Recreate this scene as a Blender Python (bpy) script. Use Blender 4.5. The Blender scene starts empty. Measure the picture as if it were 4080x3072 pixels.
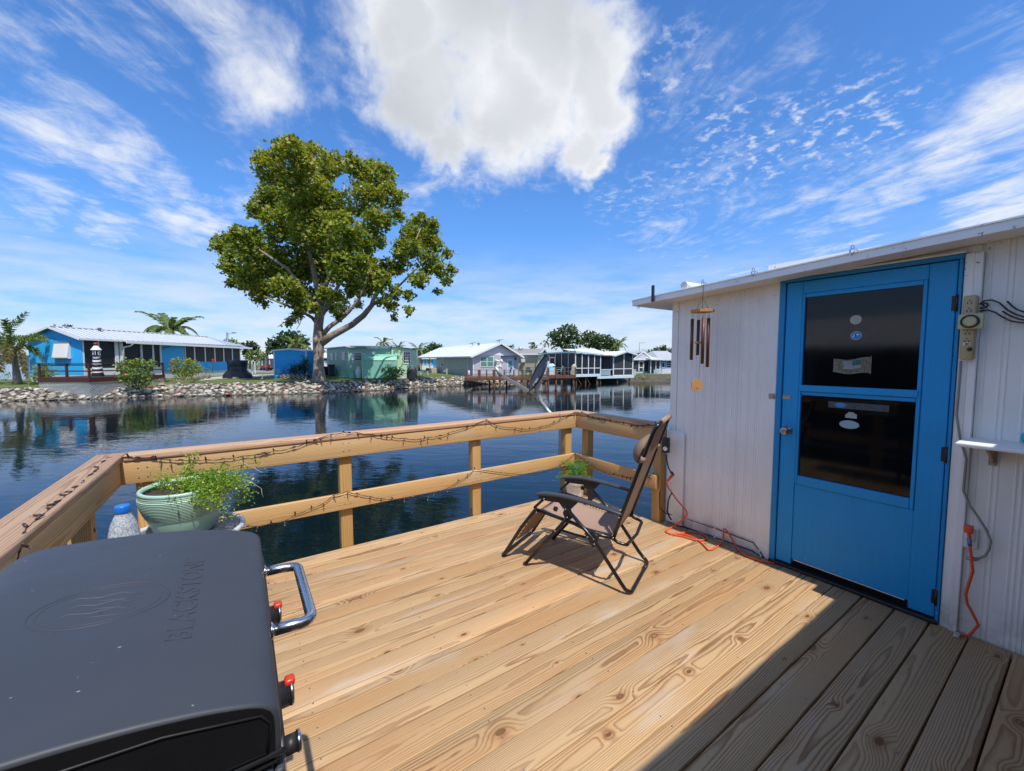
import bpy, bmesh, math, random
import numpy as np
from mathutils import Vector, Matrix, Quaternion

random.seed(7)
rng = np.random.default_rng(11)
SC = bpy.context.scene
COL = SC.collection

# ------------------------------------------------------------------ camera
YAW, PITCH, EYE = 56.0, 3.713, 1.48
cam = bpy.data.cameras.new('camera')
cam.sensor_width = 36.0
cam.lens = 14.143
cam.clip_start = 0.02
cam.clip_end = 3000.0
cam_ob = bpy.data.objects.new('camera', cam)
COL.objects.link(cam_ob)
cam_ob.location = (0, 0, EYE)
cam_ob.rotation_euler = (math.radians(90 - PITCH), 0, math.radians(YAW - 90))
SC.camera = cam_ob

# ------------------------------------------------------------------ sun, sky, exposure
SUN_TO = Vector((-0.055, -0.55, 1.0)).normalized()
SUN_EL = math.asin(SUN_TO.z)
SUN_ROT = math.atan2(SUN_TO.x, SUN_TO.y)
sun = bpy.data.lights.new('sun', 'SUN')
sun.energy = 3.5
sun.angle = math.radians(0.53)
sun.color = (1.0, 0.95, 0.87)
sun_ob = bpy.data.objects.new('sun', sun)
COL.objects.link(sun_ob)
sun_ob.location = (0, -20, 40)
sun_ob.rotation_euler = (-SUN_TO).to_track_quat('-Z', 'Y').to_euler()

SC.view_settings.view_transform = 'Standard'
SC.view_settings.look = 'None'
SC.view_settings.gamma = 1.0
SC.view_settings.use_curve_mapping = False
SC.view_settings.exposure = 0.48
SC.render.engine = 'CYCLES'
SC.cycles.max_bounces = 8
SC.cycles.transparent_max_bounces = 12

world = bpy.data.worlds.new('World')
SC.world = world
world.use_nodes = True


class NT:
    """small helper to write node trees"""
    def __init__(s, tree):
        s.t = tree
        tree.nodes.clear()

    def n(s, kind, **kw):
        nd = s.t.nodes.new(kind)
        for k, v in kw.items():
            setattr(nd, k, v)
        return nd

    def put(s, sock, v):
        if isinstance(v, bpy.types.NodeSocket):
            s.t.links.new(v, sock)
        elif v is not None:
            if sock.type == 'RGBA' and not isinstance(v, (int, float)) and len(v) == 3:
                v = (*v, 1.0)
            sock.default_value = v

    def m(s, op, a, b=None, c=None, clamp=False):
        nd = s.n('ShaderNodeMath', operation=op)
        nd.use_clamp = clamp
        s.put(nd.inputs[0], a)
        if b is not None: s.put(nd.inputs[1], b)
        if c is not None: s.put(nd.inputs[2], c)
        return nd.outputs[0]

    def vm(s, op, a, b=None, out=0):
        nd = s.n('ShaderNodeVectorMath', operation=op)
        s.put(nd.inputs[0], a)
        if b is not None:
            if op == 'SCALE': s.put(nd.inputs['Scale'], b)
            else: s.put(nd.inputs[1], b)
        return nd.outputs['Value'] if op in ('LENGTH', 'DOT_PRODUCT', 'DISTANCE') else nd.outputs[0]

    def xyz(s, x=0.0, y=0.0, z=0.0):
        nd = s.n('ShaderNodeCombineXYZ')
        s.put(nd.inputs[0], x); s.put(nd.inputs[1], y); s.put(nd.inputs[2], z)
        return nd.outputs[0]

    def sep(s, v):
        nd = s.n('ShaderNodeSeparateXYZ'); s.put(nd.inputs[0], v)
        return nd.outputs[0], nd.outputs[1], nd.outputs[2]

    def noise(s, vec, scale=5.0, detail=2.0, rough=0.5, dist=0.0):
        nd = s.n('ShaderNodeTexNoise')
        s.put(nd.inputs['Vector'], vec); s.put(nd.inputs['Scale'], scale)
        s.put(nd.inputs['Detail'], detail); s.put(nd.inputs['Roughness'], rough)
        s.put(nd.inputs['Distortion'], dist)
        return nd.outputs[0]

    def mr(s, v, a, b, c=0.0, d=1.0, smooth=False):
        nd = s.n('ShaderNodeMapRange')
        if smooth: nd.interpolation_type = 'SMOOTHSTEP'
        s.put(nd.inputs[0], v)
        for i, q in enumerate((a, b, c, d)): s.put(nd.inputs[i + 1], q)
        return nd.outputs[0]

    def mix(s, f, a, b, mode='MIX'):
        nd = s.n('ShaderNodeMix', data_type='RGBA', blend_type=mode)
        s.put(nd.inputs[0], f); s.put(nd.inputs[6], a); s.put(nd.inputs[7], b)
        return nd.outputs[2]

    def ramp(s, f, stops, interp='LINEAR'):
        nd = s.n('ShaderNodeValToRGB')
        cr = nd.color_ramp
        cr.interpolation = interp
        while len(cr.elements) < len(stops): cr.elements.new(0.5)
        for e, (p, c) in zip(cr.elements, stops):
            e.position = p; e.color = (*c, 1.0)
        s.put(nd.inputs[0], f)
        return nd.outputs[0]

    def bump(s, h, strength=0.3, dist=0.01, normal=None):
        nd = s.n('ShaderNodeBump')
        s.put(nd.inputs['Strength'], strength); s.put(nd.inputs['Distance'], dist); s.put(nd.inputs['Height'], h)
        if normal is not None: s.put(nd.inputs['Normal'], normal)
        return nd.outputs[0]

    def coord(s, which='Object'):
        return s.n('ShaderNodeTexCoord').outputs[which]

    def bsdf(s, color, rough=0.6, normal=None, metallic=0.0, spec=None, out=True):
        nd = s.n('ShaderNodeBsdfPrincipled')
        s.put(nd.inputs['Base Color'], color); s.put(nd.inputs['Roughness'], rough); s.put(nd.inputs['Metallic'], metallic)
        if normal is not None: s.put(nd.inputs['Normal'], normal)
        if spec is not None: s.put(nd.inputs['Specular IOR Level'], spec)
        if out:
            o = s.n('ShaderNodeOutputMaterial')
            s.t.links.new(nd.outputs[0], o.inputs[0])
        return nd


def build_sky():
    w = NT(world.node_tree)
    sky = w.n('ShaderNodeTexSky', sky_type='NISHITA')
    sky.sun_disc = False
    sky.sun_elevation = SUN_EL
    sky.sun_rotation = SUN_ROT
    sky.altitude = 0
    sky.air_density = 1.0
    sky.dust_density = 0.35
    sky.ozone_density = 2.2
    hs = w.n('ShaderNodeHueSaturation')
    hs.inputs['Saturation'].default_value = 1.12
    hs.inputs['Value'].default_value = 1.0
    w.t.links.new(sky.outputs[0], hs.inputs['Color'])
    bg = w.n('ShaderNodeBackground')
    low = w.mix(w.mr(w.sep(w.coord('Generated'))[2], 0.0, 0.36, 0.0, 1.0, True), (0.56, 0.62, 0.80, 1), (1, 1, 1, 1))
    w.put(bg.inputs[0], w.mix(1.0, w.mix(1.0, hs.outputs[0], SKY_TINT, 'MULTIPLY'), low, 'MULTIPLY'))
    bg.inputs[1].default_value = 0.15
    d = w.coord('Generated')
    dx, dy, dz = w.sep(d)
    # cloud deck seen in perspective: the ray meets a layer overhead
    zz = w.m('MAXIMUM', w.m('ADD', dz, 0.06), 0.03)
    px = w.m('DIVIDE', dx, zz); py = w.m('DIVIDE', dy, zz)
    P = w.xyz(px, py, 0.0)
    # wind-blown frame: a along the streaks, b across
    ca, sa = math.cos(WIND), math.sin(WIND)
    a = w.m('ADD', w.m('MULTIPLY', px, ca), w.m('MULTIPLY', py, sa))
    b = w.m('SUBTRACT', w.m('MULTIPLY', py, ca), w.m('MULTIPLY', px, sa))
    S = w.xyz(w.m('MULTIPLY', a, 0.42), b, 0.3)
    n_c = w.noise(S, 1.9, 9.0, 0.64, 0.9)         # streaky cirrus
    n_fine = w.noise(P, 7.0, 7.0, 0.68, 0.5)
    n_big = w.noise(P, 0.55, 3.0, 0.5, 0.2)          # where cirrus gathers
    n_cell = w.noise(P, 17.0, 5.0, 0.6, 0.12)         # mackerel cells
    n_cum = w.noise(d, 3.6, 8.0, 0.60, 0.25)         # billows of the cumulus
    n_cum2 = w.noise(d, 11.0, 6.0, 0.65, 0.4)

    wob = w.n('ShaderNodeTexNoise'); w.put(wob.inputs['Vector'], d); wob.inputs['Scale'].default_value = 4.5; wob.inputs['Detail'].default_value = 5.0; wob.inputs['Roughness'].default_value = 0.6
    dw = w.vm('NORMALIZE', w.vm('ADD', d, w.vm('SCALE', w.vm('SUBTRACT', wob.outputs['Color'], (0.5, 0.5, 0.5)), 0.30)))

    def blobs(lst, soft, d=d):
        acc = None
        for (v, rad, wt) in lst:
            c = w.vm('DOT_PRODUCT', d, tuple(v))
            ang = w.m('ARCCOSINE', w.m('MINIMUM', c, 0.99999))
            q = w.mr(ang, math.radians(rad * (1 + soft)), math.radians(rad * (1 - soft)), 0.0, wt, True)
            acc = q if acc is None else w.m('MAXIMUM', acc, q)
        return acc
    cum_mask = blobs(CUMULUS, 0.75, dw)
    veil_mask = blobs(VEILS, 0.75)
    cell_mask = blobs(CELLS, 0.7)
    # cumulus
    cd = w.m('ADD', cum_mask, w.m('ADD', w.m('MULTIPLY', w.m('SUBTRACT', n_cum, 0.5), 1.25), w.m('MULTIPLY', w.m('SUBTRACT', n_cum2, 0.5), 0.85)))
    cum = w.mr(cd, 0.22, 0.98, 0.0, 1.0, True)
    cum = w.m('MULTIPLY', cum, w.mr(cum_mask, 0.02, 0.30, 0.0, 1.0, True))
    # cirrus veils
    ci = w.m('ADD', w.m('MULTIPLY', n_c, 1.0), w.m('MULTIPLY', w.m('SUBTRACT', n_fine, 0.5), 0.42))
    ci = w.m('ADD', ci, w.m('MULTIPLY', w.m('SUBTRACT', n_big, 0.5), 0.55))
    ci = w.m('ADD', ci, w.m('MULTIPLY', veil_mask, 0.26))
    cir = w.mr(ci, 0.57, 0.96, 0.0, 0.86, True)
    # mackerel cells
    ce = w.m('MULTIPLY', w.mr(n_cell, 0.48, 0.72, 0.0, 1.0, True), w.m('MULTIPLY', cell_mask, w.mr(n_c, 0.3, 0.6, 0.3, 1.0)))
    # low band of distant haze cloud
    band = w.mr(dz, 0.30, 0.0, 0.0, 1.0, True)
    n_band = w.noise(w.xyz(w.m('MULTIPLY', dx, 3.0), w.m('MULTIPLY', dy, 3.0), w.m('MULTIPLY', dz, 16.0)), 1.6, 5.0, 0.6)
    bnd = w.m('MULTIPLY', band, w.mr(n_band, 0.34, 0.64, 0.15, 0.95))
    thin = w.m('MAXIMUM', w.m('MAXIMUM', cir, w.m('MULTIPLY', ce, 0.75)), bnd)
    dens = w.m('MAXIMUM', thin, cum)
    # cloud colour: thick middles are greyer than the sunlit rims
    shade = w.mr(w.m('ADD', cum_mask, w.m('MULTIPLY', w.m('SUBTRACT', w.noise(d, 2.4, 2.5, 0.5), 0.5), 1.3)), 0.50, 1.12, 0.0, 1.0, True)
    ccol = w.mix(w.m('MULTIPLY', shade, cum), (0.88, 0.90, 0.93), (0.56, 0.59, 0.645))
    ccol = w.mix(w.m('MULTIPLY', bnd, 0.75), ccol, (0.70, 0.77, 0.90))
    bgc = w.n('ShaderNodeBackground')
    w.t.links.new(ccol, bgc.inputs[0])
    bgc.inputs[1].default_value = CLOUD_STRENGTH
    mx = w.n('ShaderNodeMixShader')
    w.put(mx.inputs[0], w.m('MULTIPLY', dens, w.mr(dz, -0.02, 0.01, 0.0, 1.0)))
    w.t.links.new(bg.outputs[0], mx.inputs[1]); w.t.links.new(bgc.outputs[0], mx.inputs[2])
    o = w.n('ShaderNodeOutputWorld')
    w.t.links.new(mx.outputs[0], o.inputs[0])


def look(az, el):
    """unit vector from a bearing left(+)/right(-) of the canal view and an elevation, in degrees"""
    t = math.radians(YAW + az); e = math.radians(el)
    return (math.cos(t) * math.cos(e), math.sin(t) * math.cos(e), math.sin(e))


WIND = math.radians(66.0)
SKY_TINT = (0.54, 0.77, 1.02)
CLOUD_STRENGTH = 0.76
CUMULUS = [  # bearing, elevation, radius, weight
    (look(6, 39), 8, 1.0), (look(16, 36), 7, 1.0), (look(-5, 38), 8, 1.0), (look(-11, 33), 6, 1.0), (look(12, 31.5), 6, 1.0), (look(1, 31), 7.5, 1.0),
    (look(-9, 28), 4.5, 1.0), (look(9, 27), 3.5, .95), (look(-10.5, 24.5), 2.6, .95), (look(-13, 36), 5, .9), (look(23, 36.5), 4, .62), (look(30, 30), 4.5, .55),
    (look(23.5, 31), 4, .5), (look(30, 33.5), 4, .5), (look(16, 28.5), 2.6, .6), (look(1, 46), 10, 1.0), (look(-8, 50), 8, .9), (look(20, 46), 9, .9),
    (look(-18.3, 1.6), 0.9, .8), (look(-18.9, 1.0), 0.9, .8), (look(120, 30), 14, .9), (look(-140, 35), 16, .9), (look(170, 25), 10, .8), (look(70, 24), 7, .7)]
VEILS = [
    (look(47, 21), 4, 1.0), (look(43, 19.5), 3.5, 1.0), (look(40, 17.7), 3, 1.0), (look(37, 15.5), 3, .95), (look(49, 14), 2.6, .9), (look(45, 12.6), 2.4, .85),
    (look(41, 31.5), 6, .7), (look(36, 33), 5, .7), (look(34, 18), 3, .7), (look(30, 27), 6, .45), (look(54, 24), 6, .8),
    (look(-50, 20.5), 3.4, 1.2), (look(-46.5, 18.6), 3.2, 1.2), (look(-43, 17), 3, 1.1), (look(-40, 15.5), 3, 1.0), (look(-50, 14), 4, 1.0), (look(-55, 19), 6, 1.1),
    (look(-26.5, 31.6), 4, .8), (look(-22.5, 29.8), 3.5, .75), (look(-31, 33), 4, .6), (look(-23, 13), 4.5, .8), (look(-19, 15), 3, .6), (look(-29, 16), 4.5, .7),
    (look(-36, 14), 4, .8), (look(-28, 10), 6, .7), (look(25, 8), 8, .4), (look(100, 40), 12, .9), (look(-110, 40), 12, .9), (look(75, 22), 6, 1.0), (look(90, 30), 7, .9), (look(115, 20), 6, 1.0), (look(135, 33), 9, .9), (look(150, 18), 6, 1.0), (look(175, 36), 9, .9), (look(-160, 22), 7, 1.0), (look(-140, 40), 9, .9), (look(-120, 20), 6, 1.0), (look(-95, 25), 7, 1.0), (look(-75, 35), 8, .9), (look(90, 60), 14, .8), (look(180, 65), 14, .8), (look(-80, 60), 12, .8)]  # veils behind the view are added to brighten the shaded wall
CELLS = [
    (look(-22, 32), 4, .8), (look(-26.7, 26), 4, .9), (look(-31, 23.3), 3.5, 1.0), (look(-34, 24), 3.5, 1.0), (look(-38, 24), 4, 1.0), (look(-41, 23.5), 3.5, .9),
    (look(-27, 22), 3, .8), (look(-18, 20.5), 3, .8), (look(-13, 20.2), 2.2, .7), (look(-22.5, 21), 3, .7), (look(-18, 34), 3.5, .7)]
build_sky()

# ------------------------------------------------------------------ mesh helpers
class MB:
    """collects shapes and links them as ONE mesh object"""
    def __init__(s):
        s.v = []; s.f = []; s.m = []; s.sm = []

    def add(s, vs, fs, mat=0, smooth=False):
        o = len(s.v)
        s.v.extend(tuple(float(c) for c in q) for q in vs)
        for f in fs:
            s.f.append(tuple(i + o for i in f)); s.m.append(mat); s.sm.append(smooth)
        return s

    def box(s, x0, x1, y0, y1, z0, z1, mat=0):
        x0, x1 = sorted((x0, x1)); y0, y1 = sorted((y0, y1)); z0, z1 = sorted((z0, z1))
        vs = [(x0, y0, z0), (x1, y0, z0), (x1, y1, z0), (x0, y1, z0), (x0, y0, z1), (x1, y0, z1), (x1, y1, z1), (x0, y1, z1)]
        return s.add(vs, [(0, 3, 2, 1), (4, 5, 6, 7), (0, 1, 5, 4), (1, 2, 6, 5), (2, 3, 7, 6), (3, 0, 4, 7)], mat)

    def cbox(s, x0, x1, y0, y1, z0, z1, b=0.004, mat=0, seg=1):
        """box with bevelled edges"""
        bm = bmesh.new()
        bmesh.ops.create_cube(bm, size=1.0)
        for q in bm.verts:
            q.co = ((x0 + x1) / 2 + q.co.x * (x1 - x0), (y0 + y1) / 2 + q.co.y * (y1 - y0), (z0 + z1) / 2 + q.co.z * (z1 - z0))
        bmesh.ops.bevel(bm, geom=bm.edges[:], offset=b, segments=seg, affect='EDGES', profile=0.5)
        bm.verts.index_update()
        s.add([q.co[:] for q in bm.verts], [[q.index for q in f.verts] for f in bm.faces], mat, seg > 1)
        bm.free()
        return s

    def beam(s, p, q, w, h, up=(0, 0, 1), mat=0):
        p = Vector(p); q = Vector(q); d = (q - p).normalized(); up = Vector(up)
        side = d.cross(up)
        if side.length < 1e-4: side = d.cross(Vector((1, 0, 0)))
        side.normalize(); u2 = side.cross(d).normalized()
        a = side * (w / 2); b = u2 * (h / 2)
        vs = [p - a - b, p + a - b, p + a + b, p - a + b, q - a - b, q + a - b, q + a + b, q - a + b]
        return s.add(vs, [(0, 3, 2, 1), (4, 5, 6, 7), (0, 1, 5, 4), (1, 2, 6, 5), (2, 3, 7, 6), (3, 0, 4, 7)], mat)

    def tube(s, pts, r, n=8, mat=0, caps=True, smooth=True, closed=False):
        pts = [Vector(p) for p in pts]
        k = len(pts)
        rs = [r] * k if isinstance(r, (int, float)) else list(r)
        vs = []; nrm = None
        for i, p in enumerate(pts):
            if closed: t = pts[(i + 1) % k] - pts[i - 1]
            elif i == 0: t = pts[1] - p
            elif i == k - 1: t = p - pts[i - 1]
            else: t = (pts[i + 1] - p).normalized() + (p - pts[i - 1]).normalized()
            if t.length < 1e-9: t = Vector((0, 0, 1))
            t.normalize()
            if nrm is None:
                nrm = t.cross(Vector((0, 0, 1)))
                if nrm.length < 0.05: nrm = t.cross(Vector((1, 0, 0)))
            else:
                nrm = nrm - t * nrm.dot(t)
                if nrm.length < 1e-6: nrm = t.cross(Vector((1, 0, 0)))
            nrm.normalize(); bn = t.cross(nrm)
            for j in range(n):
                an = 2 * math.pi * j / n
                vs.append(p + (nrm * math.cos(an) + bn * math.sin(an)) * rs[i])
        fs = []
        rows = k if closed else k - 1
        for i in range(rows):
            i2 = (i + 1) % k
            for j in range(n):
                j2 = (j + 1) % n
                fs.append((i * n + j, i * n + j2, i2 * n + j2, i2 * n + j))
        s.add(vs, fs, mat, smooth)
        if caps and not closed:
            s.add([vs[j] for j in range(n)], [tuple(range(n))[::-1]], mat)
            s.add([vs[(k - 1) * n + j] for j in range(n)], [tuple(range(n))], mat)
        return s

    def lathe(s, prof, n=24, c=(0, 0, 0), mat=0, smooth=True, axis=None, caps=True):
        M = Matrix.Identity(3)
        if axis is not None: M = Vector(axis).to_track_quat('Z', 'Y').to_matrix()
        c = Vector(c); vs = []
        for (r, z) in prof:
            for j in range(n):
                an = 2 * math.pi * j / n
                vs.append(c + M @ Vector((r * math.cos(an), r * math.sin(an), z)))
        fs = []
        for i in range(len(prof) - 1):
            for j in range(n):
                j2 = (j + 1) % n
                fs.append((i * n + j, i * n + j2, (i + 1) * n + j2, (i + 1) * n + j))
        s.add(vs, fs, mat, smooth)
        if caps:
            s.add(vs[:n], [tuple(range(n))[::-1]], mat)
            s.add(vs[-n:], [tuple(range(n))], mat)
        return s

    def prism(s, poly, a, b, axis='y', mat=0, smooth=False):
        """polygon (p,q) swept along an axis from a to b; x:(y,z) y:(x,z) z:(x,y)"""
        def P(p, q, t): return {'x': (t, p, q), 'y': (p, t, q), 'z': (p, q, t)}[axis]
        k = len(poly)
        A = [P(p, q, a) for p, q in poly]; B = [P(p, q, b) for p, q in poly]
        s.add(A, [tuple(range(k))], mat); s.add(B, [tuple(range(k))[::-1]], mat)
        return s.add(A + B, [(i, k + i, k + (i + 1) % k, (i + 1) % k) for i in range(k)], mat, smooth)

    def face(s, *pts, mat=0):
        return s.add(pts, [tuple(range(len(pts)))], mat)

    def hull(s, pts, mat=0, smooth=False):
        bm = bmesh.new()
        for p in pts: bm.verts.new(p)
        r = bmesh.ops.convex_hull(bm, input=bm.verts[:])
        junk = [g for g in r['geom_interior'] + r['geom_unused'] if isinstance(g, bmesh.types.BMVert)]
        if junk: bmesh.ops.delete(bm, geom=list(set(junk)), context='VERTS')
        bm.verts.index_update()
        s.add([q.co[:] for q in bm.verts], [[q.index for q in f.verts] for f in bm.faces], mat, smooth)
        bm.free()
        return s

    def mesh(s, name, mats):
        me = bpy.data.meshes.new(name)
        me.from_pydata(s.v, [], s.f)
        if not isinstance(mats, (list, tuple)): mats = [mats]
        for q in mats: me.materials.append(q)
        me.polygons.foreach_set('material_index', s.m)
        me.polygons.foreach_set('use_smooth', s.sm)
        bm = bmesh.new(); bm.from_mesh(me)
        bmesh.ops.remove_doubles(bm, verts=bm.verts[:], dist=1e-6)
        bmesh.ops.recalc_face_normals(bm, faces=bm.faces[:])
        bm.to_mesh(me); bm.free()
        me.update()
        return me

    def build(s, name, mats, parent=None, loc=None):
        return link(name, s.mesh(name, mats), parent, loc)


def link(name, me, parent=None, loc=None, rot=None, scale=None):
    o = bpy.data.objects.new(name, me)
    COL.objects.link(o)
    if parent is not None: o.parent = parent
    if loc is not None: o.location = loc
    if rot is not None: o.rotation_euler = rot
    if scale is not None: o.scale = scale
    return o


def tag(o, label=None, cat=None, group=None, kind=None):
    if label: o['label'] = label
    if cat: o['category'] = cat
    if group: o['group'] = group
    if kind: o['kind'] = kind
    return o


def thing(name, label, cat, loc=(0, 0, 0), rz=0.0, group=None):
    o = bpy.data.objects.new(name, None)
    o.empty_display_size = 0.1
    COL.objects.link(o)
    o.location = loc; o.rotation_euler = (0, 0, rz)
    return tag(o, label, cat, group)


def copy_tree(o, parent=None):
    c = o.copy(); COL.objects.link(c)
    if parent is not None: c.parent = parent
    for ch in list(o.children): copy_tree(ch, c)
    return c


# view geometry of the place: lateral metres and depth metres measured from the eye
_f = Vector((math.cos(math.radians(YAW)), math.sin(math.radians(YAW)), 0))
_r = Vector((_f.y, -_f.x, 0))
_p = math.radians(PITCH)
_fw = _f * math.cos(_p) - Vector((0, 0, math.sin(_p)))
_up = _f * math.sin(_p) + Vector((0, 0, math.cos(_p)))
EYEV = Vector((0, 0, EYE))


def sight(x, y): return _fw + _r * ((x - 1106.0) / 869.0) - _up * ((y - 833.0) / 869.0)
def at(x, y, D):
    d = sight(x, y); return EYEV + d * (D / d.dot(_f))
def onz(x, y, z):
    d = sight(x, y); return EYEV + d * ((z - EYE) / d.z)
def onx(x, y, X):
    d = sight(x, y); return EYEV + d * (X / d.x)
def ony(x, y, Y):
    d = sight(x, y); return EYEV + d * (Y / d.y)
def bank(s, D, z=0.0):
    q = _f * D + _r * s; return Vector((q.x, q.y, z))
def col(x, D, z=0.0): return bank((x - 1106.0) / 869.0 * D * 1.0, D, z)


class Fr:
    """local frame of a building: u along the wall seen, v into the building, z up"""
    def __init__(s, name, label, cat, P0, P1, base, group=None):
        s.O = Vector((P0.x, P0.y, base))
        d = Vector((P1.x - P0.x, P1.y - P0.y, 0)).normalized()
        s.u = d; s.v = Vector((-d.y, d.x, 0)); s.base = base
        s.root = thing(name, label, cat, s.O, math.atan2(d.y, d.x), group)

    def w(s, x, y, v=0.0):
        d = sight(x, y)
        t = (s.O + s.v * v - EYEV).dot(s.v) / d.dot(s.v)
        p = EYEV + d * t
        return (p - s.O).dot(s.u), p.z - s.base

    def sd(s, x, y, u=0.0):
        d = sight(x, y)
        t = (s.O + s.u * u - EYEV).dot(s.u) / d.dot(s.u)
        p = EYEV + d * t
        return (p - s.O).dot(s.v), p.z - s.base

    def P(s, u, v, z): return s.O + s.u * u + s.v * v + Vector((0, 0, z))

# ------------------------------------------------------------------ materials
def mat(name):
    m = bpy.data.materials.new(name); m.use_nodes = True
    return m, NT(m.node_tree)


def plain(name, color, rough=0.55, metallic=0.0, var=0.12, nscale=6.0, bump=0.0, bscale=60.0, spec=None):
    """a solid material with a little mottling and relief"""
    m, t = mat(name)
    c = t.coord('Object')
    n = t.noise(c, nscale, 4.0, 0.6)
    k = t.mr(n, 0.25, 0.75, 1 - var, 1 + var)
    cc = t.mix(1.0, (*color, 1), t.xyz(k, k, k), 'MULTIPLY')
    nm = t.bump(t.noise(c, bscale, 3.0, 0.6), bump, 0.003) if bump else None
    r = t.mr(t.noise(c, nscale * 2.3, 3.0, 0.6), 0.2, 0.8, max(0.02, rough - 0.07), min(1, rough + 0.07))
    t.bsdf(cc, r, nm, metallic, spec)
    return m


def board_mat(name, early, late, ring=0.0075, axis='x', tint=(1, 1, 1), grey=0.0, knots=True, rough=0.62):
    """softwood board: growth rings cut along a trunk, knots, streaks, board-to-board variation"""
    m, t = mat(name)
    oc = t.coord('Object')
    oi = t.n('ShaderNodeObjectInfo')
    R = oi.outputs['Random']
    x, y, z = t.sep(oc)
    if axis == 'y': x, y = y, x
    elif axis == 'z': x, z = z, x
    off = t.m('MULTIPLY', R, 173.0)
    R2 = t.m('FRACT', t.m('MULTIPLY', R, 57.31)); R3 = t.m('FRACT', t.m('MULTIPLY', R, 913.7)); R4 = t.m('FRACT', t.m('MULTIPLY', R, 3311.1))
    xs = t.m('ADD', x, off)
    p1 = t.xyz(t.m('MULTIPLY', xs, 0.8), t.m('MULTIPLY', y, 4.0), t.m('MULTIPLY', z, 4.0))
    n1 = t.noise(p1, 1.0, 2.0, 0.5)
    n2 = t.noise(t.vm('ADD', p1, (31.0, 7.0, 3.0)), 1.2, 2.0, 0.5)
    yo = t.m('MULTIPLY', t.m('SUBTRACT', R2, 0.5), 0.13)
    dy = t.m('ADD', t.m('SUBTRACT', y, yo), t.m('MULTIPLY', t.m('SUBTRACT', n1, 0.5), 0.045))
    dz = t.m('ADD', t.m('ADD', z, t.m('ADD', 0.015, t.m('MULTIPLY', R3, 0.06))), t.m('MULTIPLY', t.m('SUBTRACT', n2, 0.5), 0.045))
    r = t.m('SQRT', t.m('ADD', t.m('MULTIPLY', dy, dy), t.m('MULTIPLY', dz, dz)))
    kmask = 0.0; swirl = 0.0
    if knots:
        vo = t.n('ShaderNodeTexVoronoi', feature='F1', voronoi_dimensions='2D')
        P2 = t.xyz(t.m('MULTIPLY', xs, 2.1), t.m('MULTIPLY', t.m('ADD', y, t.m('MULTIPLY', R4, 5.0)), 6.5), 0.0)
        t.put(vo.inputs['Vector'], P2); t.put(vo.inputs['Scale'], 1.0); vo.inputs['Randomness'].default_value = 1.0
        dv = t.vm('SUBTRACT', P2, vo.outputs['Position'])
        ax, ay, _ = t.sep(dv)
        kd = t.m('SQRT', t.m('ADD', t.m('POWER', t.m('MULTIPLY', ax, 0.5 / 2.1), 2.0), t.m('POWER', t.m('MULTIPLY', ay, 1 / 6.5), 2.0)))
        cr, cg, cb = t.sep(vo.outputs['Color'])
        sel = t.m('GREATER_THAN', cr, 0.50)
        kr = t.m('ADD', 0.004, t.m('MULTIPLY', cg, 0.011))
        kmask = t.m('MULTIPLY', t.mr(t.m('DIVIDE', kd, kr), 0.75, 1.15, 1.0, 0.0, True), sel)
        kin = t.m('MULTIPLY', t.mr(t.m('DIVIDE', kd, kr), 0.2, 0.9, 1.0, 0.0, True), sel)
        swirl = t.m('MULTIPLY', t.m('MULTIPLY', t.mr(t.m('DIVIDE', kd, kr), 0.0, 5.0, 1.0, 0.0, True), sel), t.m('MULTIPLY', kr, 1.7))
        r = t.m('ADD', r, swirl)
    fine = t.noise(t.xyz(t.m('MULTIPLY', xs, 9.0), t.m('MULTIPLY', y, 60.0), t.m('MULTIPLY', z, 60.0)), 1.0, 3.0, 0.6)
    ph = t.m('ADD', t.m('DIVIDE', r, ring), t.m('MULTIPLY', fine, 0.55))
    fr = t.m('FRACT', ph)
    lw = t.m('MULTIPLY', t.mr(fr, 0.35, 0.88, 0.0, 1.0, True), t.mr(fr, 0.90, 1.0, 1.0, 0.0, True))
    # some zones of a board show strong latewood, others hardly any
    zone = t.mr(t.noise(t.vm('ADD', p1, (5.0, 60.0, 9.0)), 0.9, 3.0, 0.55), 0.30, 0.70, 0.30, 1.0)
    base = t.mix(t.m('MULTIPLY', lw, zone), early, late)
    streak = t.noise(t.xyz(t.m('MULTIPLY', xs, 2.4), t.m('MULTIPLY', y, 190.0), t.m('MULTIPLY', z, 190.0)), 1.0, 3.0, 0.65)
    ks = t.mr(streak, 0.25, 0.75, 0.90, 1.08)
    base = t.mix(1.0, base, t.xyz(ks, ks, ks), 'MULTIPLY')
    # heart-wood tint and board-to-board tone
    warm = t.mr(t.noise(t.vm('ADD', p1, (90.0, 1.0, 2.0)), 0.8, 3.0, 0.5), 0.42, 0.72, 0.0, 0.55, True)
    base = t.mix(warm, base, t.mix(1.0, base, (1.08, 0.84, 0.66, 1), 'MULTIPLY'))
    pale = t.mr(t.noise(t.vm('ADD', p1, (9.0, 41.0, 77.0)), 1.3, 3.0, 0.6), 0.56, 0.74, 0.0, 0.5 + grey, True)
    base = t.mix(pale, base, (0.50, 0.43, 0.36, 1))
    kb = t.m('ADD', 0.86, t.m('MULTIPLY', R4, 0.26))
    base = t.mix(1.0, base, t.xyz(t.m('MULTIPLY', kb, tint[0]), t.m('MULTIPLY', kb, tint[1]), t.m('MULTIPLY', t.m('SUBTRACT', kb, t.m('MULTIPLY', R2, 0.05)), tint[2])), 'MULTIPLY')
    h = t.m('ADD', t.m('MULTIPLY', lw, 0.6), t.m('MULTIPLY', streak, 0.5))
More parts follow.
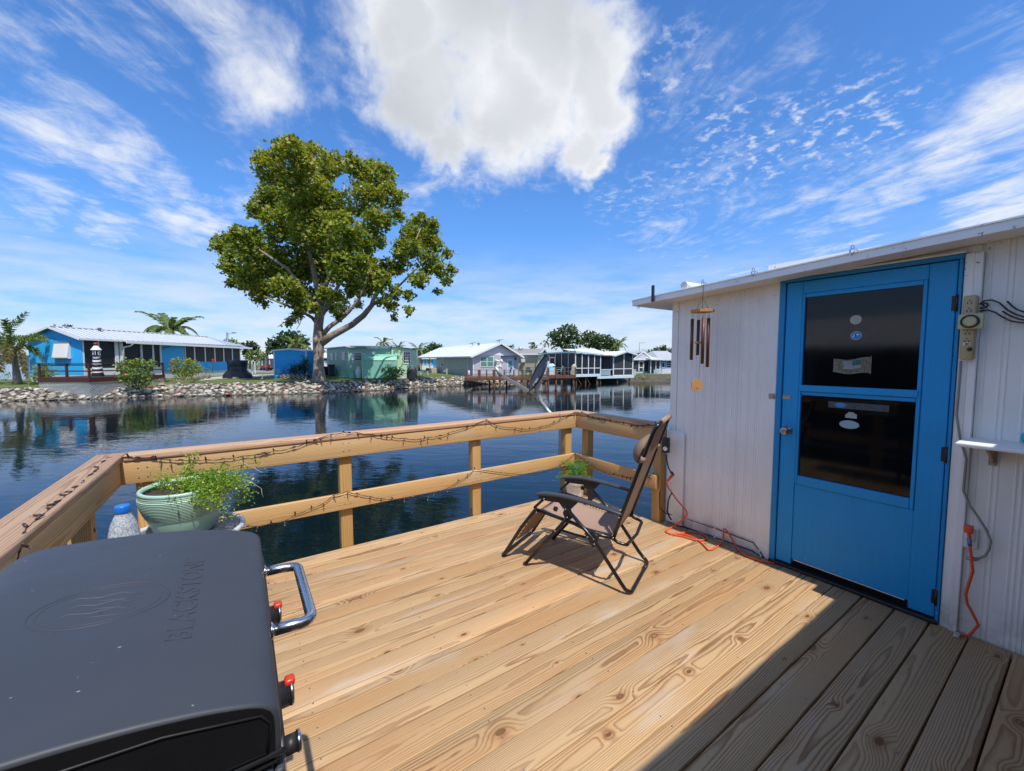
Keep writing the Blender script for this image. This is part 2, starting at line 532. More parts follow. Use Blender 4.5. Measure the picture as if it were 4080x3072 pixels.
    if knots:
        halo = t.m('MULTIPLY', t.mr(t.m('DIVIDE', kd, kr), 0.9, 3.2, 0.55, 0.0, True), sel)
        base = t.mix(halo, base, t.mix(1.0, base, (0.72, 0.52, 0.34, 1), 'MULTIPLY'))
        base = t.mix(kmask, base, (0.16, 0.075, 0.032, 1))
        base = t.mix(t.m('MULTIPLY', kin, t.mr(cb, 0.3, 0.7, 0.0, 0.8)), base, (0.33, 0.19, 0.10, 1))
        h = t.m('SUBTRACT', h, t.m('MULTIPLY', kmask, 0.5))
    t.bsdf(base, t.mr(streak, 0.2, 0.8, rough - 0.06, rough + 0.12), t.bump(h, 0.28, 0.0012), 0.0, 0.35)
    return m


M = {}
M['deck'] = board_mat('deck_pine', (0.50, 0.335, 0.178), (0.215, 0.102, 0.042), 0.0068, 'x')
M['rail_x'] = board_mat('rail_pine_x', (0.55, 0.365, 0.17), (0.36, 0.20, 0.075), 0.010, 'x')
M['rail_y'] = board_mat('rail_pine_y', (0.54, 0.355, 0.17), (0.34, 0.19, 0.075), 0.010, 'y')
M['cap_x'] = board_mat('cap_pine_x', (0.50, 0.34, 0.22), (0.30, 0.17, 0.09), 0.0085, 'x', (1, 0.95, 0.92), 0.25)
M['cap_y'] = board_mat('cap_pine_y', (0.50, 0.34, 0.22), (0.27, 0.15, 0.08), 0.0085, 'y', (1, 0.95, 0.92), 0.25)
M['post'] = board_mat('post_pine', (0.52, 0.34, 0.15), (0.34, 0.18, 0.065), 0.0075, 'z', (1, .98, .85))
M['joist'] = plain('joist_wood', (0.20, 0.13, 0.07))


def painted_wall(name, color, dirt=(0.33, 0.30, 0.26)):
    m, t = mat(name)
    c = t.coord('Object')
    x, y, z = t.sep(c)
    n = t.noise(c, 3.0, 5.0, 0.6)
    k = t.mr(n, 0.25, 0.75, 0.93, 1.05)
    col_ = t.mix(1.0, (*color, 1), t.xyz(k, k, k), 'MULTIPLY')
    run = t.noise(t.xyz(t.m('MULTIPLY', y, 16.0), x, t.m('MULTIPLY', z, 0.7)), 1.0, 4.0, 0.65)
    col_ = t.mix(t.mr(run, 0.58, 0.9, 0.0, 0.22, True), col_, (*dirt, 1))
    # mildew specks gather under the eave
    sp = t.noise(c, 55.0, 2.0, 0.5)
    sp2 = t.noise(c, 9.0, 3.0, 0.6)
    under = t.m('MULTIPLY', t.mr(z, 1.55, 2.0, 0.0, 1.0, True), t.mr(sp2, 0.42, 0.62, 0.0, 1.0))
    col_ = t.mix(t.m('MULTIPLY', t.mr(sp, 0.66, 0.70, 0.0, 0.85, True), under), col_, (0.10, 0.065, 0.03, 1))
    col_ = t.mix(t.mr(t.noise(c, 30.0, 3.0, 0.6), 0.70, 0.76, 0.0, 0.5, True), col_, (0.22, 0.20, 0.18, 1))
    foot = t.m('MULTIPLY', t.mr(z, 0.0, 0.30, 1.0, 0.0, True), t.mr(t.noise(c, 6.0, 5.0, 0.65), 0.40, 0.72, 0.0, 0.75))
    col_ = t.mix(foot, col_, (0.30, 0.26, 0.21, 1))
    t.bsdf(col_, 0.42, t.bump(t.noise(c, 140.0, 2.0), 0.06, 0.002))
    return m


def door_paint(name, color):
    m, t = mat(name)
    c = t.coord('Object')
    x, y, z = t.sep(c)
    st = t.noise(t.xyz(x, t.m('MULTIPLY', y, 120.0), t.m('MULTIPLY', z, 2.2)), 1.0, 4.0, 0.65)
    k = t.m('MULTIPLY', t.mr(st, 0.25, 0.75, 0.92, 1.07), t.mr(t.noise(c, 2.5, 4.0, 0.6), 0.25, 0.75, 0.92, 1.07))
    cc = t.mix(1.0, (*color, 1), t.xyz(k, k, k), 'MULTIPLY')
    chip = t.m('MULTIPLY', t.mr(t.noise(c, 42.0, 4.0, 0.6), 0.69, 0.72, 0.0, 1.0), t.mr(z, 0.0, 0.35, 1.0, 0.12, True))
    cc = t.mix(chip, cc, (0.42, 0.50, 0.55, 1))
    scuff = t.mr(t.noise(t.xyz(x, t.m('MULTIPLY', y, 14.0), t.m('MULTIPLY', z, 9.0)), 1.0, 5.0, 0.7), 0.62, 0.80, 0.0, 0.30, True)
    cc = t.mix(t.m('MULTIPLY', scuff, t.mr(z, 0.0, 0.8, 1.0, 0.25)), cc, (0.06, 0.16, 0.24, 1))
    t.bsdf(cc, t.mr(st, 0.2, 0.8, 0.40, 0.58), t.bump(st, 0.12, 0.0015))
    return m


M['siding'] = painted_wall('white_aluminium', (0.86, 0.86, 0.825))
M['trim'] = painted_wall('white_trim', (0.86, 0.86, 0.825))
M['blue'] = door_paint('blue_door_paint', (0.002, 0.305, 0.68))
M['blue_dk'] = door_paint('blue_jamb_paint', (0.002, 0.25, 0.57))
M['black_gap'] = plain('dark_gap', (0.006, 0.006, 0.006), 0.9)
M['pane'] = plain('dark_pane', (0.003, 0.004, 0.005), 0.03, 0, 0.02, 1.0, 0, 60, 0.32)
M['scr_glass'] = plain('far_pane', (0.02, 0.025, 0.03), 0.06, 0, 0.1)
M['chrome'] = plain('brushed_steel', (0.55, 0.55, 0.56), 0.26, 1.0, 0.05, 30)
M['nickel'] = plain('worn_nickel', (0.42, 0.40, 0.36), 0.34, 1.0, 0.12, 40)
M['galv'] = plain('galvanised', (0.50, 0.53, 0.56), 0.45, 0.55, 0.1, 12)
M['galv_d'] = plain('grey_powder_coat', (0.17, 0.19, 0.21), 0.45, 0.1, 0.08, 10)


def powder():
    m, t = mat('griddle_powder_coat')
    c = t.coord('Object')
    n = t.noise(c, 3.0, 5.0, 0.6)
    k = t.mr(n, 0.25, 0.75, 0.93, 1.07)
    cc = t.mix(1.0, (0.040, 0.047, 0.060, 1), t.xyz(k, k, k), 'MULTIPLY')
    dust = t.mr(t.noise(c, 75.0, 2.0, 0.5), 0.765, 0.79, 0.0, 0.7)
    cc = t.mix(dust, cc, (0.012, 0.012, 0.012, 1))
    lint = t.mr(t.noise(t.vm('ADD', c, (7.0, 3.0, 1.0)), 110.0, 1.0, 0.5), 0.80, 0.815, 0.0, 0.8)
    cc = t.mix(lint, cc, (0.30, 0.27, 0.22, 1))
    sm = t.noise(t.vm('MULTIPLY', c, (3.0, 9.0, 3.0)), 1.6, 5.0, 0.65)
    b = t.bsdf(cc, t.mr(sm, 0.3, 0.7, 0.50, 0.60), t.bump(t.noise(c, 420.0, 2.0), 0.04, 0.001), 0.0, 0.45)
    return m


M['powder'] = powder()
M['end_shade'] = plain('hood_end_shade_tone', (0.008, 0.008, 0.010), 0.5, 0, 0.08, 8, 0.05, 200, 0.3)  # darker than the hood coat: shade on the near end put into colour
M['ceiling'] = plain('porch_bounce_wood', (0.50, 0.30, 0.13), 0.7)  # unseen porch faces; warm tone chosen to bounce light into the shade
M['dull'] = plain('dull_strip', (0.05, 0.07, 0.08), 0.5, 0, 0.6, 40)
M['black_metal'] = plain('black_tube', (0.006, 0.006, 0.007), 0.30, 0.0, 0.1, 10, 0.0, 60, 0.6)
M['black_plastic'] = plain('black_plastic', (0.018, 0.018, 0.020), 0.45, 0, 0.1, 10, 0.1, 120)
M['arm'] = plain('armrest_plastic', (0.035, 0.037, 0.042), 0.42, 0, 0.1, 8, 0.15, 160, 0.6)
M['red'] = plain('red_plastic', (0.60, 0.045, 0.020), 0.35)
M['orange'] = plain('orange_cord', (0.75, 0.095, 0.028), 0.5, 0, 0.06)
M['white_p'] = plain('white_plastic', (0.72, 0.71, 0.68), 0.45)
M['ivory'] = plain('ivory_plastic', (0.46, 0.37, 0.20), 0.45, 0, 0.06, 10)
M['ivory_l'] = plain('pale_ivory_plastic', (0.55, 0.50, 0.27), 0.45, 0, 0.06, 10)
M['grey_cord'] = plain('grey_cord', (0.27, 0.26, 0.24), 0.6)
M['wire'] = plain('brown_wire', (0.035, 0.024, 0.018), 0.6)
M['socket'] = plain('brown_socket', (0.055, 0.028, 0.022), 0.45)
M['bulb'] = plain('clear_bulb', (0.34, 0.32, 0.29), 0.12)
M['bamboo'] = board_mat('chime_wood', (0.55, 0.30, 0.10), (0.42, 0.21, 0.06), 0.006, 'y', knots=False)
M['copper'] = plain('bronze_tube', (0.13, 0.045, 0.02), 0.45, 0.25, 0.1, 10)
M['teal'] = plain('teal_plastic', (0.02, 0.42, 0.47), 0.4)
M['teal_d'] = plain('dark_teal_plastic', (0.01, 0.17, 0.18), 0.4)
M['soil'] = plain('potting_soil', (0.045, 0.028, 0.018), 0.95, 0, 0.5, 30, 0.8, 90)
M['white_pot'] = plain('white_pot', (0.72, 0.70, 0.64), 0.4, 0, 0.06)
M['mint'] = plain('mint_glaze', (0.36, 0.53, 0.42), 0.38, 0, 0.07, 8)
M['mint_g'] = plain('mint_groove', (0.17, 0.28, 0.23), 0.5, 0, 0.1, 8)
M['table'] = plain('table_rim', (0.55, 0.56, 0.57), 0.4)
M['tweave'] = plain('table_top_weave', (0.13, 0.14, 0.15), 0.45, 0, 0.2, 40, 0.5, 220)
M['cap_blue'] = plain('blue_cap', (0.015, 0.17, 0.62), 0.35)
M['label'] = plain('bottle_label', (0.08, 0.24, 0.50), 0.4, 0, 0.4, 60)
M['rust'] = plain('rusty_white', (0.42, 0.33, 0.24), 0.6, 0, 0.5, 30)
M['sand_dollar'] = plain('sand_dollar', (0.42, 0.42, 0.36), 0.7, 0, 0.1)
M['sticker_blue'] = plain('sticker_blue', (0.03, 0.27, 0.58), 0.4)
M['sticker_grey'] = plain('sticker_grey', (0.30, 0.42, 0.47), 0.4, 0, 0.02)
M['camo'] = plain('camouflage_print', (0.16, 0.15, 0.10), 0.6, 0, 0.7, 50)
M['flag_w'] = plain('flag_white', (0.34, 0.40, 0.42), 0.6)
M['flag_g'] = plain('flag_green', (0.010, 0.10, 0.11), 0.6)
M['rope_d'] = plain('dark_cord', (0.02, 0.02, 0.02), 0.7)


def fabric():
    m, t = mat('tan_sling_fabric')
    c = t.coord('Object')
    n = t.noise(c, 900.0, 1.0)
    col_ = t.mix(t.mr(n, 0.35, 0.65), (0.34, 0.22, 0.155), (0.50, 0.345, 0.26))
    b = t.bsdf(col_, 0.85, t.bump(n, 0.2, 0.001), out=False)
    tr = t.n('ShaderNodeBsdfTranslucent'); t.put(tr.inputs[0], (0.45, 0.30, 0.2))
    mx = t.n('ShaderNodeMixShader'); mx.inputs[0].default_value = 0.22
    t.t.links.new(b.outputs[0], mx.inputs[1]); t.t.links.new(tr.outputs[0], mx.inputs[2])
    o = t.n('ShaderNodeOutputMaterial'); t.t.links.new(mx.outputs[0], o.inputs[0])
    return m


M['sling'] = fabric()
M['pillow'] = plain('brown_pillow', (0.20, 0.135, 0.095), 0.85, 0, 0.1, 8, 0.3, 250)


def clear_plastic():
    m, t = mat('clear_bottle')
    c = t.coord('Object')
    n = t.noise(c, 160.0, 3.0, 0.6)
    g = t.n('ShaderNodeBsdfGlass'); t.put(g.inputs['Color'], (0.93, 0.96, 0.98)); g.inputs['IOR'].default_value = 1.22
    t.put(g.inputs['Roughness'], 0.06); t.put(g.inputs['Normal'], t.bump(n, 0.9, 0.004))
    d = t.n('ShaderNodeBsdfPrincipled'); t.put(d.inputs['Base Color'], (0.80, 0.84, 0.88)); d.inputs['Roughness'].default_value = 0.15
    mx = t.n('ShaderNodeMixShader'); t.put(mx.inputs[0], t.mr(n, 0.35, 0.65, 0.18, 0.62))
    t.t.links.new(g.outputs[0], mx.inputs[1]); t.t.links.new(d.outputs[0], mx.inputs[2])
    o = t.n('ShaderNodeOutputMaterial'); t.t.links.new(mx.outputs[0], o.inputs[0])
    return m


M['clear'] = clear_plastic()


def water_mat():
    m, t = mat('canal_water')
    c = t.coord('Object')
    # wavelets run across the canal view, longer along the shore
    vr = t.n('ShaderNodeVectorRotate', rotation_type='Z_AXIS'); t.put(vr.inputs['Vector'], c); vr.inputs['Angle'].default_value = math.radians(-(YAW - 90) + 8)
    x, y, z = t.sep(vr.outputs[0])
    p = t.xyz(t.m('MULTIPLY', x, 0.42), y, 0.0)
    n1 = t.noise(p, 1.5, 3.0, 0.55, 0.6)
    n2 = t.noise(p, 5.5, 3.0, 0.6, 0.8)
    n3 = t.noise(t.xyz(x, y, 0.0), 0.23, 2.0, 0.5, 0.3)
    h = t.m('ADD', t.m('MULTIPLY', n1, 1.0), t.m('MULTIPLY', n2, 0.30))
    # breeze lanes: some patches ruffled, some smooth
    lane = t.mr(t.noise(t.xyz(t.m('MULTIPLY', x, 0.35), y, 3.0), 0.12, 3.0, 0.55, 0.5), 0.38, 0.62, 0.35, 1.0, True)
    nm = t.bump(h, t.m('MULTIPLY', lane, WAVE), 0.055)
    nm = t.bump(n3, 0.05, 0.30, nm)
    t.bsdf((0.0025, 0.0085, 0.012), 0.01, nm, 0.0, 0.5)
    for nd in t.t.nodes:
        if nd.type == 'BSDF_PRINCIPLED': nd.inputs['IOR'].default_value = 1.33
    return m


WAVE = 0.20
M['water'] = water_mat()


def leaf_mat(name, stops, rough=0.55, trans=0.30):
    m, t = mat(name)
    at_ = t.n('ShaderNodeAttribute', attribute_name='tone')
    c = t.ramp(at_.outputs['Fac'], stops)
    b = t.bsdf(c, rough, out=False, spec=0.45)
    tr = t.n('ShaderNodeBsdfTranslucent')
    t.put(tr.inputs[0], t.mix(1.0, c, (1.6, 1.6, 0.5, 1), 'MULTIPLY'))
    mx = t.n('ShaderNodeMixShader'); mx.inputs[0].default_value = trans
    t.t.links.new(b.outputs[0], mx.inputs[1]); t.t.links.new(tr.outputs[0], mx.inputs[2])
    o = t.n('ShaderNodeOutputMaterial'); t.t.links.new(mx.outputs[0], o.inputs[0])
    return m


M['sycamore'] = leaf_mat('sycamore_leaf', [(0.0, (0.075, 0.120, 0.014)), (0.3, (0.15, 0.21, 0.022)), (0.55, (0.26, 0.30, 0.036)), (0.75, (0.37, 0.35, 0.055)), (0.90, (0.36, 0.22, 0.055)), (1.0, (0.55, 0.58, 0.30))], 0.5, 0.35)
M['oak'] = leaf_mat('oak_leaf', [(0.0, (0.024, 0.048, 0.018)), (0.5, (0.060, 0.108, 0.033)), (1.0, (0.143, 0.195, 0.068))])
M['palm'] = leaf_mat('palm_leaf', [(0.0, (0.041, 0.088, 0.020)), (0.5, (0.115, 0.182, 0.041)), (0.85, (0.230, 0.257, 0.068)), (1.0, (0.351, 0.243, 0.081))])
M['palm_dry'] = leaf_mat('palm_leaf_dry', [(0.0, (0.055, 0.050, 0.012)), (0.5, (0.13, 0.115, 0.025)), (1.0, (0.26, 0.19, 0.06))])
M['bush'] = leaf_mat('bush_leaf', [(0.0, (0.045, 0.105, 0.021)), (0.5, (0.128, 0.225, 0.038)), (1.0, (0.285, 0.375, 0.075))])
M['bush_y'] = leaf_mat('bush_leaf_lime', [(0.0, (0.088, 0.138, 0.015)), (0.5, (0.213, 0.275, 0.025)), (1.0, (0.413, 0.425, 0.050))])
M['bush_d'] = leaf_mat('bush_leaf_dark', [(0.0, (0.010, 0.026, 0.010)), (0.5, (0.024, 0.060, 0.019)), (1.0, (0.072, 0.132, 0.036))])
M['fern'] = leaf_mat('asparagus_fern', [(0.0, (0.069, 0.149, 0.014)), (0.5, (0.184, 0.310, 0.023)), (0.9, (0.414, 0.494, 0.057)), (1.0, (0.690, 0.690, 0.483))], 0.5, 0.35)
M['fern2'] = leaf_mat('carrot_fern', [(0.0, (0.039, 0.132, 0.013)), (0.5, (0.110, 0.275, 0.028)), (1.0, (0.275, 0.462, 0.066))], 0.5, 0.35)
M['pink'] = leaf_mat('pink_petals', [(0.0, (0.40, 0.18, 0.26)), (0.5, (0.60, 0.30, 0.38)), (1.0, (0.68, 0.52, 0.55))], 0.6, 0.2)
M['coral'] = leaf_mat('orange_petals', [(0.0, (0.45, 0.06, 0.02)), (1.0, (0.62, 0.17, 0.03))], 0.6, 0.2)
M['grassm'] = leaf_mat('grass_blades', [(0.0, (0.072, 0.120, 0.018)), (0.5, (0.144, 0.204, 0.036)), (1.0, (0.288, 0.312, 0.096))])


def bark(name, a, b, c):
    m, t = mat(name)
    p = t.coord('Object')
    n = t.noise(p, 1.6, 5.0, 0.65, 0.6)
    n2 = t.noise(t.vm('MULTIPLY', p, (3.0, 3.0, 1.0)), 4.0, 4.0, 0.6)
    cc = t.mix(t.mr(n, 0.40, 0.60, 0, 1, True), (*a, 1), (*b, 1))
    cc = t.mix(t.mr(n2, 0.55, 0.70, 0, 0.8, True), cc, (*c, 1))
    t.bsdf(cc, 0.85, t.bump(t.m('ADD', n, n2), 0.7, 0.05))
    return m


M['bark'] = bark('sycamore_bark', (0.21, 0.15, 0.105), (0.34, 0.27, 0.20), (0.10, 0.07, 0.05))
M['bark_g'] = bark('oak_bark', (0.10, 0.08, 0.06), (0.16, 0.13, 0.10), (0.05, 0.04, 0.03))


def palm_trunk_mat():
    m, t = mat('palm_trunk')
    p = t.coord('Object')
    x, y, z = t.sep(p)
    rg = t.m('FRACT', t.m('ADD', t.m('MULTIPLY', z, 7.5), t.m('MULTIPLY', t.noise(p, 2.0), 0.6)))
    cc = t.mix(t.mr(rg, 0.0, 0.25, 1.0, 0.0, True), (0.25, 0.205, 0.175), (0.12, 0.09, 0.075))
    t.bsdf(cc, 0.85, t.bump(rg, 0.5, 0.02))
    return m


M['ptrunk'] = palm_trunk_mat()


def lap(name, color, pitch=0.12, rough=0.5, vertical=False, depth=0.012, under=0.72):
    """clapboard or ribbed siding too far away to tell its boards apart: relief, with a darker line at each joint"""
    m, t = mat(name)
    p = t.coord('Object')
    x, y, z = t.sep(p)
    q = t.m('ADD', x, y) if vertical else z
    f = t.m('FRACT', t.m('DIVIDE', q, pitch))
    k = t.mr(t.noise(p, 1.3, 4.0, 0.6), 0.25, 0.75, 0.90, 1.08)
    line = t.mr(f, 0.0, 0.16, under, 1.0)
    kk = t.m('MULTIPLY', k, line)
    cc = t.mix(1.0, (*color, 1), t.xyz(kk, kk, kk), 'MULTIPLY')
    t.bsdf(cc, rough, t.bump(f, 0.6, depth))
    return m


def roof_mat(name, color, rough=0.4, rib=0.0, axis='u'):
    m, t = mat(name)
    p = t.coord('Object')
    x, y, z = t.sep(p)
    k = t.mr(t.noise(p, 0.8, 5.0, 0.6), 0.25, 0.75, 0.93, 1.05)
    cc = t.mix(1.0, (*color, 1), t.xyz(k, k, k), 'MULTIPLY')
    h = t.noise(p, 30.0)
    if rib:
        f = t.m('ABSOLUTE', t.m('SUBTRACT', t.m('FRACT', t.m('DIVIDE', x if axis == 'u' else y, rib)), 0.5))
        h = t.mr(f, 0.0, 0.10, 1.0, 0.0, True)
    t.bsdf(cc, rough, t.bump(h, 0.5, 0.03))
    return m


M['h_blue'] = lap('sky_blue_ribbed', (0.03, 0.42, 0.84), 0.16, 0.45, True, 0.02, 0.8)
M['h_blue2'] = lap('shed_blue_lap', (0.01, 0.38, 0.80), 0.19, 0.45, False, 0.02, 0.75)
M['h_white'] = plain('house_white', (0.72, 0.72, 0.71), 0.5, 0, 0.05, 1.5)
M['h_white_lap'] = lap('white_lap', (0.62, 0.61, 0.64), 0.16)
M['h_skirt'] = lap('white_skirt', (0.60, 0.61, 0.62), 0.22)
M['h_palebl'] = lap('pale_blue_panel', (0.42, 0.53, 0.66), 0.6, 0.5, True, 0.01, 0.75)
M['h_green'] = lap('green_panel', (0.28, 0.50, 0.38), 0.30, 0.5, True, 0.01, 0.85)
M['h_green_l'] = lap('light_green_panel', (0.50, 0.68, 0.43), 0.30, 0.5, True, 0.008, 0.92)
M['h_green_s'] = lap('green_lap', (0.24, 0.53, 0.38), 0.19, 0.5, False, 0.02, 0.7)
M['h_grey'] = lap('grey_lap', (0.38, 0.42, 0.46), 0.17, 0.5, False, 0.02, 0.72)
M['h_lilac'] = lap('pale_grey_lap', (0.50, 0.49, 0.53), 0.19, 0.5, False, 0.02, 0.62)
M['h_beige'] = lap('beige_lap', (0.46, 0.44, 0.32), 0.17, 0.5, False, 0.02, 0.75)
M['h_cream'] = lap('cream_lap', (0.62, 0.57, 0.43), 0.17)
M['h_slate'] = lap('slate_blue_lap', (0.15, 0.22, 0.33), 0.17)
M['screen'] = plain('dark_screen', (0.010, 0.011, 0.014), 0.5, 0, 0.3, 0.8)
M['screen_l'] = plain('dark_blind', (0.035, 0.036, 0.036), 0.6, 0, 0.3, 1.2)
M['aqua'] = plain('pale_aqua_trim', (0.52, 0.66, 0.67), 0.5)
M['r_metal'] = roof_mat('white_metal_roof', (0.36, 0.40, 0.47), 0.35)
M['r_white'] = roof_mat('bright_metal_roof', (0.74, 0.75, 0.76), 0.4, 0.4, 'v')
M['r_grey'] = roof_mat('grey_shingle', (0.26, 0.25, 0.24), 0.9)
M['r_pale'] = roof_mat('pale_shingle', (0.38, 0.40, 0.42), 0.9)
M['brown'] = plain('brown_stain', (0.065, 0.020, 0.014), 0.6, 0, 0.2, 3)
M['dockwood'] = plain('dock_brown', (0.14, 0.058, 0.030), 0.75, 0, 0.25, 3, 0.3, 30)
M['pilewood'] = plain('piling_wood', (0.15, 0.085, 0.045), 0.8, 0, 0.3, 3)
M['lattice'] = plain('lattice_white', (0.55, 0.57, 0.56), 0.6)
M['tarp'] = plain('black_tarp', (0.014, 0.017, 0.021), 0.5, 0, 0.3, 2, 0.6, 5)
M['conc'] = plain('concrete', (0.42, 0.40, 0.36), 0.9, 0, 0.15, 0.8)
M['asph'] = plain('pale_asphalt', (0.25, 0.24, 0.24), 0.9, 0, 0.12, 0.6)
M['block_l'] = plain('block_pale', (0.36, 0.31, 0.23), 0.9)
M['block_d'] = plain('block_dark', (0.045, 0.022, 0.016), 0.9)
M['tank'] = plain('tank_white', (0.68, 0.68, 0.70), 0.4)
M['vehicle'] = plain('vehicle_silver', (0.55, 0.56, 0.58), 0.25)
M['tyre'] = plain('tyre_rubber', (0.012, 0.012, 0.012), 0.85)
M['red_paint'] = plain('red_paint', (0.34, 0.025, 0.022), 0.4)
M['canvas'] = plain('beige_canvas', (0.42, 0.36, 0.26), 0.85, 0, 0.1, 3)
M['seat_aqua'] = plain('aqua_chair', (0.22, 0.48, 0.58), 0.5)
M['statue'] = plain('weathered_stone', (0.26, 0.24, 0.20), 0.9)


def ground_mat():
    m, t = mat('lawn')
    p = t.coord('Object')
    n = t.noise(p, 0.35, 5.0, 0.65)
    f = t.noise(p, 9.0, 4.0, 0.7)
    cc = t.ramp(t.m('ADD', t.m('MULTIPLY', n, 0.6), t.m('MULTIPLY', f, 0.4)), [(0.30, (0.040, 0.065, 0.012)), (0.48, (0.085, 0.125, 0.022)), (0.60, (0.14, 0.165, 0.035)), (0.74, (0.23, 0.20, 0.09))])
    t.bsdf(cc, 0.95, t.bump(f, 0.9, 0.06))
    return m


M['lawn'] = ground_mat()
M['mud'] = plain('bank_mud', (0.085, 0.07, 0.05), 0.95, 0, 0.3, 2, 0.8, 12)


def rock_mat(name, per_island):
    m, t = mat(name)
    p = t.coord('Object')
    if per_island: R = t.n('ShaderNodeNewGeometry').outputs['Random Per Island']
    else: R = t.n('ShaderNodeObjectInfo').outputs['Random']
    c = t.ramp(R, [(0.0, (0.36, 0.30, 0.22)), (0.18, (0.52, 0.47, 0.38)), (0.36, (0.30, 0.27, 0.23)), (0.52, (0.58, 0.53, 0.44)), (0.68, (0.42, 0.34, 0.25)), (0.80, (0.55, 0.52, 0.46)), (0.915, (0.33, 0.31, 0.28)), (0.955, (0.24, 0.085, 0.06))], 'CONSTANT')
    k = t.mr(t.noise(p, 7.0, 5.0, 0.65), 0.25, 0.75, 0.72, 1.16)
    c = t.mix(1.0, c, t.xyz(k, k, k), 'MULTIPLY')
    wz = t.sep(t.n('ShaderNodeNewGeometry').outputs['Position'])[2]
    wet = t.mr(t.m('ADD', wz, t.m('MULTIPLY', t.noise(p, 3.0), 0.12)), -1.20, -1.12, 0.85, 0.0, True)
    c = t.mix(wet, c, t.mix(1.0, c, (0.32, 0.30, 0.24, 1), 'MULTIPLY'))
    t.bsdf(c, t.mr(wet, 0.0, 1.0, 0.9, 0.45), t.bump(t.noise(p, 14.0, 4.0, 0.6), 0.5, 0.05))
    return m


M['rock'] = rock_mat('riprap_rock', False)
M['rock_m'] = rock_mat('riprap_rock_mass', True)
M['glass_g'] = plain('green_pane', (0.10, 0.24, 0.20), 0.12, 0, 0.1)

# ------------------------------------------------------------------ deck and railing
def dpix(ox, oy, k):
    """zoomed-photo coordinates to the measuring grid"""
    return lambda x, y: (ox + k * x, oy + k * y)


def build_deck():
    deck = thing('deck', 'sunlit pine plank deck beside the white cottage wall', None)
    del_ = deck
    deck['kind'] = 'structure'
    pitch, n0 = 0.1479, 0.193
    def plank_mesh(w, L):
        return MB().cbox(-L / 2, L / 2, -w / 2, w / 2, -0.019, 0.019, 0.0045, 0, 2).mesh('plank', M['deck'])
    long_tight = plank_mesh(0.1446, 3.835)
    long_open = plank_mesh(0.1405, 3.835)
    short_tight = plank_mesh(0.1446, 3.745)
    rnd = random.Random(3)
    for k in range(-8, 21):
        y = n0 + pitch * (k + 0.5)
        if y > 2.19: me, cx = short_tight, -0.65 + 3.745 / 2
        elif y > 0.95: me, cx = long_tight, -0.65 + 3.835 / 2
        else: me, cx = long_open, -0.65 + 3.835 / 2
        link('plank', me, deck, (cx + rnd.uniform(-.002, .004), y, -0.019 + rnd.uniform(-.0012, .0012)), (rnd.uniform(-.004, .004), 0, rnd.uniform(-.0006, .0006)))
    for x in (-0.6, 0.2, 0.8, 1.4, 2.0, 2.6, 3.03):
        MB().box(x - .02, x + .02, -0.95, 3.255, -0.20, -0.042).build('joist', M['joist'], deck)
    MB().box(-0.645, 3.09, 3.262, 3.294, -0.22, -0.042).build('rim_joist', M['rail_x'], deck)
    sc = MB()
    for k in range(-8, 21):
        for x in (-0.6, 0.2, 0.8, 1.4, 2.0, 2.6, 3.03, 3.13):
            for s in (-.047, .047):
                y = n0 + pitch * (k + .5) + s + rnd.uniform(-.006, .006)
                if x > 3.1 and y > 2.15: continue
                c = (x + rnd.uniform(-.008, .008), y)
                sc.lathe([(0.0036, -.001), (0.0036, .0012)], 6, (c[0], c[1], 0))
    o = sc.build('deck_screws', M['nickel'], deck); o['kind'] = 'stuff'
    for (x, y) in ((-.5, 3.1), (1.2, 3.1), (2.95, 3.1), (-.5, 1.0), (1.2, 1.0), (2.95, 1.0)):
        MB().cbox(x - .07, x + .07, y - .07, y + .07, -1.9, -0.2, .005).build('pile', M['post'], deck)
    return deck


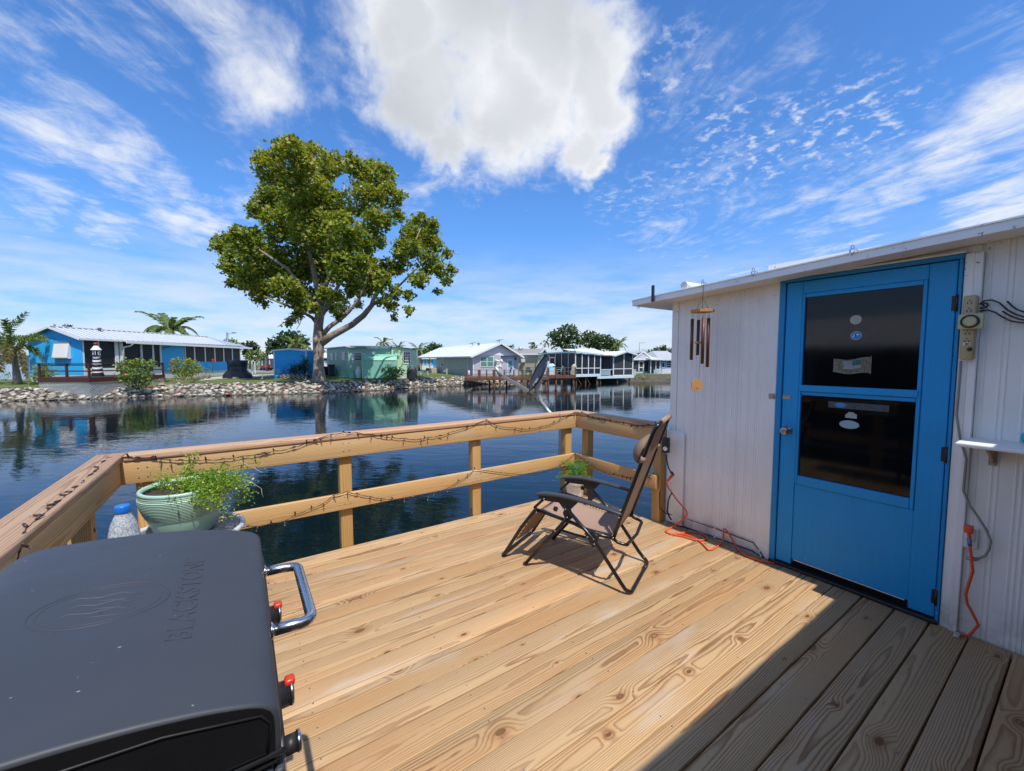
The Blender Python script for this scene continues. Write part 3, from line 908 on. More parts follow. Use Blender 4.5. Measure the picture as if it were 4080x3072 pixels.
def build_railing():
    r = thing('deck_railing', 'pine deck railing with flat cap around the water side', 'railing', (0, 3.3, 0))
    o3 = Vector((0, -3.3, 0))
    def part(name, x0, x1, y0, y1, z0, z1, m, b=.005):
        c = Vector(((x0 + x1) / 2, (y0 + y1) / 2, (z0 + z1) / 2))
        q = MB().cbox(x0 - c.x, x1 - c.x, y0 - c.y, y1 - c.y, z0 - c.z, z1 - c.z, b, 0, 2).build(name, M[m], r, c + o3)
        return q
    part('rail_cap', -0.745, -0.605, -1.2, 3.395, .866, .904, 'cap_y', .009)
    part('rail_cap', -0.603, 3.052, 3.255, 3.395, .866, .904, 'cap_x', .009)
    part('rail_cap', 3.054, 3.194, 2.205, 3.395, .866, .904, 'cap_y', .009)
    part('top_rail', -0.653, -0.615, -1.2, 3.259, .727, .864, 'rail_y')
    part('top_rail', -0.653, 3.058, 3.262, 3.298, .727, .864, 'rail_x')
    part('top_rail', 3.060, 3.098, 2.205, 3.298, .727, .864, 'rail_y')
    part('mid_rail', -0.653, -0.615, -1.2, 3.259, .315, .440, 'rail_y')
    part('mid_rail', -0.653, 3.044, 3.262, 3.298, .315, .440, 'rail_x')
    part('mid_rail', 3.046, 3.084, 2.215, 3.298, .315, .440, 'rail_y')
    for x in (-.515, .655, 1.825, 2.985):
        part('post', x - .044, x + .044, 3.301, 3.389, -.3, .863, 'post')
    for y in (3.17, 2.252):
        part('post', 3.101, 3.189, y - .044, y + .044, -.3, .863, 'post')
    for y in (2.88, 1.7, .5, -.7):
        part('post', -.744, -.656, y - .044, y + .044, -.3, .863, 'post')
    sc = MB()
    for x in (-.515, .655, 1.825, 2.985):
        for dx in (-.02, .022):
            for z in (.765, .825, .35, .405):
                sc.lathe([(.0045, 0), (.0045, .0012)], 8, Vector((x + dx + .003 * math.sin(z * 90), 3.2625, z + .008 * math.sin(x * 50))) + o3, axis=(0, -1, 0))
    for y in (3.17, 2.252):
        for z in (.77, .82, .36, .40): sc.lathe([(.0045, 0), (.0045, .0012)], 8, Vector((3.0602 if z > .5 else 3.0462, y + .01 * math.sin(z * 77), z)) + o3, axis=(-1, 0, 0))
    q = sc.build('rail_screws', M['nickel'], r); q['kind'] = 'stuff'
    bolt = MB().lathe([(.012, -.012), (.012, .001), (.004, .002), (.004, -.002)], 12, axis=(1, 0, 0)).mesh('bolt', M['black_metal'])
    for y in (2.885,):
        link('bolt', bolt, r, Vector((-.654, y, .60)) + o3)
    return r


def bulb_mesh():
    return MB().lathe([(.0052, 0), (.0055, .02), (.0048, .026), (.0030, .028)], 8, mat=0).lathe([(.0030, .028), (.0034, .036), (.0012, .042)], 8, mat=1).mesh('bulb', [M['socket'], M['bulb']])


def build_lights():
    bm_ = bulb_mesh()
    A = dpix(271, 954.2, .13725); B = dpix(515, 932.5, .23284); C = dpix(1030, 867.5, .2766)
    Z = dpix(0, 948.8, .19526)                    # left cap close-up
    rnd = random.Random(5)
    def strand(name, label, pts, grp):
        t = thing(name, label, 'string lights', pts[0])
        o = -pts[0]
        # two twisted wires
        fine = []
        for i in range(len(pts) - 1):
            k = max(2, int((pts[i + 1] - pts[i]).length / .022))
            for j in range(k):
                q = pts[i].lerp(pts[i + 1], j / k)
                q = q + Vector((0, 0, -.010 * math.sin(math.pi * j / k) * min(1, (pts[i + 1] - pts[i]).length * 6)))
                fine.append(q)
        fine.append(pts[-1])
        m = MB()
        for s in (0, math.pi):
            tw = [p + o + Vector((.0016 * math.cos(i * 1.4 + s), .0016 * math.cos(i * 1.4 + s + 1), .0024 * math.sin(i * 1.4 + s))) for i, p in enumerate(fine)]
            m.tube(tw, .0016, 5)
        m.build('wire', M['wire'], t)
        return t, o
    def bulbs(t, o, pts, outward, flat=False):
        for p in pts:
            if flat: d = Vector((rnd.uniform(-1, .2), rnd.uniform(-.5, .6), rnd.uniform(-.05, .2)))
            else:
                an = rnd.choice([-1.6, -1.3, -1.9, 1.5, 1.2, .4, 2.7]) + rnd.uniform(-.25, .25)
                al = Vector((outward.y, -outward.x, 0))
                d = al * math.cos(an) + Vector((0, 0, math.sin(an))) + outward * rnd.uniform(.1, .6)
            q = d.normalized().to_track_quat('Z', 'Y')
            ob = link('bulb', bm_, t, p + o, None, (.85, .85, .85))
            ob.rotation_euler = q.to_euler()
    cap_pts = [(60, 1580), (110, 1430), (175, 1390), (235, 1150), (262, 1030), (300, 970), (400, 890), (470, 840), (540, 770), (610, 720), (660, 680), (720, 620), (790, 580), (850, 520), (920, 460), (980, 400), (1040, 360), (1090, 310), (1130, 250), (1185, 200)]
    left = []
    for (x, y) in cap_pts:
        d = Z(x, y)
        left.append(onz(*d, .907) if y < 1040 else onx(*d, -.606))
    fas = [A(*p) for p in ((50, 235), (230, 250), (400, 250), (560, 275), (700, 285), (900, 290), (1100, 292), (1270, 285), (1560, 272), (1850, 225), (2150, 180))]
    fas += [B(*p) for p in ((150, 215), (330, 180), (500, 150), (630, 105), (760, 55), (860, 24), (980, 8), (1100, 8), (1240, 22), (1330, 45), (1430, 55), (1540, 62), (1690, 70), (1760, 50), (1860, 40), (1950, 12))]
    fas += [C(*p) for p in ((75, 140), (150, 185), (300, 205), (410, 215), (500, 195), (600, 165), (700, 110), (765, 82))]
    top = [ony(*p, 3.250) for p in fas]
    short = [onx(*C(*p), 3.050) for p in ((830, 85), (910, 130), (1000, 140), (1090, 165), (1210, 185), (1300, 185), (1400, 178))]
    allp = left + top + short
    t, o = strand('string_lights', 'brown mini string lights along the upper railing and its flat cap', allp, None)
    bulbs(t, o, left[5:-1], Vector((1, 0, 0)), True)
    bulbs(t, o, left[3:5], Vector((1, 0, 0)))
    bulbs(t, o, top, Vector((0, -1, 0)))
    bulbs(t, o, [top[i].lerp(top[i + 1], .5) for i in range(2, len(top) - 1, 3)], Vector((0, -1, 0)))
    bulbs(t, o, short, Vector((-1, 0, 0)))
    bulbs(t, o, [short[i].lerp(short[i + 1], .5) for i in range(0, 6)], Vector((-1, 0, 0)))
    low = [B(*p) for p in ((0, 890), (100, 875), (180, 880), (300, 850), (430, 830), (530, 765), (680, 710), (790, 665), (880, 590), (1010, 555), (1110, 580), (1220, 600), (1320, 620), (1430, 625), (1540, 620), (1640, 605), (1760, 600), (1820, 560), (1930, 530), (2040, 460), (2130, 410), (2190, 345))]
    low += [C(*p) for p in ((45, 520), (110, 540), (220, 575), (340, 585), (430, 575), (510, 550), (580, 530), (680, 470), (765, 402))][4:]
    lp = [ony(*p, 3.250) for p in low]
    ls = [onx(*C(*p), 3.036) for p in ((840, 450), (900, 500), (985, 545), (1070, 570), (1135, 580), (1200, 595), (1300, 585), (1380, 570))]
    t, o = strand('string_lights', 'brown mini string lights draped along the middle railing board', lp + ls, None)
    bulbs(t, o, lp, Vector((0, -1, 0)))
    bulbs(t, o, ls, Vector((-1, 0, 0)))
    bulbs(t, o, [ls[i].lerp(ls[i + 1], .5) for i in range(0, 7, 2)], Vector((-1, 0, 0)))


build_deck()
build_railing()
build_lights()

# ------------------------------------------------------------------ white cottage at the deck
WX = 3.20                                   # wall face
def soffit(y): return 1.968 + (2.44 - y) * .0535


def build_cottage():
    c = thing('cottage', 'white ribbed metal cottage wall with blue door at the deck', 'house', (WX, 1.0, 0))
    o = Vector((-WX, -1.0, 0))
    def P(mb, name, m, parent=c, label=None):
        mb.v = [tuple(Vector(q) + o) for q in mb.v]
        q = mb.build(name, [M[k] for k in m] if isinstance(m, (list, tuple)) else M[m], parent)
        if label: q['label'] = label
        return q
    # ribbed siding: panels with two pressed ribs each
    def panel(y0, y1, z0):
        zt = max(soffit(y0), soffit(y1)) + .03
        w = y1 - y0
        prof = []
        def rib(yc): return [(yc - .006, 0), (yc - .0025, -.0022), (yc + .0025, -.0022), (yc + .006, 0)]
        prof = [(y0 + .0006, .001), (y0 + .002, 0)]
        for f in (.10, .19, .28, .56, .65, .90):
            prof += rib(y0 + f * w)
        prof += [(y1 - .002, 0), (y1 - .0006, .001)]
        m = MB()
        for i in range(len(prof) - 1):
            (ya, xa), (yb, xb) = prof[i], prof[i + 1]
            m.add([(WX + xa, ya, z0), (WX + xb, yb, z0), (WX + xb, yb, zt), (WX + xa, ya, zt)], [(0, 1, 2, 3)])
        P(m, 'siding_panel', 'siding')
    y = 1.425
    for k in range(4):
        panel(y, y + .176, .012); y += .176
    y = .385
    for k in range(8):
        panel(y - .215, y, .0); y -= .215
    P(MB().box(WX + .001, WX + .006, .40, 1.42, 2.045, 2.16), 'siding_panel', 'siding')
    P(MB().box(WX + .006, WX + .10, -1.5, .468, -.05, 2.10).box(WX + .006, WX + .10, 1.318, 2.183, -.05, 2.02).box(WX + .006, WX + .10, .468, 1.318, 2.035, 2.08).box(WX + .101, WX + 3.2, -1.5, 2.183, -.05, 1.95), 'wall', 'trim')
    P(MB().cbox(WX - .006, WX + .02, 2.130, 2.192, .0, 1.995, .003), 'corner_trim', 'trim')
    P(MB().cbox(WX - .030, WX - .0075, 2.03, 2.192, .012, .84, .004), 'end_board', 'trim', label='short white board at the wall end behind the orange cord')
    # door surround
    P(MB().cbox(WX - .012, WX + .02, 1.331, 1.424, .0, soffit(1.38) + .01, .003), 'door_casing', 'trim')
    P(MB().cbox(WX - .016, WX + .02, .418, .454, -.01, 2.035, .003).cbox(WX - .030, WX + .02, .386, .4175, -.01, 2.03, .003), 'door_casing', 'trim')
    P(MB().cbox(WX - .028, WX + .02, .450, 1.335, 2.038, 2.050, .002), 'drip_strip', 'trim')
    P(MB().cbox(WX - .022, WX + .08, 1.290, 1.328, .0, 2.012, .003).cbox(WX - .022, WX + .08, .457, .472, .0, 2.012, .002).cbox(WX - .026, WX + .08, .455, 1.330, 2.0125, 2.037, .003), 'door_frame', 'blue_dk')
    P(MB().box(WX + .03, WX + .09, .47, 1.29, .0, 2.012), 'door_recess', 'black_gap')
    P(MB().cbox(WX - .040, WX + .028, .46, 1.326, .0015, .022, .004), 'threshold', 'black_plastic')
    # door leaf
    X0, X1 = WX - .014, WX + .024
    leaf = MB()
    leaf.cbox(X0, X1, 1.188, 1.286, .030, 2.008, .003)
    leaf.cbox(X0, X1, .476, .585, .030, 2.008, .003)
    leaf.cbox(X0, X1, .5855, 1.1875, 1.925, 2.007, .002)
    door = P(leaf, 'door', 'blue', label='bright blue wooden door with two dark panes')
    P(MB().cbox(X0 + .004, X1, .5855, 1.1875, .072, .612, .002), 'kick_panel', 'blue', door)
    P(MB().box(X0 - .001, X0 + .003, .60, 1.175, .0665, .0715), 'bare_edge', 'white_p', door)
    fr = MB()
    for (a, b, z0, z1) in ((1.172, 1.187, .613, 1.924), (.586, .604, .613, 1.924)):
        fr.cbox(X0 - .004, X1, a, b, z0, z1, .003)
    fr.cbox(X0 - .004, X1, .6045, 1.1715, 1.897, 1.924, .003).cbox(X0 - .004, X1, .6045, 1.1715, .613, .675, .003)
    fr.cbox(X0 - .011, X1, .596, 1.180, 1.262, 1.305, .004).cbox(X0 + .002, X1, .6045, 1.1715, 1.236, 1.2615, .003)
    P(fr, 'sash', 'blue', door)
    P(MB().box(WX + .000, WX + .006, .604, 1.172, 1.303, 1.899), 'pane', 'pane', door)
    P(MB().box(WX + .002, WX + .008, .604, 1.172, .674, 1.238), 'pane', 'pane', door)
    P(MB().lathe([(.031, 0), (.031, .006), (.014, .010), (.013, .028), (.024, .036), (.028, .050), (.024, .064), (.012, .068), (.008, .066)], 20, (X0, 1.245, .982), axis=(-1, 0, 0)), 'door_knob', 'nickel', door)
    for z in (1.78, .96, .15):
        P(MB().tube([(X0 - .006, .472, z - .045), (X0 - .006, .472, z + .045)], .007, 8).box(X0 - .002, X0 - .0005, .474, .492, z - .04, z + .04), 'hinge', 'black_plastic', door)
    P(MB().cbox(X0 - .004, X0 - .0005, 1.235, 1.284, 1.200, 1.229, .001).lathe([(.004, 0), (.004, .003)], 8, (X0 - .004, 1.26, 1.215), axis=(-1, 0, 0)), 'latch_plate', 'rust', door)
    P(MB().cbox(WX - .018, WX - .0125, 1.336, 1.375, 1.195, 1.232, .001).cbox(WX - .030, WX - .0185, 1.338, 1.352, 1.203, 1.224, .002), 'strike_plate', 'rust')
    # things stuck on the panes
    def disc(yc, zc, ry, rz, m, name, x=WX - .0005, label=None, n=24):
        q = MB().prism([(yc + ry * math.cos(2 * math.pi * i / n), zc + rz * math.sin(2 * math.pi * i / n)) for i in range(n)], x, x - .002, 'x')
        return P(q, name, m, door, label)
    disc(.900, 1.727, .029, .029, 'sand_dollar', 'window_ornament', label='pale round ornament on the upper pane')
    disc(.894, 1.628, .0275, .0265, 'h_white', 'sticker_rim')
    disc(.894, 1.628, .0255, .0245, 'sticker_blue', 'sticker', WX - .0026, 'round blue sticker with a small white bee-like mark')
    mk = MB()
    for (dy, dz, ry, rz) in ((.006, .001, .008, .006), (-.008, .006, .008, .004), (.013, -.006, .005, .004)):
        mk.prism([(.894 + dy + ry * math.cos(i * .785), 1.628 + dz + rz * math.sin(i * .785)) for i in range(8)], WX - .0048, WX - .0056, 'x')
    P(mk, 'sticker_mark', 'h_white', door)
    P(MB().prism([(.894 + .003 + .004 * math.cos(i * .785), 1.628 + .0005 + .007 * math.sin(i * .785)) for i in range(8)], WX - .0058, WX - .0066, 'x'), 'sticker_mark', 'black_plastic', door)
    # flag decal: camouflage flag with a small striped flag on it
    def wav(y): return .006 * math.sin((y - .8) * 38)
    ys = [.818 + i * .0185 for i in range(11)]
    q = MB()
    for i in range(10):
        a, b = ys[i], ys[i + 1]
        q.add([(WX - .0022, a, 1.392 + wav(a)), (WX - .0022, b, 1.392 + wav(b)), (WX - .0022, b, 1.490 + wav(b) - .012 * (i + 1) / 10), (WX - .0022, a, 1.490 + wav(a) - .012 * i / 10)], [(0, 1, 2, 3)])
    q.box(WX - .006, WX - .003, .812, .8185, 1.39, 1.502)
    P(q, 'flag_decal', 'camo', door, 'wind-blown flag decal at the bottom of the upper pane')
    q = MB()
    for i in range(7):
        z0 = 1.424 + i * .0072
        for j in range(6):
            a = .862 + j * .0145; b = a + .0145
            if i >= 3 and j < 3: continue
            q.add([(WX - .0036, a, z0 + wav(a)), (WX - .0036, b, z0 + wav(b)), (WX - .0036, b, z0 + .0046 + wav(b)), (WX - .0036, a, z0 + .0046 + wav(a))], [(0, 1, 2, 3)])
    P(q, 'flag_stripes', 'flag_w', door)
    q = MB()
    for j in range(3):
        a = .862 + j * .0145; b = a + .0145
        q.add([(WX - .0036, a, 1.4455 + wav(a)), (WX - .0036, b, 1.4455 + wav(b)), (WX - .0036, b, 1.474 + wav(b)), (WX - .0036, a, 1.474 + wav(a))], [(0, 1, 2, 3)])
    P(q, 'flag_field', 'flag_g', door)
    q = MB()
    for i in range(4):
        for j in range(4):
            y_ = .867 + j * .0105; z_ = 1.4495 + i * .0068
            q.prism([(y_ + .0017 * math.cos(k * 1.2566), z_ + wav(y_) + .0017 * math.sin(k * 1.2566)) for k in range(5)], WX - .0040, WX - .0046, 'x')
    P(q, 'flag_stars', 'flag_w', door)
    disc(.905, 1.066, .051, .0265, 'sticker_grey', 'blank_sticker', label='plain pale oval sticker on the lower pane')
    P(MB().prism([(.868, 1.108), (.928, 1.108), (.926, 1.130), (.915, 1.137), (.912, 1.146), (.884, 1.146), (.882, 1.138), (.870, 1.136)], WX - .0005, WX - .003, 'x'), 'price_tag', 'flag_w', door, 'small white paper scrap above the oval sticker')
    P(MB().box(WX - .0015, WX + .001, .72, 1.02, 1.165, 1.206), 'window_strip', 'dull', door, 'faded strip sticker across the top of the lower pane')
    P(MB().prism([(.955 + .030 * math.cos(i * .5236), 1.186 + .016 * math.sin(i * .5236)) for i in range(12)], WX - .0016, WX - .0024, 'x'), 'window_strip_print', 'sticker_blue', door)
    # roof edge
    def edge(x0, x1, y0, y1, zt, zb, mb):
        mb.add([(x0, y0, soffit(y0) + zb), (x1, y0, soffit(y0) + zb), (x1, y1, soffit(y1) + zb), (x0, y1, soffit(y1) + zb), (x0, y0, soffit(y0) + zt), (x1, y0, soffit(y0) + zt), (x1, y1, soffit(y1) + zt), (x0, y1, soffit(y1) + zt)],
               [(0, 3, 2, 1), (4, 5, 6, 7), (0, 1, 5, 4), (1, 2, 6, 5), (2, 3, 7, 6), (3, 0, 4, 7)])
        return mb
    P(edge(2.972, 2.986, -1.2, 2.44, .040, -.004, edge(2.972, 6.4, 2.4405, 2.452, .040, -.004, MB())), 'roof_fascia', 'trim')
    P(edge(2.9865, 3.45, -1.2, 2.44, .012, .0, MB()), 'soffit', 'trim')
    P(edge(2.966, 6.5, -1.2, 2.458, .049, .0405, MB()), 'roof', 'trim')
    # bits fixed along the roof edge
    e = dpix(1344.5, 569.3, .179)
    p = onx(*e(370, 370), 2.962)
    P(MB().cbox(2.950, 2.970, p.y - .012, p.y + .012, p.z - .065, p.z + .075, .004), 'pipe_bracket', 'black_plastic')
    for q in (e(970, 262), e(1580, 85), (1841, 553)):
        p = onx(*q, 2.966)
        z0 = soffit(p.y) + .052
        m = MB().tube([(2.985, p.y - .02, z0 + .003), (2.965, p.y - .012, z0 + .012), (2.962, p.y, z0 - .02), (2.965, p.y + .012, z0 + .012), (2.985, p.y + .02, z0 + .003)], .003, 6)
        m.tube([(2.965, p.y + .008 * math.cos(i * .7), z0 + .024 + .011 * math.sin(i * .7)) for i in range(10)], .0022, 5)
        P(m, 'roof_clip', 'galv_d')
    p = onx(*e(745, 282), 2.99)
    P(MB().tube([(2.985, p.y, soffit(p.y) + .082), (3.5, p.y - .02, soffit(p.y) + .084)], .030, 14), 'vent_pipe', 'white_p')
    p = onx(*e(185, 522), 2.98)
    P(MB().tube([(2.99 + .0, p.y, soffit(p.y) + .0), (2.99, p.y, soffit(p.y) - .012)] + [(2.99, p.y + .010 * math.sin(i * .7), soffit(p.y) - .022 + .010 * math.cos(i * .7)) for i in range(9)], .0028, 6), 'eye_hook', 'nickel')
    # shelf
    zs = onx(2086, 943, WX).z
    ys_ = onx(2086, 943, WX).y; xs_ = onz(2075, 957, zs).x
    P(MB().cbox(xs_, WX - .008, -.75, ys_, zs - .020, zs, .005, 0, 2), 'shelf', 'trim')
    for yb in (ys_ - .10, -.35):
        P(MB().prism([(WX - .012, zs - .021), (xs_ + .03, zs - .021), (WX - .012, zs - .12)], yb - .004, yb + .004, 'y').cbox(WX - .013, WX - .0085, yb - .014, yb + .014, zs - .135, zs - .021, .002), 'shelf_bracket', 'rust')
    # outlet plate
    P(MB().cbox(WX - .026, WX - .0075, .335, .402, .478, .592, .003).cbox(WX - .044, WX - .0265, .345, .372, .525, .572, .004), 'outlet_box', 'white_p')
    # porch roof of the same house, unseen; tone and reach set for the light
    P(MB().add([(-6.4, -.43, 2.33), (3.18, -.43, 2.33), (3.18, -4.6, 3.0), (-6.4, -4.6, 3.0), (-6.4, -.43, 2.37), (3.18, -.43, 2.37), (3.18, -4.6, 3.04), (-6.4, -4.6, 3.04)],
               [(0, 3, 2, 1), (4, 5, 6, 7), (0, 1, 5, 4), (1, 2, 6, 5), (2, 3, 7, 6), (3, 0, 4, 7)]), 'porch_roof', 'ceiling', label='unseen porch roof whose shadow falls across the planks')
    P(MB().box(-3.4, 3.18, -2.75, -2.65, -.5, 2.67), 'porch_wall', 'ceiling')
    for x in (-3.2, -.95):
        P(MB().cbox(x - .05, x + .05, -.62, -.52, -.5, 2.345, .005), 'porch_post', 'trim')
    P(MB().box(3.185, 6.5, -4.6, -1.505, -.5, 2.9), 'side_wall', 'h_white_lap')
    # peeled patches where an old plate was taken off
    return c


build_cottage()


def build_wall_things():
    Q = dpix(1626.5, 515, .5534)
    # power strip
    a = onx(*Q(852, 225), WX - .03); b = onx(*Q(838, 475), WX - .03)
    t = thing('power_strip', 'beige power strip hung upright beside the blue door', 'power strip', (WX, a.y, (a.z + b.z) / 2))
    h = (a.z - b.z) / 2
    MB().cbox(-.074, -.034, -.030, .022, -h, h, .010, 0, 2).build('body', M['ivory'], t)
    hole = MB().box(-.0752, -.0745, -.008, -.004, 0, .010).box(-.0752, -.0745, .006, .010, 0, .010).lathe([(.003, 0), (.003, .001)], 8, (-.0742, .001, .018), axis=(-1, 0, 0)).mesh('socket', M['black_plastic'])
    for z in (h - .045, h - .085, h - .125, -.035, -.075): link('socket', hole, t, (0, -.003, z))
    MB().cbox(-.078, -.0745, -.016, .010, -h + .075, -h + .091, .002).build('switch', M['white_p'], t)
    MB().box(-.0795, -.0783, -.011, .004, -h + .079, -h + .087).build('switch_lamp', M['red_paint'], t)
    MB().lathe([(.010, 0), (.010, .006), (.006, .009)], 12, (-.074, -.014, -h + .055), axis=(-1, 0, 0)).build('breaker_button', M['black_plastic'], t)
    pts = [onx(*Q(*p), WX - .04) for p in ((812, 478), (806, 560), (795, 690), (808, 780), (832, 860), (826, 930), (821, 985), (845, 1040), (880, 1090), (912, 1140), (928, 1180), (922, 1215), (905, 1240), (880, 1251))]
    o = -Vector(t.location)
    MB().tube([p + o for p in pts], .0055, 8).build('power_lead', M['grey_cord'], t)
    e = pts[-1] + o; e2 = onx(*Q(850, 1252), WX - .04) + o
    MB().tube([e, e.lerp(e2, .6), e2], [.007, .012, .011], 8).beam(e2 + Vector((0, .0, .006)), e2 + Vector((0, .018, .006)), .002, .006).beam(e2 + Vector((0, 0, -.006)), e2 + Vector((0, .018, -.006)), .002, .006).build('plug', M['grey_cord'], t)
    # dial timer
    p = onx(*Q(852, 325), WX - .08)
    t = thing('dial_timer', 'cream plug-in dial timer clipped across the power strip', 'timer', p)
    MB().cbox(-.020, .004, -.044, .044, -.038, .038, .004, 0, 2).build('case', M['ivory_l'], t)
    MB().lathe([(.034, 0), (.034, .006), (.027, .006), (.027, .002)], 32, (-.0195, .002, 0), axis=(-1, 0, 0), caps=False).build('dial_ring', M['black_plastic'], t)
    MB().lathe([(.026, 0), (.026, .005), (.020, .007)], 32, (-.0195, .002, 0), axis=(-1, 0, 0)).build('dial', M['ivory_l'], t)
    tk = MB()
    for i in range(24):
        an = i * math.pi / 12
        tk.beam((-.0268, .002 + .021 * math.cos(an), .021 * math.sin(an)), (-.0268, .002 + .0255 * math.cos(an), .0255 * math.sin(an)), .0012, .0012)
    tk.build('dial_ticks', M['grey_cord'], t)
    # orange cord plugged into the outlet
    pts = [onx(*Q(*p), WX - .055) for p in ((842, 1135), (843, 1170), (850, 1230), (858, 1300), (843, 1345), (830, 1390), (836, 1425), (850, 1450), (868, 1485), (880, 1510))]
    pts += [Vector((min(q.x, WX - .045), q.y, q.z)) for q in (onz(*Q(857, 1524), .016), onz(*Q(822, 1541), .010), onz(*Q(797, 1548), .010))]
    t = thing('orange_cord', 'short orange extension cord plugged into the white wall outlet', 'cord', pts[0])
    o = -pts[0]
    MB().tube([p + o for p in pts], .0065, 8).build('cable', M['orange'], t)
    MB().cbox(-.014, .018, -.016, .016, -.020, .020, .006, 0, 2).build('plug', M['orange'], t)
    MB().tube([(pts[1] + o) + Vector((0, 0, -.004)), pts[1].lerp(pts[2], .5) + o], .009, 8).build('paper_tag', M['label'], t)
    e = pts[-1] + o
    MB().cbox(e.x - .022, e.x + .008, e.y - .010, e.y + .012, e.z - .008, e.z + .012, .003).build('connector', M['clear'], t)
    # wrought iron scroll
    S = dpix(2006, 623.5, .2279)
    t = thing('iron_scroll', 'black wrought iron scroll decoration on the white wall near the power strip', 'wall decoration', onx(*S(600, 180), WX))
    o = -Vector(t.location)
    for ln in (((485, 150), (530, 115), (600, 108), (670, 135), (750, 205), (830, 248), (904, 268), (1000, 270), (1120, 240)),
               ((485, 185), (515, 186), (545, 178), (562, 158), (550, 140), (528, 138), (514, 150), (520, 166), (535, 165)),
               ((480, 215), (560, 204), (630, 225), (700, 270), (780, 308), (850, 321), (904, 324), (1010, 310)),
               ((700, 215), (770, 258), (850, 288), (904, 299), (1000, 300)), ((745, 120), (790, 165), (840, 200), (904, 222), (1010, 230))):
        MB().tube([onx(*S(*p), WX - .028) + o for p in ln], .0042, 6).build('scroll_rod', M['black_metal'], t)
    # teal soap tray at the shelf's far end
    zs = onx(2086, 943, WX).z
    p = onz(2203, 957, zs)
    t = thing('teal_tray', 'turquoise plastic tray lying on the white wall shelf', 'tray', (p.x + .03, p.y - .085, zs))
    MB().cbox(-.045, .04, -.095, .085, .001, .055, .020, 0, 3).build('rim', M['teal'], t)
    MB().cbox(-.048, -.043, -.075, .060, .012, .044, .002).build('face', M['teal_d'], t)
    # wind chime
    e = dpix(1344.5, 569.3, .179)
    hook = onx(*e(975, 300), 2.966); c = onx(*e(965, 575), 2.960)
    t = thing('wind_chime', 'bronze tube wind chime with bamboo disc hanging from the roof edge', 'wind chime', c)
    k = (c - EYEV).dot(_fw) / 869.0 * .179     # metres per close-up pixel
    hx = [(.0875 * math.cos(i * math.pi / 3 + .35), .0875 * math.sin(i * math.pi / 3 + .35)) for i in range(6)]
    MB().prism(hx, -.010, .010, 'z').build('suspension_disc', M['bamboo'], t)
    st = MB()
    hk = hook - c
    for i in range(4):
        an = i * math.pi / 2 + .5
        st.tube([(.045 * math.cos(an), .045 * math.sin(an), .010), (0, 0, 150 * k)], .0011, 4)
    st.tube([(0, 0, 150 * k), (0, 0, 185 * k), (hk.x * .5, hk.y * .5, hk.z * .8), (hk.x, hk.y, hk.z + .01)], .0018, 5)
    tubes = [(-97, 665, 1163, .03), (-20, 658, 1210, -.05), (8, 670, 1105, .07), (72, 660, 1250, -.01)]
    for (px, y0, y1, dx) in tubes:
        z0 = -(y0 - 575) * k; z1 = -(y1 - 575) * k
        ps = _r * (px * k) + _f * dx
        for s in (-.006, .006): st.tube([(ps.x, ps.y + s, -.01), (ps.x, ps.y + s * .7, z0 - .004)], .0009, 4)
        MB().tube([(ps.x, ps.y, z0), (ps.x, ps.y, z1)], .0118, 14).build('chime_tube', M['copper'], t)
    st.tube([(0, 0, -.01), (_r.x * -18 * k, _r.y * -18 * k, -(1400 - 575) * k)], .0011, 4)
    st.build('cord', M['rope_d'], t)
    MB().lathe([(.036, 0), (.036, .013)], 18, (_r.x * -18 * k, _r.y * -18 * k, -(964 - 575) * k)).build('striker', M['bamboo'], t)
    sc = _r * (-40 * k); z = -(1470 - 575) * k
    dirv = (_r * .8 + _f * .1).normalized(); nv = Vector((dirv.y, -dirv.x, 0))
    sail = MB()
    P6 = [(.052 * math.sin(i * math.pi / 3), .052 * math.cos(i * math.pi / 3)) for i in range(6)]
    A = [sc + dirv * a + Vector((0, 0, z + b)) + nv * .003 for a, b in P6]; B = [q - nv * .006 for q in A]
    sail.add(A, [tuple(range(6))]).add(B, [tuple(range(6))[::-1]])
    for i in range(6): sail.add([A[i], A[(i + 1) % 6], B[(i + 1) % 6], B[i]], [(0, 1, 2, 3)])
    sail.build('wind_sail', M['bamboo'], t)
    lg = MB()
    for (a, b, w) in ((-.014, -.026, .008), (0, -.024, .012), (.014, -.026, .008), (0, -.032, .020)):
        q = sc + dirv * a + Vector((0, 0, z + b)) + nv * .0034
        lg.add([q - dirv * w / 2, q + dirv * w / 2, q + Vector((0, 0, .005))], [(0, 1, 2)])
    lg.build('printed_mark', M['rope_d'], t)
    # black outdoor timer box on the end post, with the long orange cord
    Z = dpix(1366.2, 894.6, .1953); Y7 = dpix(1355.4, 460.8, .472)
    p = onx(*Z(368, 350), 3.07)
    t = thing('outdoor_timer', 'black outdoor plug timer with white dial on the last railing post', 'timer', p)
    MB().cbox(-.018, .028, -.026, .026, -.062, .072, .006, 0, 2).build('case', M['black_plastic'], t)
    MB().lathe([(.019, 0), (.019, .008), (.012, .012)], 18, (-.018, -.010, -.022), axis=(-1, -.2, 0)).build('dial', M['white_p'], t)
    pp = [onx(*Z(*q), 3.08) - p for q in ((375, 450), (382, 520), (400, 600), (425, 640), (450, 665))]
    MB().tube(pp, .0055, 8).build('lead', M['black_plastic'], t)
    MB().tube([pp[-2], pp[-1]], .011, 8).build('lead_plug', M['black_plastic'], t)
    hang = [onx(*Z(*q), 3.10) for q in ((450, 668), (385, 742), (383, 790), (435, 870), (500, 960), (580, 1050), (602, 1100), (570, 1160), (500, 1210))]
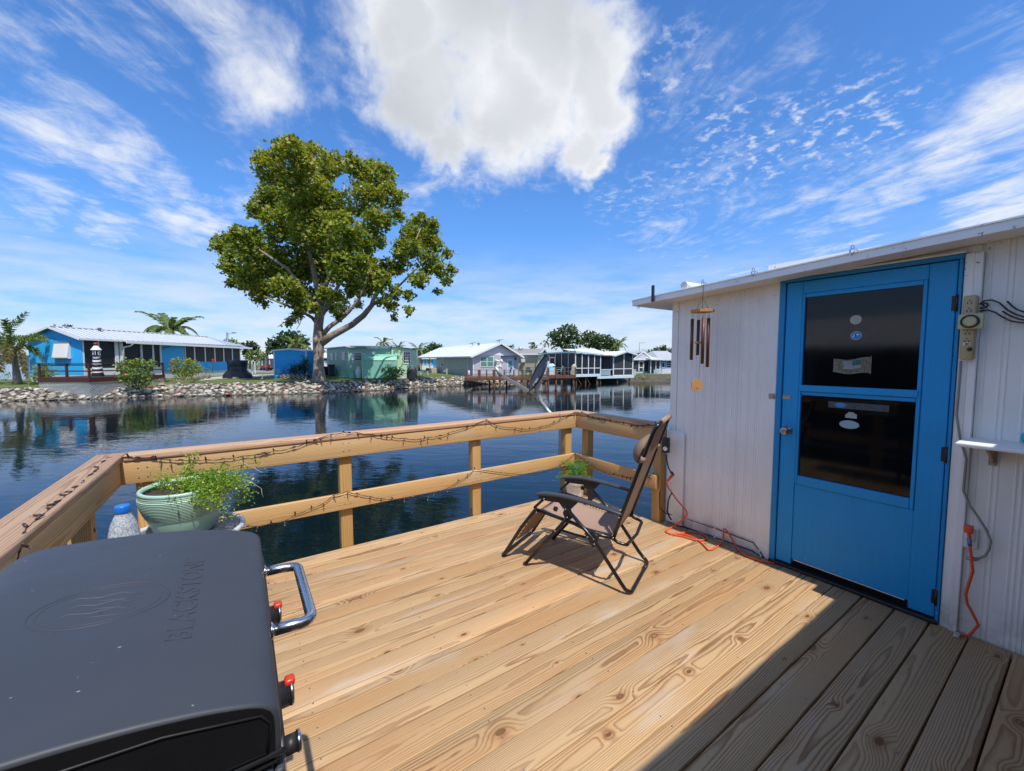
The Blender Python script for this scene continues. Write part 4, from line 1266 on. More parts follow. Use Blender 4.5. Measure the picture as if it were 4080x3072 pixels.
    fl = [onz(*Z(*q), .010) for q in ((430, 1255), (368, 1290), (400, 1318), (470, 1336), (560, 1352), (680, 1388), (770, 1395), (818, 1380), (805, 1345), (740, 1318), (620, 1308), (500, 1318), (420, 1330), (520, 1322), (640, 1350), (740, 1405), (800, 1462), (840, 1500), (880, 1497))]
    fl += [onz(*Y7(*q), .010) for q in ((400, 1532), (440, 1505), (478, 1488), (494, 1497), (500, 1528), (530, 1560), (600, 1588), (672, 1602))]
    fl = [Vector((min(q.x, WX - .032), q.y, q.z + max(0, q.x - WX + .032) * .8)) for q in fl]
    pts = hang + fl
    t = thing('orange_cord', 'long orange extension cord looped on the sunlit deck at the wall foot', 'cord', pts[0])
    o = -pts[0]
    # smooth the run
    sm = []
    q = [p_ + o for p_ in pts]
    for i in range(len(q) - 1):
        p0 = q[max(0, i - 1)]; p1 = q[i]; p2 = q[i + 1]; p3 = q[min(len(q) - 1, i + 2)]
        for j in range(4):
            u = j / 4
            sm.append(.5 * ((2 * p1) + (p2 - p0) * u + (2 * p0 - 5 * p1 + 4 * p2 - p3) * u * u + (3 * p1 - p0 - 3 * p2 + p3) * u ** 3))
    sm.append(q[-1])
    MB().tube(sm[5:], .0062, 8).build('cable', M['orange'], t)
    MB().tube([q[0], q[1]], [.014, .010], 8).build('connector', M['orange'], t)
    st = [onx(*Z(*k_), 3.09) + o for k_ in ((435, 872), (410, 915), (395, 960), (386, 1080), (405, 1130), (430, 1172))]
    b = MB()
    for i in range(len(st) - 1): b.beam(st[i], st[i + 1], .003, .018, (1, 0, 0))
    b.build('cord_strap', M['rope_d'], t)
    # black cables pinned along the foot of the wall
    c1 = [onx(*Z(300, 860), 3.094), onx(*Z(300, 1040), 3.094), onx(*Z(370, 1100), 3.16), onx(*Z(540, 1140), WX - .014)] + [onx(*Y7(*k_), WX - .014) for k_ in ((245, 1390), (400, 1442), (575, 1508), (605, 1545), (628, 1583))]
    c2 = [onx(*Z(360, 1200), WX - .014), onx(*Z(440, 1225), WX - .014), onx(*Z(570, 1250), WX - .014)] + [onx(*Y7(*k_), WX - .014) for k_ in ((400, 1483), (570, 1545), (610, 1570), (632, 1588))]
    for c_, lb in ((c1, 'upper black cable sagging along the foot of the white wall'), (c2, 'lower black cable lying along the bottom edge of the white wall')):
        t = thing('black_cable', lb, 'cable', c_[0])
        MB().tube([k_ - c_[0] for k_ in c_], .0042, 6).build('cable_run', M['rope_d'], t)
        for k_ in c_[3:-1:2]: MB().cbox(-.006, .006, -.006, .006, -.006, .008, .001).build('cable_clip', M['white_p'], t, k_ - c_[0])


build_wall_things()

# ------------------------------------------------------------------ griddle
def bevel_sharp(me, width, seg=3, ang=35):
    bm = bmesh.new(); bm.from_mesh(me)
    bmesh.ops.remove_doubles(bm, verts=bm.verts[:], dist=1e-5)
    ed = [e for e in bm.edges if len(e.link_faces) == 2 and e.calc_face_angle(0) > math.radians(ang)]
    bmesh.ops.bevel(bm, geom=ed, offset=width, segments=seg, affect='EDGES', profile=.5, clamp_overlap=True)
    bm.to_mesh(me); bm.free()
    for p in me.polygons: p.use_smooth = True
    if hasattr(me, 'set_sharp_from_angle'): me.set_sharp_from_angle(angle=math.radians(50))


HOOD = [(.030, .905), (.031, .968), (.010, .988), (-.05, 1.008), (-.12, 1.024), (-.20, 1.036), (-.30, 1.044), (-.40, 1.046), (-.455, 1.022), (-.462, .905)]


def hood_z(x):
    p = sorted(HOOD[1:-1])
    for (x0, z0), (x1, z1) in zip(p, p[1:]):
        if x0 <= x <= x1: return z0 + (z1 - z0) * (x - x0) / (x1 - x0)
    return 1.0


def hood_slope(x): return math.atan2(hood_z(x + .01) - hood_z(x - .01), .02)


def build_griddle():
    Y0, Y1 = .652, 1.352
    t = thing('griddle', 'dark grey flat top griddle with closed hood and steel handle', 'griddle', (-.2, 1.0, 0))
    o = Vector((.2, -1.0, 0))
    def P(mb, name, m, label=None):
        mb.v = [tuple(Vector(q) + o) for q in mb.v]
        q = mb.build(name, [M[k] for k in m] if isinstance(m, (list, tuple)) else M[m], t)
        if label: q['label'] = label
        return q
    # hood: side-on profile, refined, swept across
    prof = []
    for (a, b) in zip(HOOD, HOOD[1:]):
        for j in range(4): prof.append((a[0] + (b[0] - a[0]) * j / 4, a[1] + (b[1] - a[1]) * j / 4))
    prof.append(HOOD[-1])
    # round it with a little smoothing
    for _ in range(2):
        prof = [prof[0]] + [((prof[i - 1][0] + 2 * prof[i][0] + prof[i + 1][0]) / 4, (prof[i - 1][1] + 2 * prof[i][1] + prof[i + 1][1]) / 4) for i in range(1, len(prof) - 1)] + [prof[-1]]
    h = P(MB().prism(prof, Y0, Y1, 'y'), 'hood', 'powder')
    bevel_sharp(h.data, .006, 3, 40)
    # pressed panel outline in the near side of the hood
    poly = [(.012, .912), (.018, .955), (.006, .972), (-.10, .998), (-.30, 1.016), (-.43, 1.012), (-.44, .93)]
    m = MB()
    m.tube([(a, Y0 - .0018, b) for a, b in poly] + [(poly[0][0], Y0 - .0018, poly[0][1])], .0022, 6)
    P(m, 'side_panel_bead', 'end_shade')
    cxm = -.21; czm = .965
    P(MB().prism([(cxm + (a - cxm) * .968, czm + (b - czm) * .91) for a, b in prof], Y0 - .0012, Y0 + .004, 'y'), 'hood_end_shade', 'end_shade')  # dark overlay that paints shade onto the hood's near side
    # rolled bottom lip of the hood
    P(MB().tube([(.030, Y0, .905), (-.455, Y0, .905)], .005, 6).tube([(.031, Y0, .905), (.031, Y1, .905)], .005, 6), 'hood_lip', 'black_plastic')
    # handle
    zc = .935
    pts = [(.030, 1.185, zc)]
    pts += [(.075, 1.185, zc - .002)]
    for i in range(5):
        an = i * math.pi / 8
        pts.append((.085 + .022 * math.sin(an), 1.163 + .022 * math.cos(an), zc - .004))
    for i in range(5):
        an = math.pi / 2 + i * math.pi / 8
        pts.append((.085 + .022 * math.sin(an), .935 + .022 * math.cos(an), zc - .004))
    pts += [(.075, .913, zc - .002), (.030, .913, zc)]
    P(MB().tube(pts, .0115, 14), 'hood_handle', 'chrome')
    for y in (1.185, .913): P(MB().lathe([(.017, 0), (.016, .004), (.012, .006)], 16, (.031, y, zc), axis=(1, 0, 0)), 'handle_mount', 'chrome')
    # body
    P(MB().cbox(-.45, .020, Y0 + .008, Y1 - .008, .72, .882, .006, 0, 2), 'firebox', 'powder')
    P(MB().cbox(.0205, .034, Y0 + .004, Y1 - .004, .725, .872, .004, 0, 2), 'control_panel', 'powder')
    P(MB().cbox(-.455, .026, Y0 + .002, Y1 - .002, .884, .897, .004), 'plate_rim', 'black_plastic')
    def knob(y, z, red):
        k = MB().lathe([(.027, 0), (.027, .004), (.024, .006), (.0235, .024)], 24, (.035, y, z), axis=(1, 0, 0))
        q = P(k, 'burner_knob' if red else 'igniter_button', 'black_plastic')
        b = MB().lathe([(.0245, .0242), (.025, .028), (.022, .031), (.010, .032)], 24, (.035, y, z), axis=(1, 0, 0))
        P(b, 'knob_bezel', 'chrome')
        if red:
            P(MB().cbox(.050, .069, y - .010, y + .012, z + .016, z + .031, .005, 0, 2), 'knob_pointer', 'red')
    knob(1.195, .808, True); knob(.893, .808, True)
    P(MB().lathe([(.018, 0), (.018, .006)], 18, (.035, .775, .80), axis=(1, 0, 0)), 'igniter_base', 'chrome')
    P(MB().lathe([(.0155, .006), (.0155, .024)], 18, (.035, .775, .80), axis=(1, 0, 0)), 'igniter_button', 'black_plastic')
    P(MB().lathe([(.017, .0242), (.017, .030), (.011, .032)], 18, (.035, .775, .80), axis=(1, 0, 0)), 'igniter_cap', 'chrome')
    # side shelf on the far side and the cart below
    P(MB().cbox(-.43, .01, Y1 + .004, Y1 + .38, .775, .800, .006), 'side_shelf', 'powder')
    for x in (-.42, -.02):
        for y in (Y0 + .03, Y1 - .03):
            P(MB().cbox(x - .018, x + .018, y - .018, y + .018, .03, .7185, .003), 'leg', 'powder')
    P(MB().cbox(-.44, .0, Y0 + .02, Y1 - .02, .20, .222, .004), 'lower_shelf', 'powder')
    wh = MB().lathe([(.028, -.012), (.030, -.006), (.030, .006), (.028, .012)], 16, axis=(0, 1, 0)).mesh('caster', M['black_plastic'])
    for x in (-.42, -.02):
        for y in (Y0 + .03, Y1 - .03): link('caster', wh, t, Vector((x, y, .030)) + o)
    # pressed emblem and lettering
    def on_hood(x, y, lift=.0008):
        return Vector((x, y, hood_zs(x) + lift))
    xs = np.array([p[0] for p in prof][2:-2][::-1]); zs = np.array([p[1] for p in prof][2:-2][::-1])
    def hood_zs(x): return float(np.interp(x, xs, zs))
    em = MB()
    cx, cy, ax, ay = -.222, .997, .092, .074
    for s, r in ((1.0, .0013), (.88, .0009)):
        em.tube([on_hood(cx + ax * s * math.cos(a), cy + ay * s * math.sin(a), -.0002) for a in np.linspace(0, 2 * math.pi, 60, endpoint=False)], r, 6, closed=True)
    for k, (a0, sc) in enumerate(((-.030, 1.0), (-.002, .86), (.026, 1.0))):
        fl = [(-.050, a0 - .006), (-.020, a0 + .010), (.010, a0 + .002), (.040, a0 + .014), (.056, a0 + .004)]
        em.tube([on_hood(cx - u * sc, cy + v * 1.0, -.0008) for u, v in fl], [.0010, .0018, .0020, .0018, .0008], 6)
        fl = [(-.050, a0 - .006), (-.026, a0 - .018), (.006, a0 - .012), (.034, a0 - .004)]
        em.tube([on_hood(cx - u * sc, cy + v * 1.0, -.0008) for u, v in fl], [.0010, .0016, .0016, .0008], 6)
    P(em, 'pressed_emblem', 'powder')
    cu = bpy.data.curves.new('lettering', 'FONT')
    cu.body = 'BLACKSTONE'; cu.size = .046; cu.extrude = .0012; cu.bevel_depth = .0005; cu.align_x = 'CENTER'; cu.align_y = 'CENTER'; cu.space_character = 1.06
    tmp = bpy.data.objects.new('lettering_tmp', cu); COL.objects.link(tmp)
    bpy.context.view_layer.update()
    dg = bpy.context.evaluated_depsgraph_get()
    me = bpy.data.meshes.new_from_object(tmp.evaluated_get(dg))
    bpy.data.objects.remove(tmp)
    wid = max(v.co.x for v in me.vertices) - min(v.co.x for v in me.vertices)
    k = .325 / wid
    for v in me.vertices:
        x = -.100 - v.co.y * 1.08; y = .995 + v.co.x * k
        v.co = Vector((x, y, hood_zs(x) + v.co.z * .75)) + o
    me.name = 'pressed_lettering'
    me.materials.clear(); me.materials.append(M['powder'])
    link('pressed_lettering', me, t)
    return t


build_griddle()

# ------------------------------------------------------------------ reclining lounge chair
def build_chair():
    f = Vector((-.43, .90, 0)).normalized()
    t = thing('lounge_chair', 'black tube folding recliner with tan sling seat on the deck', 'chair', (1.99, 1.60, 0), math.atan2(f.y, f.x))
    W = -.46; R = .0125
    def tube(name, pts, r=R, m='black_metal', n=10):
        return MB().tube(pts, r, n).build(name, M[m], t)
    def arc(p, q, c, k=6):
        """rounded corner from p to q around control c"""
        p, q, c = Vector(p), Vector(q), Vector(c)
        return [p * (1 - u) ** 2 + c * 2 * u * (1 - u) + q * u * u for u in [i / k for i in range(k + 1)]]
    for s, y in ((0, 0.0), (1, W)):
        sg = 1 if s == 0 else -1
        tube('seat_rail', [(.672, y - sg * .012, .415), (.40, y - sg * .012, .375), (.245, y - sg * .012, .335), (.125, y - sg * .012, .335)])
        tube('front_leg', [(.756, y + sg * .012, .012), (.52, y + sg * .012, .305), (.431, y + sg * .012, .422)])
        MB().cbox(.742, .772, y + sg * .012 - .014, y + sg * .012 + .014, 0, .022, .005).build('foot_cap', M['black_plastic'], t)
        tube('arm_link', [(.692, y, .432), (.612, y, .514)], .010)
        tube('brace', [(.505, y - sg * .02, .305), (.395, y - sg * .02, .296), (.288, y - sg * .004, .300)], .008)
        # arm rest
        ar = [(.690, .519), (.672, .531), (.640, .541), (.590, .549), (.50, .5535), (.42, .552), (.30, .542), (.18, .526), (.085, .512), (.066, .508)]
        sec = [(.6, .35), (.9, .8), (1, 1), (1, 1.05), (1, 1.1), (1, 1.1), (1, 1), (1, .95), (1, .9), (.75, .55)]
        mb = MB(); ring = []
        for (x, z), (a, b) in zip(ar, sec):
            for i in range(12):
                an = 2 * math.pi * i / 12
                cx_ = math.copysign(abs(math.cos(an)) ** .6, math.cos(an)); sx_ = math.copysign(abs(math.sin(an)) ** .7, math.sin(an))
                ring.append((x, y + cx_ * .026 * a, z + sx_ * .011 * b))
        k = len(ar)
        fs = [(i * 12 + j, i * 12 + (j + 1) % 12, (i + 1) * 12 + (j + 1) % 12, (i + 1) * 12 + j) for i in range(k - 1) for j in range(12)]
        mb.add(ring, fs + [tuple(range(12)), tuple(range((k - 1) * 12, k * 12))[::-1]], 0, True)
        mb.build('armrest', M['arm'], t)
        MB().prism([(.655, .528), (.655, .508), (.60, .500), (.50, .505), (.47, .470), (.435, .462), (.41, .478), (.38, .512), (.36, .535), (.50, .545)], y - .008, y + .008, 'y').build('arm_bracket', M['black_plastic'], t)
        MB().prism([(.470, .440), (.452, .400), (.425, .392), (.400, .420), (.425, .480), (.455, .478)], y - .012, y + .012, 'y').build('pivot_plate', M['black_plastic'], t)
        MB().lathe([(.026, -.010), (.026, .010)], 18, (.246, y, .316), axis=(0, 1, 0)).build('hub', M['black_plastic'], t)
        MB().beam((.300, y + sg * .004, .345), (.240, y + sg * .004, .262), .030, .032).build('leg_sleeve', M['black_plastic'], t)
        # star knob on the outer side
        st = [((.013 + .006 * (i % 2 == 0)) * math.cos(i * math.pi / 6), (.013 + .006 * (i % 2 == 0)) * math.sin(i * math.pi / 6)) for i in range(12)]
        yo = y + sg * .030
        MB().prism([(.515 + a, .466 + b) for a, b in st], yo - .008, yo + .008, 'y').tube([(.515, y, .466), (.515, yo, .466)], .005, 6).build('lock_knob', M['black_plastic'], t)
        rv = MB()
        for (a, b) in ((.606, .516), (.443, .475), (.431, .422), (.519, .308), (.246, .316), (.290, .318), (.242, .283), (.122, .350), (.085, .490), (.664, .411)):
            rv.lathe([(.0055, 0), (.0050, .003), (.002, .004)], 8, (a, y + sg * .0245, b), axis=(0, sg, 0))
        rv.build('rivets', M['chrome'], t)
        # lacing along the sling edge
        lc = MB(); yi = y - sg * .046; yr = y - sg * .014
        for i in range(22):
            u0 = i / 22; u1 = (i + .5) / 22; u2 = (i + 1) / 22
            def rail(u): return Vector((.655 + (.15 - .655) * u, yr, .418 + (.343 - .418) * u))
            def edge(u): return Vector((.655 + (.15 - .655) * u, yi, .410 + (.335 - .410) * u - .022 * math.sin(math.pi * u)))
            lc.tube([edge(u0), rail(u1), edge(u2)], .0019, 4)
        for i in range(26):
            u0 = i / 26; u1 = (i + .5) / 26; u2 = (i + 1) / 26
            def rail2(u): return Vector((.112 + (-.112 - .112) * u, yr + sg * .01, .37 + .68 * u))
            def edge2(u): return Vector((.112 + (-.112 - .112) * u + .013, yi, .37 + .68 * u))
            lc.tube([edge2(u0), rail2(u1), edge2(u2)], .0019, 4)
        for i in range(8):
            u0 = i / 8; u1 = (i + .5) / 8; u2 = (i + 1) / 8
            def rail3(u): return Vector((.70 + .17 * u, yr, .40 - .26 * u))
            def edge3(u): return Vector((.70 + .17 * u, yi, .395 - .26 * u))
            lc.tube([edge3(u0), rail3(u1), edge3(u2)], .0019, 4)
        lc.build('lacing', M['rope_d'], t)
    # rear leg U
    tube('rear_leg', [(.443, .012, .478), (.245, .012, .300), (.065, .012, .062)] + arc((.04, .012, .032), (.006, -.035, .012), (.005, .008, .012)) + [(.0, -.40, .012)] + arc((.0, W + .045, .012), (.035, W - .012, .030), (.0, W - .008, .012)) + [(.065, W - .012, .062), (.245, W - .012, .300), (.443, W - .012, .478)])
    MB().tube([(.002, -.345, .012), (.001, -.40, .012)], .015, 10).build('leg_coupling', M['black_plastic'], t)
    # back frame: one hoop
    tube('back_frame', [(.124, .0, .335), (.085, .0, .47), (-.02, .0, .79), (-.10, .0, 1.03)] + arc((-.113, .0, 1.062), (-.135, -.05, 1.095), (-.133, -.004, 1.095)) + [(-.137, W / 2, 1.098)] + arc((-.135, W + .05, 1.095), (-.113, W, 1.062), (-.133, W + .004, 1.095)) + [(-.10, W, 1.03), (-.02, W, .79), (.085, W, .47), (.124, W, .335)], .0118)
    MB().tube([(-.134, -.075, 1.0965), (-.137, W / 2, 1.099), (-.134, W + .075, 1.0965)], .0165, 14).build('top_sleeve', M['sling'], t)
    tube('back_loop', [(.130, -.004, .335)] + arc((.10, -.004, .318), (.045, -.05, .302), (.03, -.006, .306)) + [(.030, W / 2, .300)] + arc((.045, W + .05, .302), (.10, W + .004, .318), (.03, W + .006, .306)) + [(.130, W + .004, .335)], .0105)
    # foot rest hoop
    tube('footrest_frame', [(.676, 0, .430), (.80, 0, .262), (.925, 0, .060)] + arc((.94, 0, .036), (.957, -.045, .022), (.957, -.004, .020)) + [(.960, W / 2, .020)] + arc((.957, W + .045, .022), (.94, W, .036), (.957, W + .004, .020)) + [(.925, W, .060), (.80, W, .262), (.676, W, .430)])
    for y in (-.03, W + .03): MB().lathe([(.016, -.012), (.016, .012)], 10, (.962, y, .014), axis=(0, 1, 0)).build('foot_cap', M['black_plastic'], t)
    # slings
    def sheet(name, fn, nu, nv, label=None):
        v = []; fs = []
        for i in range(nu + 1):
            for j in range(nv + 1): v.append(fn(i / nu, j / nv))
        for i in range(nu):
            for j in range(nv):
                a = i * (nv + 1) + j
                fs.append((a, a + 1, a + nv + 2, a + nv + 1))
        q = MB().add(v, fs, 0, True).build(name, M['sling'], t)
        so = q.modifiers.new('thick', 'SOLIDIFY'); so.thickness = .0016
        return q
    y0, y1 = -.046, W + .046
    sheet('seat_sling', lambda u, v: (.655 + (.15 - .655) * u, y0 + (y1 - y0) * v, .410 + (.335 - .410) * u - .022 * math.sin(math.pi * u) - .030 * math.sin(math.pi * v) * math.sin(math.pi * (.1 + .8 * u))), 16, 12)
    sheet('back_sling', lambda u, v: (.112 + (-.140 - .112) * u + .014 + .004 * math.sin(math.pi * v) * math.sin(math.pi * u), y0 + (y1 - y0) * v, .355 + (1.095 - .355) * u), 18, 12)
    sheet('footrest_sling', lambda u, v: (.700 + .175 * u, y0 + (y1 - y0) * v, .395 - .265 * u - .012 * math.sin(math.pi * v)), 8, 12)
    # head pillow with its strap
    pv = []; n = 16; cs = 12
    for i in range(cs + 1):
        u = i / cs; y = -.045 + (W + .09) * u
        sq = (1 - abs(2 * u - 1) ** 5) ** .4 if 0 < u < 1 else .05
        sq = max(sq, .55) if 0 < i < cs else .5
        for j in range(n):
            an = 2 * math.pi * j / n
            a = .058 * math.cos(an) * sq; b = .088 * math.sin(an) * sq
            if a < 0: a *= .35
            pv.append((-.030 + a * .95 - b * .31 + .01, y, .895 + b * .95 + a * .31))
    fs = [(i * n + j, i * n + (j + 1) % n, (i + 1) * n + (j + 1) % n, (i + 1) * n + j) for i in range(cs) for j in range(n)]
    MB().add(pv, fs + [tuple(range(n)), tuple(range(cs * n, cs * n + n))[::-1]], 0, True).build('head_pillow', M['pillow'], t)
    for y in (0.0, W):
        MB().tube([(-.040, y, .852), (-.052, y, .888)], .0145, 12).build('pillow_strap', M['sling'], t)
    return t


build_chair()

# ------------------------------------------------------------------ leaves
def leaf_mesh(name, pos, size, material, shape='diamond', tone=None, flat=.5, seed=1, sizes=None):
    """many separate small leaves as one mesh; pos (N,3)"""
    g = np.random.default_rng(seed)
    pos = np.asarray(pos, float); N = len(pos)
    a = g.uniform(0, 2 * np.pi, N)
    tilt = g.normal(0, flat, N); roll = g.normal(0, flat, N)
    d = np.stack([np.cos(a) * np.cos(tilt), np.sin(a) * np.cos(tilt), np.sin(tilt)], 1)
    side = np.stack([-np.sin(a), np.cos(a), np.zeros(N)], 1)
    up = np.cross(d, side)
    s2 = side * np.cos(roll)[:, None] + up * np.sin(roll)[:, None]
    u2 = np.cross(d, s2)
    L = size * g.uniform(.65, 1.35, N) if sizes is None else np.asarray(sizes)
    shp = {'diamond': [(0, 0, 0), (.5, .30, .06), (1, 0, -.04), (.5, -.30, .06)],
           'needle': [(0, 0, 0), (.5, .09, .02), (1, 0, -.06), (.5, -.09, .02)],
           'maple': [(0, 0, 0), (.22, .50, .0), (.60, .34, .04), (1, 0, -.10), (.60, -.34, .04), (.22, -.50, .0)],
           'blade': [(0, .03, 0), (.6, .05, .05), (1.0, 0, -.10), (.6, -.05, .05), (0, -.03, 0)]}[shape]
    k = len(shp)
    V = np.empty((N, k, 3))
    for i, (x, y, z) in enumerate(shp):
        V[:, i] = pos + d * (L * x)[:, None] + s2 * (L * y)[:, None] + u2 * (L * z)[:, None]
    me = bpy.data.meshes.new(name)
    me.vertices.add(N * k); me.loops.add(N * k); me.polygons.add(N)
    me.vertices.foreach_set('co', V.reshape(-1))
    me.loops.foreach_set('vertex_index', np.arange(N * k, dtype=np.int32))
    me.polygons.foreach_set('loop_start', np.arange(0, N * k, k, dtype=np.int32))
    me.polygons.foreach_set('loop_total', np.full(N, k, dtype=np.int32))
    me.update(calc_edges=True)
    at_ = me.attributes.new('tone', 'FLOAT', 'FACE')
    tn = g.uniform(0, 1, N) if tone is None else np.clip(tone, 0, 1)
    at_.data.foreach_set('value', tn.astype(np.float32))
    me.materials.append(material)
    return me


def ball(n, c, r, g, shell=.5):
    """points in an ellipsoid, thicker towards its skin"""
    v = g.normal(0, 1, (n, 3)); v /= np.linalg.norm(v, axis=1)[:, None]
    rad = g.uniform(0, 1, n) ** (shell / 3 + .08)
    return np.asarray(c) + v * rad[:, None] * np.asarray(r)


# ------------------------------------------------------------------ potted plants, table, bottle
def build_pots():
    TC = Vector((-.265, 2.69, 0)); TZ = .575
    t = thing('side_table', 'small round side table under the mint green flower pot', 'table', TC)
    MB().lathe([(.225, TZ - .016), (.235, TZ - .012), (.235, TZ - .006), (.225, TZ - .004)], 40).build('table_top', M['tweave'], t)
    MB().tube([(.246 * math.cos(a), .246 * math.sin(a), TZ - .008) for a in np.linspace(0, 2 * math.pi, 40, endpoint=False)], .014, 10, closed=True).build('table_rim', M['table'], t)
    for i in range(3):
        a = i * 2.094 + .4
        MB().tube([(.17 * math.cos(a), .17 * math.sin(a), TZ - .018), (.08 * math.cos(a), .08 * math.sin(a), TZ * .5), (.20 * math.cos(a), .20 * math.sin(a), .008)], .010, 8).build('leg', M['table'], t)
    # mint pot with thrown rings
    pc = Vector((-.270, 2.706, TZ))
    t = thing('flower_pot', 'mint green ribbed flower pot with trailing fern on the side table', 'flower pot', pc)
    prof = [(.140, 0), (.146, .004), (.166, .06), (.182, .095)]
    z = .098
    for i in range(15):
        r = .186 + .032 * math.sin(min(1, (z - .098) / .10) * math.pi / 2) - (.004 if i > 12 else 0)
        prof += [(r - .0035, z), (r + .001, z + .002), (r + .0015, z + .005), (r - .003, z + .0078)]
        z += .0083
    prof += [(.214, z + .003), (.217, z + .010), (.215, z + .018), (.206, z + .021), (.196, z + .017), (.194, z + .004)]
    prof = [(r_ * .86, z_) for r_, z_ in prof]
    MB().lathe(prof, 56, caps=False).lathe([(.0, .001), (.120, .0)], 40, caps=False).build('pot', M['mint'], t)
    zt = z + .021
    MB().lathe([(.166, zt - .034), (.10, zt - .028), (.02, zt - .026), (.001, zt - .026)], 32, caps=False).build('soil', M['soil'], t)
    g = np.random.default_rng(21)
    A = dpix(271, 954.2, .13725)
    # each frond: root, way, tip in the photo's plane through the pot, plus depth offset
    fr = [((980, 720), (1010, 480), (1045, 190), .00, 1.0), ((950, 740), (930, 520), (1080, 300), .03, .9), ((1000, 740), (960, 560), (930, 430), .06, .8),
          ((900, 740), (700, 590), (500, 510), .03, .8), ((850, 750), (720, 640), (600, 600), -.03, .8), ((780, 770), (520, 680), (290, 790), -.02, .7), ((820, 760), (600, 640), (480, 650), .08, .8), ((760, 780), (640, 740), (560, 760), .0, .5),
          ((1050, 740), (1300, 480), (1560, 400), .04, 1.0), ((1080, 740), (1350, 520), (1620, 470), -.04, 1.0), ((1100, 740), (1400, 560), (1700, 560), .02, 1.1), ((1120, 740), (1450, 560), (1800, 640), -.06, 1.1), ((1120, 730), (1500, 500), (1950, 690), -.05, 1.0),
          ((1150, 740), (1600, 560), (2000, 820), .03, 1.0), ((1100, 720), (1500, 450), (1940, 560), .08, .9), ((1150, 740), (1500, 640), (1880, 960), .02, 1.0), ((1130, 750), (1420, 650), (1560, 1180), -.12, 1.0), ((1130, 750), (1350, 680), (1500, 1000), -.14, 1.0),
          ((1080, 760), (1180, 760), (1205, 1040), -.17, .8), ((1050, 750), (1130, 740), (1170, 900), -.16, .8), ((850, 800), (830, 800), (760, 920), -.19, .45), ((1000, 740), (1150, 560), (1300, 560), .0, 1.0), ((980, 740), (1180, 640), (1350, 650), -.06, 1.0), ((1020, 750), (1120, 620), (1220, 480), .05, 1.0),
          ((1100, 700), (1500, 380), (2130, 330), .03, .35), ((1060, 740), (1280, 700), (1430, 760), -.12, .9), ((920, 740), (1000, 640), (1100, 600), -.05, .9), ((880, 750), (900, 680), (880, 640), -.08, .8), ((1140, 740), (1440, 620), (1660, 700), -.10, 1.0), ((900, 770), (960, 720), (1080, 690), -.12, .8)]
    D0 = (pc - EYEV).dot(_fw)
    def pt(q, off):
        d = sight(*A(*q)); return EYEV + d * (D0 + off) - pc
    stems = MB(); pos = []; tone = []
    for (a, b, c, off, dens) in fr:
        p0, p1, p2 = pt(a, off * .3), pt(b, off * .8), pt(c, off)
        cv = []
        for i in range(15):
            u = i / 14
            cv.append(p0 * (1 - u) ** 2 + p1 * 2 * u * (1 - u) + p2 * u * u)
        stems.tube(cv, .0011, 4, caps=False)
        ln = sum((cv[i + 1] - cv[i]).length for i in range(14))
        n = int(1000 * ln * dens)
        for _ in range(n):
            u = g.uniform(.10, 1.0); i = min(13, int(u * 14)); w = u * 14 - i
            q = cv[i].lerp(cv[i + 1], w)
            sp = .024 * (1.0 - .55 * u) + .006
            q = q + Vector(g.normal(0, 1, 3) * sp)
            pos.append(q[:]); tone.append(g.beta(2.2, 2.2) * .95 + (.3 if g.uniform() < .04 else 0) + .12 * (u - .5))
    stems.build('stems', M['fern'], t)
    link('foliage', leaf_mesh('foliage', pos, .0135, M['fern'], 'diamond', np.array(tone), .7, 4), t)
    for (a, b, c) in (((1700, 560), (1950, 620), (2140, 740)), ((2140, 740), (2150, 820), (2170, 880)), ((1900, 620), (1960, 560), (2030, 500)), ((2000, 400), (2080, 450), (2160, 490)), ((2000, 400), (1800, 310), (1600, 330))):
        MB().tube([pt(a, .02), pt(b, .02), pt(c, .02)], .0013, 4).build('dry_twig', M['canvas'], t)
    # white pot in the railing corner
    pc = Vector((2.885, 3.085, 0))
    t = thing('flower_pot', 'white plastic pot with feathery green fern in the railing corner', 'flower pot', pc)
    MB().lathe([(.066, 0), (.070, .003), (.086, .075), (.097, .135), (.100, .14), (.100, .165), (.107, .17), (.109, .222), (.106, .226), (.098, .224), (.094, .20)], 36, caps=False).build('pot', M['white_pot'], t)
    MB().lathe([(.066, .0005), (.001, .0005)], 24, caps=False).lathe([(.094, .205), (.04, .21), (.001, .212)], 24, caps=False).build('soil', M['soil'], t)
    g = np.random.default_rng(5); pos = []; tone = []; st = MB()
    for k in range(46):
        a = g.uniform(0, 6.283); el = g.uniform(.25, 1.4); L = g.uniform(.13, .25)
        d = Vector((math.cos(a) * math.cos(el), math.sin(a) * math.cos(el), math.sin(el)))
        p0 = Vector((g.uniform(-.06, .06), g.uniform(-.06, .06), .21))
        tip = p0 + d * L + Vector((0, 0, -.05 * (1.5 - el)))
        if (tip + pc).y > 3.24: tip.y = 3.24 - pc.y
        if (tip + pc).x > 3.03: tip.x = 3.03 - pc.x
        st.tube([p0, p0.lerp(tip, .5) + Vector((0, 0, .03)), tip], .0011, 4, caps=False)
        for _ in range(90):
            u = g.uniform(.3, 1.05)
            q = p0.lerp(tip, u) + Vector((0, 0, .03 * 4 * u * (1 - u))) + Vector(g.normal(0, .014, 3))
            pos.append(q[:]); tone.append(g.beta(2, 2))
    st.build('stems', M['fern2'], t)
    link('foliage', leaf_mesh('foliage', pos, .020, M['fern2'], 'needle', np.array(tone), .6, 6), t)
    # water bottle on the griddle's side shelf
    bc = Vector((-.311, 1.645, .801))
    t = thing('water_bottle', 'clear plastic water bottle with blue cap behind the griddle hood', 'bottle', bc)
    t.scale = (.82, .82, 1)
